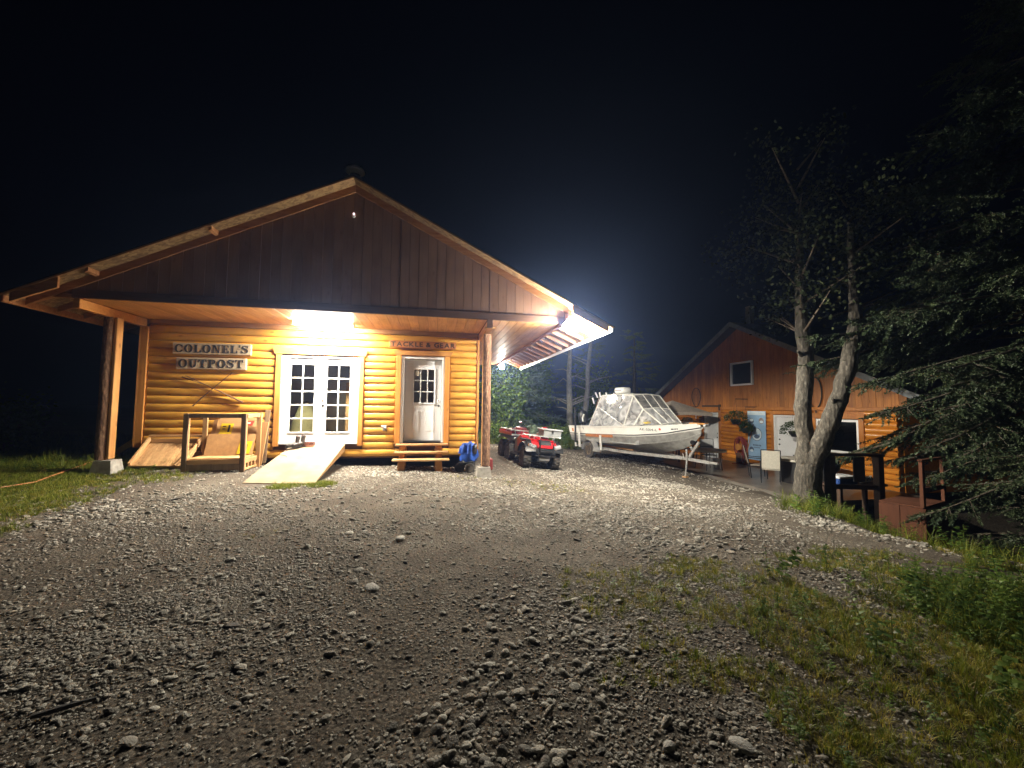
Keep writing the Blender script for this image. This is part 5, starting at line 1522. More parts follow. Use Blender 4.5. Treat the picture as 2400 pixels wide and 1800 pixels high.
# outboard
mb = MB(); mb.tube([(-1.62, 1, .78), (-1.66, 1, .98), (-1.74, 1, 1.2), (-1.80, 1, 1.30)], [.17, .22, .20, .10], 14, squash=1.2); mt = mb.build('outboard_motor', M['black'], bt, True, 60)
MB().tube([(-1.44, .86, 1.16), (-1.48, .82, .98), (-1.42, .80, .84)], .035, 7).build('cowl_stripe', M['hullw'], mt, True)
MB().box(-1.72, -1.56, .92, 1.08, -.15, .78, .03).build('motor_leg', M['black'], mt)
MB().lathe([(0, -.12), (.06, -.08), (.06, .1), (0, .14)], (-1.68, 1, -.22), 12, 'X').build('gearcase', M['black'], mt, True)
# registration letters
M['regink'] = plain('registration_ink', (.05, .05, .05), .6)
def on_side(p): q = hull_pt(p.x, p.z, -1, .006); return q
sans(bt, 'AK-5014-L', 2.62, 3.24, zG(2.9) - .16, .085, 0, M['regink'], 'letter', False, .012, on_side)
mb = MB(); vs = []
for k in range(10): a = 2 * PI * k / 10; q = hull_pt(3.33 + .035 * math.cos(a), zG(3.33) - .12 + .04 * math.sin(a), -1, .006); vs.append(q)
mb.add(vs, [list(range(10))]).build('round_decal', M['redlab'], bt)
for (a_, b_) in ((3.66, 3.74), (3.755, 3.80), (3.815, 3.85)): strip(lambda q: zG(q) - .155, lambda q: zG(q) - .115, 'letter', M['regink'], .005, s0=a_, s1=b_, sides=(-1,), n=1)
def on_boat(name, label, cat, mb, m, smooth=True):
    o = mb.build(name, M[m], None, smooth, 60); o.location = BW; o.rotation_euler = (0, 0, BR); return tag(o, label, cat)
mb = MB(); mb.ell((2.62, .42, zG(2.6) + .12), .26, .13, .055, 14, 7, .06)
on_boat('yellow_bag', 'bright yellow bag lying on the boat deck under the windscreen', 'bag', mb, 'yellow')
mb = MB(); mb.ell((2.42, .46, zG(2.4) + .14), .13, .12, .13, 12, 7, .08)
on_boat('black_bag', 'small black bundle behind the yellow bag on the boat deck', 'bag', mb, 'black')

tr = thing('boat_trailer', 'galvanised boat trailer with tan spoked wheels carrying the fishing boat', 'trailer', BW, BR)
gw = float(ground_z(6.22, 15.22)[0])
M['rim_tan'] = plain('tan_rim', (.50, .36, .20), .5, .1, .2, 6)
for l_ in (.06, 1.94):
    wheel(tr, 0, l_, gw + .32, .32, .20, 'rim_tan', .58, False)
    n = 11; vs, fs = [], []
    for i in range(n):
        a = math.radians(-5 + 190 * i / (n - 1))
        for dl in (-.12, .12): vs.append((.40 * math.cos(a), l_ + dl, gw + .34 + .40 * math.sin(a)))
        for dl in (-.12, .12): vs.append((.385 * math.cos(a), l_ + dl, gw + .34 + .385 * math.sin(a)))
    for i in range(n - 1):
        for (u, w_) in ((0, 1), (2, 3), (0, 2), (1, 3)): fs.append([i * 4 + u, i * 4 + w_, (i + 1) * 4 + w_, (i + 1) * 4 + u])
    MB().add(vs, fs).build('fender', M['hullg'], tr, True)
    MB().prism([(.30, gw + .30), (.62, gw + .30), (.62, gw + .36), (.38, gw + .48)], l_ - .11, l_ + .11).build('fender_step', M['hullg'], tr)
MB().tube([(0, .1, gw + .32), (0, 1.9, gw + .32)], .035, 8).build('axle', M['steel'], tr, True)
zr = -.17
for sd in (-1, 1):
    MB().beam((-1.2, 1 + sd * .62, zr), (1.6, 1 + sd * .62, zr - .01), .06, .10).build('rail', M['steel'], tr)
    MB().beam((1.58, 1 + sd * .62, zr - .012), (3.75, 1 + sd * .04, zr - .02), .06, .10).build('rail', M['steel'], tr)
    MB().beam((-1.0, 1 + sd * .42, zr + .10), (1.9, 1 + sd * .42, zr + .08), .08, .05).build('bunk', M['timber'], tr)
    for sx in (-.55, .80): 
        MB().tube([(sx, 1 + sd * 1.03, zr), (sx, 1 + sd * 1.08, .39)], .045, 10).build('guide_post', M['hullw'], tr, True)
        MB().beam((sx, 1 + sd * .64, zr), (sx, 1 + sd * 1.03, zr), .05, .05).build('guide_arm', M['steel'], tr)
MB().tube([(-.76, -.08, zr), (-.76, -.10, .0)], .04, 8).build('guide_socket', M['hullw'], tr, True)
MB().beam((-.76, .38, zr + .03), (-.76, -.08, zr + .03), .05, .05).build('guide_arm', M['steel'], tr)
MB().tube([(-.76, -.10, .001), (-.76, -.12, 1.46)], .04, 10).build('guide_pole', M['black'], tr, True)
for sx in (-1.1, .35, 1.5): MB().beam((sx, .40, zr - .002), (sx, 1.6, zr - .002), .06, .08).build('cross_bar', M['steel'], tr)
MB().beam((3.6, 1, zr - .02), (4.72, 1, zr - .05), .085, .10).build('tongue', M['steel'], tr)
MB().beam((4.73, 1, zr - .05), (4.98, 1, zr - .05), .09, .075, (0, 0, 1), .02).build('coupler', M['steel'], tr)
MB().beam((3.98, 1, zr + .04), (4.34, 1, .38), .08, .08, (1, 0, 0)).build('winch_post', M['steel'], tr)
MB().beam((4.10, 1.06, .06), (3.72, 1.06, .44), .05, .06, (1, 0, 0)).build('winch_brace', M['steel'], tr)
MB().lathe([(0, -.09), (.075, -.09), (.075, .09), (0, .09)], (4.15, 1, .36), 14, 'Y').build('winch_drum', M['blackm'], tr, True)
jx, jy = (BW.xy + Vector((math.cos(BR), math.sin(BR))) * 3.92 + Vector((-math.sin(BR), math.cos(BR))) * .93)
gj = gz(jx, jy)
MB().tube([(3.92, .93, .12), (3.92, .93, zr - .12)], .034, 10).build('jack_tube', M['steel'], tr, True)
MB().tube([(3.92, .93, zr - .12), (3.86, .92, gj + .04)], .026, 10).build('jack_leg', M['steel'], tr, True)
MB().box(3.79, 3.93, .85, .99, gj - .01, gj + .045, .006).build('jack_foot', M['timber'], tr)
MB().tube([(3.80, .93, zr + .02), (3.78, .93, zr + .13)], .012, 6).build('jack_handle', M['steel'], tr, True)

# ================================================================== the lodge across the yard
LX = 12.5
L0y, L1y, LRY = 8.35, 19.85, 14.1
lz0 = -.80
LD = thing('lodge', 'orange log lodge with an upright-planked gable and white doors beyond the boat', 'building')
LRZ, LSL = 4.95, .5
def lroof(y): return LRZ - LSL * abs(y - LRY)
hl = .158; z = lz0 + .02; row = 0
LOPEN = [(15.40, 16.52, 1.42), (11.50, 12.66, 1.38), (9.42, 11.06, 1.36)]
while z + hl < 1.50:
    zc = z + hl / 2; spans = [(L0y + .25, L1y - .25)]
    for i_, (a, b2, zt) in enumerate(LOPEN):
        zlow = .02 if i_ == 2 else -9
        if zlow < zc < zt:
            new = []
            for (s0, s1_) in spans:
                if s1_ <= a or s0 >= b2: new.append((s0, s1_))
                else:
                    if a - s0 > .05: new.append((s0, a))
                    if s1_ - b2 > .05: new.append((b2, s1_))
            spans = new
    for (s0, s1_) in spans:
        vs, fs = [], []; n = 8; m_ = max(2, int((s1_ - s0) / 1.2)); ph = random.uniform(0, 6)
        for i in range(m_ + 1):
            yy = s0 + (s1_ - s0) * i / m_
            for t in range(n):
                a = -PI / 2 + PI * t / (n - 1)
                vs.append((LX - (.06 + .004 * math.sin(yy * 2 + ph)) * math.cos(a) ** .8 if abs(math.cos(a)) > 1e-6 else LX, yy, zc + hl / 2 * math.sin(a)))
        for i in range(m_):
            for t in range(n - 1): fs.append([i * n + t, i * n + t + 1, (i + 1) * n + t + 1, (i + 1) * n + t])
        fs += [list(range(n)), [m_ * n + t for t in range(n)][::-1]]
        MB().add(vs, fs).build('log', M['lodge_log'], LD, True, 50)
    z += hl; row += 1
LZT = z
wl = MB()
for (y0, y1, z0, z1) in ((L0y + .25, 9.44, -.8, LZT), (9.44, 11.04, -.8, .05), (9.44, 11.04, 1.3, LZT), (11.04, 11.52, -.8, LZT), (11.52, 12.64, 1.32, LZT), (12.64, 15.42, -.8, LZT), (15.42, 16.5, 1.36, LZT), (16.5, L1y - .25, -.8, LZT)):
    wl.box(LX + .005, LX + .14, y0, y1, z0, z1, 0)
wl.build('wall', M['lodge_trim'], LD)
for (a, b2) in ((L0y + .24, L0y + .40), (L1y - .40, L1y - .24)):
    MB().box(LX + .15, LX + 8.5, a, b2, -.8, 2.0, 0).build('side_wall', M['lodge_log'], LD)
MB().box(LX + 8.35, LX + 8.5, L0y + .41, L1y - .41, -.8, 2.0, 0).build('back_wall', M['lodge_log'], LD)
MB().box(LX - .10, LX - .004, L0y + .05, L1y - .05, LZT, LZT + .11, .006).build('belt_board', M['lodge_trim'], LD)
yy = L0y; 
MB().prism([(L0y + .02, LZT + .02), (L1y - .02, LZT + .02), (L1y - .02, lroof(L1y) - .05), (LRY, LRZ - .05), (L0y + .02, lroof(L0y) - .05)], LX + .005, LX + .05, 'YZ').build('gable_backing', M['brown'], LD)
UW = (13.52, 14.74, 2.42, 3.42)
k = 0
while yy < L1y - .02:
    e = min(yy + .19, L1y)
    if yy < LRY - .02 and e > LRY: e = LRY
    a, b2 = yy + .004, e - .004; dz = random.uniform(-.004, .004)
    zt = lambda q: lroof(q) - .012
    segs = [(LZT + .112, None)]
    if b2 > UW[0] and a < UW[1]: segs = [(LZT + .112, UW[2]), (UW[3], None)]
    for (zl, zh) in segs:
        p = [(a, zl), (b2, zl), (b2, zh or zt(b2)), (a, zh or zt(a))]
        MB().prism(p, LX - .024 + dz, LX + .002, 'YZ').build('plank', M['darkened_lodge_plank'], LD)
    yy = e
for (a, b2) in ((L0y - .75, LRY), (LRY, L1y + .75)):
    p = [(a, lroof(a)), (b2, lroof(b2)), (b2, lroof(b2) + .09), (a, lroof(a) + .09)]
    MB().prism(p, LX - .55, LX + 9, 'YZ').build('roof', M['roofing'], LD)
    p = [(a, lroof(a) - .09), (b2, lroof(b2) - .09), (b2, lroof(b2) + .10), (a, lroof(a) + .10)]
    M['rake_grey'] = M.get('rake_grey') or plain('rake_board_grey', (.16, .18, .19), .6)
    MB().prism(p, LX - .58, LX - .552, 'YZ').build('rake_board', M['rake_grey'], LD)
MB().box(LX + .3, LX + .52, LRY - .11, LRY + .11, 4.9, 5.75, .01).build('chimney', M['steel'], LD)
# doors
def lodge_door(y0, y1, zt, panels, hy):
    MB().box(LX - .075, LX + .10, y0, y0 + .06, lz0, zt, .004).build('door_frame', M['white'], LD)
    MB().box(LX - .075, LX + .10, y1 - .06, y1, lz0, zt, .004).build('door_frame', M['white'], LD)
    MB().box(LX - .074, LX + .10, y0 + .061, y1 - .061, zt - .06, zt, .004).build('door_frame', M['white'], LD)
    o = MB().box(LX + .03, LX + .07, y0 + .065, y1 - .065, lz0 + .02, zt - .065, .003).build('door_leaf', M['white2'], LD)
    MB().ell((LX + .0, hy, lz0 + .98), .03, .03, .03, 10, 7).build('handle', M['blackm'], o, True)
    MB().ell((LX + .015, hy, lz0 + 1.16), .02, .03, .03, 10, 7).build('deadbolt', M['blackm'], o, True)
    for (a, b2) in ((y0 - .13, y0 - .004), (y1 + .004, y1 + .13)): MB().box(LX - .085, LX - .002, a, b2, lz0, zt + .02, .004).build('door_casing', M['lodge_trim'], LD)
    MB().box(LX - .088, LX - .002, y0 - .15, y1 + .15, zt + .022, zt + .15, .004).build('head_casing', M['lodge_trim'], LD)
lodge_door(15.48, 16.44, 1.29, True, 15.65)
lodge_door(11.58, 12.58, 1.25, True, 12.42)
# window right of the forked tree, upper window
def lodge_window(y0, y1, z0, z1, cas=True):
    wf = MB()
    for (a, b2, c, d) in ((y0, y0 + .07, z0, z1), (y1 - .07, y1, z0, z1)): wf.box(LX - .07, LX + .08, a, b2, c, d, .006)
    for (c, d) in ((z0, z0 + .07), (z1 - .07, z1)): wf.box(LX - .069, LX + .08, y0 + .071, y1 - .071, c, d, .006)
    o = wf.build('window', M['white'], LD)
    MB().box(LX + .0, LX + .006, y0 + .071, y1 - .071, z0 + .071, z1 - .071, 0).build('pane', M['glassd'], o)
    MB().box(LX + .14, LX + .15, y0, y1, z0, z1, 0).build('dark_room_sheet', M['blackm'], o)  # black sheet stands in for the darkness of an unlit room
    if cas:
        for (a, b2) in ((y0 - .15, y0 - .004), (y1 + .004, y1 + .15)): MB().box(LX - .085, LX - .002, a, b2, z0 - .05, z1 + .02, .004).build('window_casing', M['lodge_trim'], LD)
        MB().box(LX - .095, LX - .002, y0 - .2, y1 + .2, z1 + .022, z1 + .19, .006).build('window_casing', M['lodge_trim'], LD)
lodge_window(9.58, 10.92, .12, 1.16)
lodge_window(UW[0] + .02, UW[1] - .02, UW[2] + .01, UW[3] - .01, False)

# ================================================================== patio and what stands on it
pz = lambda x_, y_: gz(x_, y_)
PZ = -.745
mb = MB(); poly = [(8.95, 8.0), (9.0, 10.5), (9.1, 13), (9.3, 16), (9.6, 20.2), (12.44, 20.2), (12.44, 8.0)]
M['patio'] = plain('wet_concrete', (.15, .135, .115), .32, amt=.3, scale=1.6, bmp=.002, dirt=(.075, .065, .055))
mb.prism(poly, PZ - .12, PZ, 'XY')
o = mb.build('patio', M['patio']); o['kind'] = 'structure'

def hung(o, loc): o.location = loc
# landing net, ring and plaque hung on the lodge
nt_ = thing('landing_net', 'long-handled landing net hung upside down on the lodge planks near the left end', 'net', (LX - .05, 17.0, 2.0))
hoop = [(0, .33 * math.sin(2 * PI * k / 24) * (1 - .25 * (math.cos(2 * PI * k / 24) < 0) * abs(math.cos(2 * PI * k / 24))), .45 * math.cos(2 * PI * k / 24)) for k in range(25)]
MB().tube(hoop, .018, 6).build('hoop', M['net'], nt_, True)
mb = MB()
for q in range(-5, 6):
    mb.tube([(.012, q * .055, .40 * math.sqrt(max(0, 1 - (q / 6) ** 2))), (.012, q * .055 + .02, -.36 * math.sqrt(max(0, 1 - (q / 6) ** 2)))], .0035, 4)
    mb.tube([(.008, -.29 * math.sqrt(max(0, 1 - (q / 6) ** 2)), q * .068), (.008, .29 * math.sqrt(max(0, 1 - (q / 6) ** 2)), q * .068)], .0035, 4)
mb.build('mesh', M['net'], nt_)
MB().tube([(0, 0, -.44), (-.02, 0, -.75), (-.03, 0, -1.02)], .02, 7).build('handle', M['hullw'], nt_, True)
mb = MB().tube([(LX - .06, 10.92 + .23 * math.cos(2 * PI * k / 20), 2.02 + .52 * math.sin(2 * PI * k / 20)) for k in range(21)], .022, 6)
mb.tube([(LX - .06, 10.92, 1.5), (LX - .06, 10.9, 1.2)], .02, 6)
lone('net_hoop', 'dark oval hoop hung on the lodge planks between the stems of the forked tree', 'hoop', mb, M['net'], None, True)
pq = thing('plaque', 'dark brown carved plaque above the farther white lodge door', 'plaque', (LX - .06, 16.0, 1.52))
MB().box(-.03, .03, -.62, .55, -.10, .10, .012).build('board', M['dark_timber'], pq)
MB().box(-.05, .02, -.66, -.56, -.13, .13, .012).build('bracket', M['dark_timber'], pq)
# banner
M['bannerblue'] = plain('banner_blue', (.29, .46, .66), .55, amt=.10, scale=2.2)
M['bannerpale'] = plain('banner_pale', (.62, .72, .78), .55, amt=.06, scale=3)
M['bannerdark'] = plain('banner_dark', (.07, .10, .17), .6, amt=.3, scale=9)
M['bannerbrown'] = plain('banner_brown', (.28, .22, .20), .6, amt=.3, scale=9)
bn = thing('banner', 'tall blue banner with a white ring emblem on the lodge wall between the two doors', 'banner', (LX - .10, 13.34, .43))
bw_, bh_ = .44, .955
MB().box(-.008, .008, -bw_, bw_, -bh_, bh_, .002).build('cloth', M['bannerblue'], bn)
def disc(cy_, cz_, ry_, rz_, m, name, x=-.010, inner=0, n=28, a0=0, a1=2 * PI):
    vs, fs = [], []
    for k in range(n + 1):
        a = a0 + (a1 - a0) * k / n
        vs += [(x, cy_ + ry_ * math.cos(a), cz_ + rz_ * math.sin(a)), (x, cy_ + ry_ * inner * math.cos(a), cz_ + rz_ * inner * math.sin(a))]
    for k in range(n): fs.append([2 * k, 2 * k + 2, 2 * k + 3, 2 * k + 1])
    MB().add(vs, fs).build(name, m, bn)
disc(0, .05, .255, .255, M['bannerdark'], 'emblem', -.0100, .92); disc(0, .05, .235, .235, M['bannerpale'], 'emblem', -.0105, .72); disc(0, .05, .165, .165, M['bannerpale'], 'emblem', -.0110, 0, 28, .1, PI - .2); disc(0, .05, .165, .165, M['bannerdark'], 'emblem', -.0108, 0, 28, PI + .3, 2 * PI - .5)
MB().box(-.0115, -.0085, -.43, .43, .80, .945, .0).build('top_band', M['bannerpale'], bn)
disc(.24, .56, .12, .11, M['bannerdark'], 'badge', -.0100); disc(.24, .60, .10, .055, M['bannerpale'], 'badge', -.0110); disc(-.24, .58, .12, .12, M['bannerbrown'], 'badge', -.0100); disc(-.24, .54, .09, .05, M['bannerpale'], 'badge', -.0110)
disc(.26, -.55, .11, .10, M['bannerdark'], 'badge', -.0100); disc(.26, -.60, .08, .05, M['bannerpale'], 'badge', -.0110)
for k in range(6): MB().box(-.011, -.0085, -.20 + k * .068, -.155 + k * .068, -.40, -.345, 0).build('mark', M['bannerdark'], bn)
for k in range(5): MB().box(-.011, -.0085, -.14 + k * .062, -.10 + k * .062, -.48, -.445, 0).build('mark', M['bannerdark'], bn)

# hanging baskets
def basket(loc, rx, rz_, label, seed):
    r = random.Random(seed)
    o = thing('hanging_basket', label, 'basket', loc, 0, 'flower baskets hung along the lodge front')
    MB().lathe([(.0, -.26), (.10, -.25), (.17, -.14), (.19, -.06), (.18, -.06), (.0, -.08)], (0, 0, 0), 16).build('bowl', M['blackm'], o, True)
    mb = MB(); mb.tube([(.0, .0, .75), (.0, .17, -.06)], .004, 4); mb.tube([(0, 0, .75), (0, -.17, -.06)], .004, 4); mb.tube([(0, 0, .75), (.15, 0, -.06)], .004, 4); mb.build('hanger', M['blackm'], o)
    MB().beam((.0, 0, .76), (LX - loc[0] - .02, 0, .76), .02, .03).build('bracket', M['blackm'], o)
    vs, fs = [], []
    for k in range(760):
        a = r.uniform(0, 2 * PI); q = r.random() ** .6; rr = rx * q
        c = Vector((rr * math.cos(a) * .8, rr * math.sin(a), (rz_ * 1.5 * math.sqrt(max(0, 1 - q * q)) * r.uniform(.3, 1)) - (.22 * r.random() * (q > .6)) - .02))
        d = Vector((math.cos(a) * .7 + r.uniform(-.4, .4), math.sin(a) + r.uniform(-.4, .4), r.uniform(-.6, .5))).normalized()
        s_ = d.cross(Vector((r.uniform(-1, 1), r.uniform(-1, 1), 1))).normalized()
        L = r.uniform(.04, .075); w = L * .42
        i = len(vs)
        vs += [c, c + d * L * .5 + s_ * w, c + d * L, c + d * L * .5 - s_ * w]; fs.append([i, i + 1, i + 2, i + 3])
    MB().add(vs, fs).build('foliage', M['pot'], o)
basket((11.9, 13.85, 1.10), .46, .22, 'leafy basket hanging between the farther white door and the blue banner', 1)
basket((11.85, 11.15, .80), .45, .20, 'fresh green basket hanging in front of the nearer white lodge door', 2)
basket((11.9, 16.9, .78), .38, .20, 'dark basket hanging beside the far end of the lodge behind the boat bow', 3)
basket((11.95, 13.38, .78), .22, .14, 'small trailing basket hanging against the left edge of the blue banner', 4)

# hose reel, rake handle
hr = thing('hose_reel', 'coil of dark red hose on a reel against the lodge logs left of the banner', 'hose reel', (12.28, 14.05, PZ))
mb = MB()
for k in range(7):
    rr = .23 + .02 * (k % 3); off = -.10 + .03 * k
    mb.tube([(off + random.uniform(-.01, .01), rr * math.cos(2 * PI * t / 22) + .02 * math.sin(k), .66 + (rr + .14) * math.sin(2 * PI * t / 22)) for t in range(23)], .019, 6)
mb.tube([(-.1, -.25, .5), (-.2, -.35, .2), (-.3, -.25, .05), (-.5, -.1, .03)], .018, 6)
mb.build('hose', M['redd'], hr, True)
MB().lathe([(.0, -.13), (.14, -.13), (.14, .10), (0, .10)], (0, 0, .66), 14, 'X').build('drum', M['trim'], hr, True)
MB().box(-.12, .08, -.16, .16, 0, .42, .03).build('stand', M['brown'], hr)
rk = thing('rake', 'long-handled rake leaning on the lodge logs beside the hose reel', 'rake', (12.1, 13.62, PZ))
MB().tube([(0, .06, .0), (.3, -.12, 1.62)], .016, 6).build('handle', M['rafter'], rk, True)
mb = MB(); mb.beam((0, -.14, .03), (0, .24, .03), .03, .03)
for k in range(9): mb.tube([(0, -.13 + k * .045, .03), (-.04, -.13 + k * .045, 0)], .005, 4)
mb.build('head', M['redd'], rk)

def chair(loc, rz, label, fab, grp='chairs on the lodge patio'):
    o = thing('patio_chair', label, 'chair', loc, rz, grp)
    w = .24
    MB().box(-.22, .24, -w, w, .40, .425, .01).build('seat', M[fab], o)
    MB().beam((-.25, 0, .44), (-.37, 0, .98), w * 1.9, .012, (1, 0, 0), .003).build('backrest', M[fab], o)
    for sd in (-1, 1):
        MB().tube([(.24, sd * w, 0), (.22, sd * (w + .01), .42), (.2, sd * (w + .02), .63), (-.3, sd * (w + .02), .65)], .013, 7).build('front_leg', M['blackm'], o, True)
        MB().tube([(-.20, sd * w, 0), (-.24, sd * w, .42), (-.38, sd * w, 1.0)], .013, 7).build('rear_leg', M['blackm'], o, True)
    MB().tube([(-.38, -w, 1.0), (-.385, 0, 1.01), (-.38, w, 1.0)], .013, 7).build('top_bar', M['blackm'], o, True)
    MB().tube([(-.30, -w, .70), (-.30, w, .70)], .012, 7).build('mid_bar', M['blackm'], o, True)
    return o
ch = chair((10.0, 10.28, PZ), math.radians(48), 'cream fabric patio chair with its back to the yard at the near round table', 'cream')
chair((10.35, 11.15, PZ), math.radians(-35), 'shaded patio chair standing behind the cream one at the near round table', 'tan')
chair((10.55, 13.75, PZ), math.radians(-120), 'grey-backed patio chair in front of the farther white door', 'greyl')
def round_table(loc, r_, label, drum):
    o = thing('round_table', label, 'table', loc, 0, 'round tables on the patio')
    MB().lathe([(r_ * .98, .655), (r_, .66), (r_, .715), (r_ * .97, .725), (0, .725)], (0, 0, 0), 30).build('tabletop', M['cream'], o, True)
    if drum: MB().lathe([(r_ * .80, .0), (r_ * .82, .65), (0, .65)], (0, 0, 0), 28).build('skirt', M['black'], o, True)
    else:
        for k in range(4): a = PI / 4 + k * PI / 2; MB().tube([(r_ * .75 * math.cos(a), r_ * .75 * math.sin(a), 0), (r_ * .6 * math.cos(a), r_ * .6 * math.sin(a), .66)], .014, 6).build('leg', M['blackm'], o, True)
    return o
round_table((10.95, 10.15, PZ), .62, 'round pale-rimmed patio table with a black drum base left of the forked tree', True)
round_table((9.9, 12.9, PZ), .60, 'round pale patio table on thin legs beyond the trailer tongue', False)
mb = MB(); 
for k in range(6): mb.ell((10.98 + random.uniform(-.2, .25), 10.1 + random.uniform(-.3, .3), PZ + .77), random.uniform(.14, .24), random.uniform(.14, .26), random.uniform(.03, .055), 10, 6, .1)
lone('black_cover', 'crumpled black cover lying on top of the drum-based round table', 'cover', mb, M['black'])
bk = thing('white_bucket', 'white plastic bucket under the farther round table', 'bucket', (10.35, 13.0, PZ))
MB().lathe([(.12, 0), (.15, .34), (.158, .36), (.15, .37), (.0, .37)], (0, 0, 0), 18).build('pail', M['white2'], bk, True)
MB().tube([(0, .155 * math.cos(PI * k / 8), .33 - .1 * math.sin(PI * k / 8)) for k in range(9)], .004, 4).build('handle', M['steel'], bk)
# parasol and white folding table beyond the boat's bow
um = thing('patio_parasol', 'tan square parasol standing behind the bow of the boat', 'parasol', (10.35, 15.75, PZ))
MB().tube([(0, 0, 0), (0, 0, 2.5)], .022, 8).build('pole', M['blackm'], um, True)
apx = V(0, 0, 2.55); hs = 1.12
cs = [V(-hs, -hs, 2.02), V(hs, -hs, 2.02), V(hs, hs, 2.02), V(-hs, hs, 2.02)]
for k in range(4):
    a_, b_ = cs[k], cs[(k + 1) % 4]; m_ = (a_ + b_) / 2 + V(0, 0, .05)
    MB().add([apx, a_, m_, b_, a_ + V(0, 0, -.13), m_ + V(0, 0, -.13), b_ + V(0, 0, -.13)], [[0, 1, 2], [0, 2, 3], [1, 4, 5, 2], [2, 5, 6, 3]]).build('canopy_panel', M['tan'], um)
    MB().tube([apx - V(0, 0, .03), a_ - V(0, 0, .02)], .009, 5).build('rib', M['blackm'], um)
MB().lathe([(0, 0), (.25, 0), (.25, .06), (.05, .09), (0, .09)], (0, 0, 0), 18).build('base', M['concrete'], um, True)
ft_ = thing('fillet_table', 'white-topped fish cleaning table under the tan parasol', 'table', (10.3, 15.35, PZ))
MB().box(-.35, .35, -.62, .62, 1.58, 1.63, .01).build('top', M['white2'], ft_)
MB().box(-.36, -.35, -.62, .62, 1.36, 1.57, .002).build('front_panel', M['white2'], ft_)
for (a_, b_) in ((-.32, -.58), (.32, -.58), (.32, .58), (-.32, .58)): MB().box(a_ - .03, a_ + .03, b_ - .03, b_ + .03, 0, 1.58, .004).build('leg', M['brown'], ft_)
MB().box(-.30, .30, -.56, .56, .5, .54, .004).build('shelf', M['brown'], ft_)

# dark railing right of the forked tree, and what shows through it
rl = thing('dark_railing', 'dark post-and-rail railing between the forked tree and the stairs', 'railing', (0, 0, 0))
PA, PB = V(7.95, 6.72, 0), V(8.86, 6.48, 0)
for p_, w_ in ((PA, .14), (PB, .13)): MB().box(p_.x - w_ / 2, p_.x + w_ / 2, p_.y - w_ / 2, p_.y + w_ / 2, -1.9, .52, .008).build('post', M['dark_timber'], rl)
MB().beam(PA + V(-.05, 0, .545), PB + V(.1, 0, .545), .16, .05).build('top_rail', M['dark_timber'], rl)
MB().beam(PA + V(.08, 0, -.10), PB + V(-.07, 0, -.10), .05, .09).build('low_rail', M['dark_timber'], rl)
lone('black_towel', 'black cloth hanging from the dark top rail', 'cloth', MB().box(8.28, 8.56, 6.50, 6.53, .02, .512, .01), M['black'])
bench = thing('dark_bench', 'low dark bench behind the dark railing carrying a cooler', 'bench', (9.35, 7.45, 0))
gb = gz(9.35, 7.45)
MB().box(-.60, .75, -.25, .25, -.26, -.21, .006).build('seat', M['dark_timber'], bench)
for (a_, b_) in ((-.5, -.18), (.65, -.18), (.65, .18), (-.5, .18)): MB().box(a_ - .04, a_ + .04, b_ - .04, b_ + .04, gb - .1, -.26, .004).build('leg', M['dark_timber'], bench)
cl = thing('cooler', 'blue picnic cooler with a white lid on the dark bench', 'cooler', (9.12, 7.45, -.205))
MB().box(-.26, .26, -.17, .17, 0, .13, .02).build('tub', plain('cooler_blue', (.02, .06, .22), .4), cl)
MB().box(-.27, .27, -.18, .18, .132, .185, .02).build('lid', M['white2'], cl)
for k, (x_, r_) in enumerate(((9.60, .055), (9.74, .045), (9.86, .05), (9.98, .04))):
    o = thing('metal_jar', ['tallest shiny jar next to the blue cooler', 'smallest-looking shiny jar second from the cooler', 'shiny jar third from the cooler on the dark bench', 'shiny jar at the far right of the bench row'][k], 'jar', (x_, 7.38 + .03 * k, -.205), 0, 'shiny jars on the dark bench')
    MB().lathe([(0, 0), (r_, .01), (r_, .09 + .02 * (k == 0)), (r_ * .6, .12 + .02 * (k == 0)), (0, .125 + .02 * (k == 0))], (0, 0, 0), 14).build('jar_body', M['chrome'], o, True)
    MB().lathe([(0, 0), (r_ * .65, 0), (r_ * .65, .025), (0, .028)], (0, 0, .122 + .02 * (k == 0)), 12).build('lid', M['steel'], o, True)
gri = thing('kettle_grill', 'black domed kettle grill half hidden behind the forked tree', 'grill', (9.75, 8.35, PZ))
MB().lathe([(0, .55), (.18, .58), (.29, .72), (.30, .80)], (0, 0, 0), 22).build('bowl', M['blackm'], gri, True)
MB().lathe([(.305, .805), (.29, .92), (.20, 1.05), (.08, 1.10), (0, 1.11)], (0, 0, 0), 22).build('lid', M['blackm'], gri, True)
MB().tube([(-.05, -.06, 1.11), (-.05, -.06, 1.15), (.05, .06, 1.15), (.05, .06, 1.11)], .01, 6).build('lid_handle', M['steel'], gri)
for k in range(3): a = 2 * PI * k / 3 + .4; MB().tube([(.16 * math.cos(a), .16 * math.sin(a), .58), (.30 * math.cos(a), .30 * math.sin(a), .0)], .013, 6).build('leg', M['blackm'], gri)
lone('grill_cover', 'black cover draped low beside the kettle grill', 'cover', MB().lathe([(.36, 0), (.34, .4), (.24, .75), (.08, .9), (0, .92)], (9.35, 8.15, PZ), 14), M['black'], None, True)

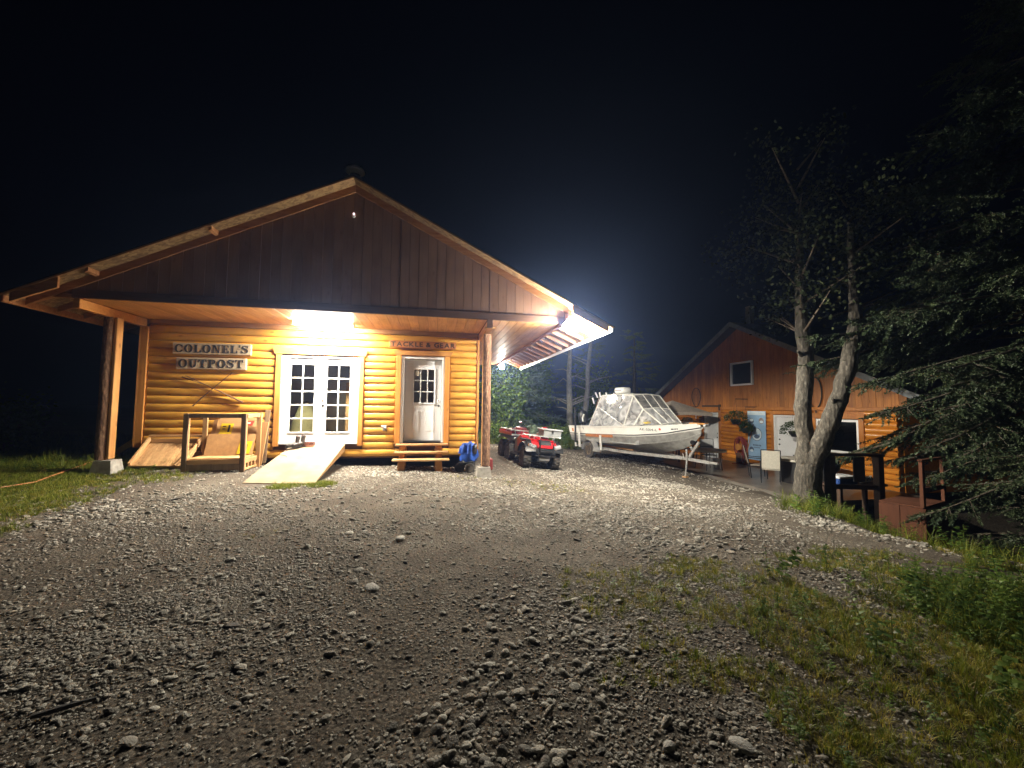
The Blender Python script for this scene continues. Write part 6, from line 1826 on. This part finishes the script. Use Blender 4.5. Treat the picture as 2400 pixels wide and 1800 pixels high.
# stair landing with stained skirting
sl = thing('stair_landing', 'reddish-brown skirted stair landing with a railing, half sunk behind the gravel bank', 'landing', (0, 0, 0))
TA_, TB_ = V(8.10, 5.94, 0), V(8.285, 5.345, 0)
ux = (TB_ - TA_).normalized(); uy = V(-ux.y, ux.x, 0); WL = (TB_ - TA_).length; zt_ = -.20
def lp_(a_, b_, z_): return V(TA_.x, TA_.y, z_) + ux * a_ + uy * b_
for (a0_, a1_) in ((0, WL * .46), (WL * .46 + .006, WL)):
    MB().beam(lp_(a0_, 0, -.79), lp_(a1_, 0, -.79), .022, 1.12, (0, 0, 1), .003).build('skirting_panel', M['dark_ply'], sl)
MB().beam(lp_(WL - .012, .013, -.79), lp_(WL - .012, 1.1, -.79), .022, 1.12, (0, 0, 1), .003).build('skirting_panel', M['dark_ply'], sl)
for k in range(7): MB().beam(lp_(.0, .07 + k * .15, zt_ - .013), lp_(WL - .03, .07 + k * .15, zt_ - .013), .142, .026).build('deck_board', M['dark_ply'], sl)
for (a_, b_, zt) in ((WL - .045, .05, .575), (WL - .045, 1.05, .575)): MB().beam(lp_(a_, b_, zt_ - .1), lp_(a_, b_, zt), .055, .055, (1, 0, 0)).build('post', M['dark_ply'], sl)
MB().beam(lp_(WL - .045, -.02, .596), lp_(WL - .045, 1.12, .596), .07, .03).build('rail', M['dark_ply'], sl)
MB().beam(lp_(WL - .045, .09, .07), lp_(WL - .045, 1.01, .07), .035, .09).build('rail', M['dark_ply'], sl)

# ================================================================== trees
def limb_mesh(mb, pts, rads, n=12, seed=0, rough=.06):
    r = random.Random(seed); P = []; Rr = []
    for i in range(len(pts) - 1):
        a, b_ = Vector(pts[i]), Vector(pts[i + 1])
        for k in range(5):
            t = k / 5; P.append(a.lerp(b_, t) + V(r.uniform(-1, 1), r.uniform(-1, 1), 0) * rads[i] * .10)
            Rr.append((rads[i] * (1 - t) + rads[i + 1] * t) * (1 + r.uniform(-rough, rough)))
    P.append(Vector(pts[-1])); Rr.append(rads[-1])
    mb.tube(P, Rr, n)
tg = gz(7.66, 6.98)
fk = thing('forked_tree', 'mottled grey tree forked low into two bare stems beside the patio', 'tree')
mb = MB(); limb_mesh(mb, [(7.66, 6.98, tg - .15), (7.64, 6.95, tg + .10), (7.66, 6.92, .20), (7.70, 6.92, .62)], [.36, .27, .235, .23], 18, 1, .05)
mb.build('trunk', M['bark'], fk, True, 70)
mb = MB(); limb_mesh(mb, [(7.62, 6.93, .30), (7.58, 6.88, .75), (7.50, 6.88, 1.5), (7.66, 6.88, 2.4), (7.58, 6.9, 3.4), (7.7, 7.0, 5.0)], [.17, .165, .155, .14, .12, .06], 14, 2, .07); mb.build('stem', M['bark'], fk, True, 70)
mb = MB(); limb_mesh(mb, [(7.70, 6.88, .22), (7.66, 6.62, .78), (7.82, 6.46, 1.46), (8.05, 6.34, 2.35), (8.2, 6.3, 3.2), (8.3, 6.4, 5.2)], [.18, .17, .155, .14, .115, .05], 14, 3, .07); mb.build('stem', M['bark'], fk, True, 70)
mb = MB()
for p0, p1 in (((7.6, 6.9, 2.55), (7.35, 6.8, 2.66)), ((7.80, 6.45, 1.52), (7.66, 6.36, 1.68)), ((7.55, 6.9, 1.35), (7.44, 6.82, 1.38)), ((8.1, 6.32, 2.6), (8.3, 6.2, 2.95))): mb.tube([p0, p1], [.06, .025], 8)
mb.build('branch_stub', M['bark'], fk, True); fk.children[-1]['kind'] = 'stuff'

rr_ = np.random.default_rng(77)
cl_ = np.concatenate([np.array([7.6, 6.95, 5.0]) + rr_.normal(0, 1, (34, 3)) * np.array([.75, .6, .8]), np.array([8.3, 6.5, 5.1]) + rr_.normal(0, 1, (38, 3)) * np.array([.8, .6, .8])])
cl_[:, 2] = np.maximum(cl_[:, 2], 3.55)
nl_ = 7000
cc = cl_[rr_.integers(0, len(cl_), nl_)] + rr_.normal(0, .21, (nl_, 3))
dd = rr_.normal(size=(nl_, 3)); dd[:, 2] -= .5; dd /= np.linalg.norm(dd, axis=1, keepdims=True)
s_2 = np.cross(dd, rr_.normal(size=(nl_, 3))); s_2 /= np.linalg.norm(s_2, axis=1, keepdims=True); LL = .075 * rr_.uniform(.6, 1.3, (nl_, 1))
np_mesh('crown', np.stack([cc, cc + dd * LL * .5 + s_2 * LL * .34, cc + dd * LL, cc + dd * LL * .5 - s_2 * LL * .34], 1).reshape(-1, 3), np.arange(nl_ * 4).reshape(nl_, 4), leafmat('unlit_leaf', (.010, .016, .008), (.030, .038, .018), .02, .95), fk)  # leaves coloured near black so the crown looks unlit
mb = MB()
for q in cl_[::2]: mb.tube([(7.6 if q[0] < 8 else 8.25, 6.9 if q[0] < 8 else 6.4, q[2] - .5), tuple(q)], [.03, .008], 5)
mb.build('twigs', M['bark_dark'], fk, True)['kind'] = 'stuff'

# spruce: trunk, boughs and needle sprays
def spray_template(seed, nn=40, L=.18):
    """one needle-covered twig along +x: thin blades round a stem"""
    r = np.random.default_rng(seed)
    t = r.random(nn); a = r.uniform(0, 2 * PI, nn); ln = L * r.uniform(.11, .19, nn) * (1.1 - .45 * t)
    base = np.stack([t * L, np.zeros(nn), np.zeros(nn)], 1)
    fw = r.uniform(.35, .9, nn)
    d = np.stack([fw, np.cos(a), np.sin(a)], 1); d /= np.linalg.norm(d, axis=1, keepdims=True)
    s = np.cross(d, r.normal(size=(nn, 3))); s /= np.linalg.norm(s, axis=1, keepdims=True)
    w = .0048
    v = np.stack([base - s * w, base + s * w, base + d * ln[:, None] + s * w * .5, base + d * ln[:, None] - s * w * .5], 1)
    stem = np.array([[0, -.004, 0], [0, .004, 0], [L, .002, 0], [L, -.002, 0], [0, 0, -.004], [0, 0, .004], [L, 0, .002], [L, 0, -.002]])
    return np.concatenate([v.reshape(-1, 3), stem])
SPR = [spray_template(50 + i) for i in range(5)]
def place_sprays(items, base=SPR, up=np.array([0, 0, 1.0])):
    """items: (pos, dir, scale)"""
    V_, Fs = [], []; off = 0
    for i, (p, d, sc) in enumerate(items):
        T = base[i % len(base)]
        d = np.asarray(d) / (np.linalg.norm(d) + 1e-9)
        s = np.cross(up, d); s /= (np.linalg.norm(s) + 1e-9); u = np.cross(d, s)
        v = (T[:, :1] * d + T[:, 1:2] * s + T[:, 2:3] * u) * sc + np.asarray(p)
        V_.append(v); k = len(v) // 4
        Fs.append(np.arange(k * 4).reshape(k, 4) + off); off += len(v)
    return np.concatenate(V_), np.concatenate(Fs)
def spruce(name, label, x, y, H, R0, z0, nb, seed, sector=None, dense=1.0, sc=1.0, grp=None, low=.4, droop=.35, bark='bark_dark', detail=True, taper=0):
    r = random.Random(seed)
    g = gz(x, y) if z0 is None else z0
    o = thing(name, label, 'tree', (0, 0, 0), 0, grp)
    mb = MB(); mb.tube([(x, y, g - .2), (x, y, g + H * .4), (x + .05, y, g + H * .8), (x + .05, y, g + H)], [R0 * .065, R0 * .05, R0 * .022, .01], 12)
    mb.build('trunk', M[bark], o, True)
    items = []; wood_ = MB()
    for b in range(nb):
        t = low / H + (1 - low / H) * ((b + r.random()) / nb) ** .9
        zz = g + H * t
        az = r.uniform(*sector) if sector else r.uniform(0, 2 * PI)
        L = R0 * (1 - t) ** .75 * r.uniform(.72, 1.12) + .15
        if taper: L *= min(1, .60 + .40 * max(0, (zz - g) - 2.6) / 1.2)
        d = np.array([math.cos(az), math.sin(az), 0.0]); side = np.array([-d[1], d[0], 0.0])
        rise = r.uniform(-.05, .22) * (t > .3) + r.uniform(-.25, .02) * (t <= .3)
        path = []
        for q in range(9):
            u = q / 8
            path.append(np.array([x, y, zz]) + d * L * u + np.array([0, 0, 1]) * L * (rise * u - droop * u * u + .13 * u ** 4) + side * .05 * L * math.sin(3 * u + b))
        wood_.tube([tuple(p) for p in path], [.028 * L / 3 * (1 - .85 * q / 8) + .003 for q in range(9)], 5)
        nt_w = int((10 + 10 * L) * dense)
        for k in range(nt_w):
            u = r.uniform(.16, 1.0) ** .8
            i = min(7, int(u * 8)); f = u * 8 - i
            p = path[i] * (1 - f) + path[i + 1] * f
            fd = path[i + 1] - path[i]; fd /= np.linalg.norm(fd)
            sg = 1 if k % 2 else -1
            tl = L * .34 * (1.05 - u) + .10
            td = fd * r.uniform(.5, 1.0) + side * sg * r.uniform(.5, 1.1) + np.array([0, 0, r.uniform(-.45, .05)])
            td /= np.linalg.norm(td)
            if detail: wood_.tube([tuple(p), tuple(p + td * tl * .5 + np.array([0, 0, -.10 * (tl * .5) ** 1.3])), tuple(p + td * tl + np.array([0, 0, -.10 * tl ** 1.3]))], [.007, .005, .002], 4, False)
            m = max(1, int(tl / (.085 * sc)))
            for j in range(m):
                pp = p + td * tl * j / m + np.array([0, 0, -.10 * (tl * j / m) ** 1.3])
                dd = td + np.array([r.uniform(-.25, .25), r.uniform(-.25, .25), -.25 * j / m + r.uniform(-.2, .1)])
                items.append((pp, dd, sc * r.uniform(.8, 1.25)))
                if detail and r.random() < .55:
                    items.append((pp, td * .7 + side * sg * -r.uniform(.2, .9) + np.array([0, 0, r.uniform(-.7, -.1)]), sc * r.uniform(.7, 1.05)))
        items.append((path[-1], path[-1] - path[-2], sc * 1.1))
    wood_.build('branch', M[bark], o, True)
    v, f = place_sprays(items)
    o2 = np_mesh('crown', v, f, M['needle'], o)
    return o, len(f)
TRI = 0
# the big spruce at the right, boughs towards the yard
o, k = spruce('spruce_tree', 'large dark spruce whose needled boughs hang in from the right beside the stairs', 11.0, 4.55, 12.0, 5.3, -1.4, 172, 21, (math.radians(110), math.radians(262)), .72, 1.45, None, 1.7, .36, 'bark_dark', True, 1)
TRI += k
o, k = spruce('spruce_tree', 'younger dark spruce behind the stair landing in front of the big one', 9.25, 3.95, 4.4, 1.7, -1.5, 60, 22, None, .75, 1.2, None, .5, .36)
TRI += k
# trees behind the buildings
o, k = spruce('spruce_tree', 'bluish lit conifer just behind the quad bike under the far lamp', 4.4, 21.4, 7.5, 2.3, None, 110, 23, None, .75, 2.6, 'trees behind the yard', .6, .25, 'bark_dark', False); TRI += k
for i, (x_, y_, H_, R_, lab) in enumerate(((6.7, 24.5, 6.2, 2.0, 'dim conifer right of the lit one, left of the bare trunks'), (11.2, 27.5, 7.5, 2.4, 'dark conifer behind the boat canopy'), (14.6, 27, 8, 2.6, 'dark conifer rising behind the left roof slope of the lodge'), (2.2, 26, 11, 2.8, 'dark conifer seen past the right porch post'))):
    o, k = spruce('spruce_tree', lab, x_, y_, H_, R_, None, 46, 30 + i, None, .34, 3.0, 'trees behind the yard', .8, .25, 'bark_dark', False); TRI += k
for i, (x_, y_, top, lab) in enumerate((((8.15), 22.9, [(0, 0, 0), (-.02, 0, 2.0), (-.06, 0, 4.2), (.05, 0, 6.5)], 'bare pale trunk, left one of the pair behind the boat stern'), (9.3, 23.6, [(0, 0, 0), (.05, 0, 1.6), (.28, 0, 3.2), (.30, 0, 4.4), (.55, 0, 6.8)], 'bare pale trunk with crooked limbs, right one of the pair behind the boat'))):
    g = gz(x_, y_)
    o = thing('bare_tree', lab, 'tree', (x_, y_, g), 0, 'bare trunks behind the boat')
    mb = MB(); limb_mesh(mb, top, [.22, .19, .15, .09] if len(top) == 4 else [.21, .18, .15, .14, .07], 12, 60 + i); mb.build('trunk', M['bark_pale'], o, True, 70)
    r = random.Random(80 + i)
    for k in range(9):
        zz = r.uniform(1.2, 5.2); az = r.choice((0, PI)) + r.uniform(-.7, .7); L = r.uniform(.7, 1.7)
        d = V(math.cos(az), math.sin(az), 0)
        MB().tube([V(.1 if i == 0 else .2, 0, zz), V(.1, 0, zz) + d * L * .5 + V(0, 0, .22 * L), V(.1, 0, zz) + d * L + V(0, 0, r.uniform(-.1, .5) * L)], [.045, .03, .01], 6).build('branch', M['bark_pale'], o, True)
# leafy bush on the far left, low shrubs behind the yard
def bush(loc, rx, rz_, label, seed, nl=2600, ls=.085, grp=None, name='bush'):
    r = np.random.default_rng(seed)
    o = thing(name, label, 'tree' if 'tree' in name else 'bush', loc, 0, grp)
    mb = MB(); rr = random.Random(seed)
    tips = []
    for k in range(14):
        az = rr.uniform(0, 2 * PI); L = rr.uniform(.5, 1)
        p = V(rx * L * .75 * math.cos(az), rx * L * .75 * math.sin(az), rz_ * (1.25 - .6 * L) * rr.uniform(.7, 1.1)); tips.append(p)
        mb.tube([V(0, 0, -.1), p * .5 + V(0, 0, .1 * rz_), p], [.03, .018, .005], 5)
    mb.build('stem', M['bark_dark'], o, True)
    c = np.array([tips[i] for i in r.integers(0, len(tips), nl)]) * r.uniform(.45, 1.1, (nl, 1)) + r.normal(0, 1, (nl, 3)) * np.array([rx, rx, rz_]) * .17
    d = r.normal(size=(nl, 3)); d[:, 2] = d[:, 2] * .5 - .15; d /= np.linalg.norm(d, axis=1, keepdims=True)
    s = np.cross(d, r.normal(size=(nl, 3))); s /= np.linalg.norm(s, axis=1, keepdims=True)
    L = ls * r.uniform(.6, 1.2, (nl, 1))
    v = np.stack([c, c + d * L * .5 + s * L * .32, c + d * L, c + d * L * .5 - s * L * .32], 1).reshape(-1, 3)
    np_mesh('foliage', v, np.arange(nl * 4).reshape(nl, 4), M['leaf'], o)
bush((-9.9, 11.6, gz(-9.9, 11.6)), .95, 1.25, 'leafy dark bush at the edge of the grass left of the porch', 4, 2400, .10)
bush((5.7, 20.2, gz(5.7, 20.2)), 1.0, .9, 'low green shrub between the quad bike and the boat stern', 5, 1500, .14, 'shrubs behind the yard')
bush((3.3, 19.2, gz(3.3, 19.2)), .9, .8, 'bright green shrub at the foot of the lit conifer', 6, 1300, .14, 'shrubs behind the yard')
bush((7.0, 20.8, gz(7, 20.8)), 1.2, 1.0, 'green shrub directly behind the boat transom', 7, 1500, .14, 'shrubs behind the yard')
bush((3.7, 20.6, gz(3.7, 20.6)), 1.5, 4.0, 'leafy tree lit from above by the far lamp, behind the quad bike', 8, 6500, .17, 'leafy trees behind the yard', 'leafy_tree')
bush((5.9, 23.2, gz(5.9, 23.2)), 1.8, 4.6, 'dimmer leafy tree between the lit one and the bare trunks', 9, 6000, .19, 'leafy trees behind the yard', 'leafy_tree')
bush((10.6, 25.5, gz(10.6, 25.5)), 1.9, 4.2, 'dim leafy tree behind the boat canopy and right of the bare trunks', 10, 5000, .19, 'leafy trees behind the yard', 'leafy_tree')
fd_ = thing('bird_feeder', 'small orange-red feeder hanging in the dark above the forked tree', 'feeder', (9.97, 7.12, 2.95))
MB().ell((0, 0, 0), .055, .055, .09, 12, 8).build('reservoir', M['orange'], fd_, True)
MB().lathe([(0, -.12), (.09, -.115), (.10, -.09), (0, -.085)], (0, 0, 0), 16).build('tray', M['red'], fd_, True)
MB().tube([(0, 0, .09), (.02, 0, .5), (.0, 0, 1.1)], .004, 4).build('wire', M['blackm'], fd_)
# dead branch and dark stones that catch the eye on the gravel
def rock(x_, y_, s_, label, seed, dark=False, flat=.6, grp='larger stones lying on the gravel'):
    mb = stone_mb(seed % 7, 2)
    o = mb.build('stone', M['stone_dark' if dark else 'stone_light'], None, True); o.location = (x_, y_, gz(x_, y_) + s_ * .2)
    o.scale = (s_ * 1.2, s_ * .9, s_ * flat); o.rotation_euler = (.1 * (seed % 3), .1, seed * 1.3)
    tag(o, label, 'stone', grp)
M['stone_dark'] = plain('dark_stone', (.075, .07, .065), .8, amt=.35, scale=7, bmp=.01)
M['stone_light'] = plain('pale_stone', (.36, .345, .31), .8, amt=.25, scale=5, bmp=.01)
rock(-.31, 4.49, .055, 'pale jagged stone standing up from the gravel below the single door', 1, False, 1.0)
rock(-1.24, 2.94, .032, 'dark rounded stone lying alone on bare dirt in the near left of the yard', 2, True)
rock(-1.32, 3.53, .03, 'dark stone a little farther off than the lone dark one on the bare dirt', 3, True)
rock(-.45, 3.34, .055, 'flat pale stone on the bare dirt in front of the ramp', 4, False, .5)
rock(3.28, 3.95, .045, 'dark stone at the edge of the sparse grass right of the yard', 5, True)
rock(2.63, 2.32, .032, 'black lump lying in the grass at the near right', 6, True, .9)
rock(-3.73, 6.83, .05, 'small dark stone in the gravel below the timber stand', 8, True)
rock(1.34, 1.57, .034, 'large pale stone at the foot of the weeds, nearest the camera', 9, False, .7)
rock(1.02, 1.62, .03, 'pale stone left of the large one at the foot of the weeds', 10, False, .75)
dk = MB().tube([(-1.74, 2.24, gz(-1.74, 2.24) + .02), (-1.66, 2.28, gz(-1.66, 2.28) + .022), (-1.56, 2.34, gz(-1.56, 2.34) + .02)], [.010, .013, .008], 7)
lone('charred_stick', 'short blackened stick lying on the gravel at the near left', 'stick', dk, M['stone_dark'], None, True)

# ------------------------------------------------------------------ thin volume added to imitate lens glow round the lamps
GLOW_DENSITY = 0.0023
hz = MB().box(-100, 100, -25, 130, -6, 22, 0).build('glow_volume', None)
m = bpy.data.materials.new('lens_glow_haze'); m.use_nodes = True; nt = m.node_tree
nt.nodes.remove(nt.nodes['Principled BSDF'])
pv = N(nt, 'ShaderNodeVolumePrincipled'); pv.inputs['Density'].default_value = GLOW_DENSITY; pv.inputs['Color'].default_value = (.36, .52, 1, 1); pv.inputs['Anisotropy'].default_value = .72
nt.links.new(pv.outputs[0], nt.nodes['Material Output'].inputs['Volume'])
hz.data.materials.append(m); hz['kind'] = 'stuff'; hz['label'] = 'thin bluish volume added to imitate lens glow round the lamps'
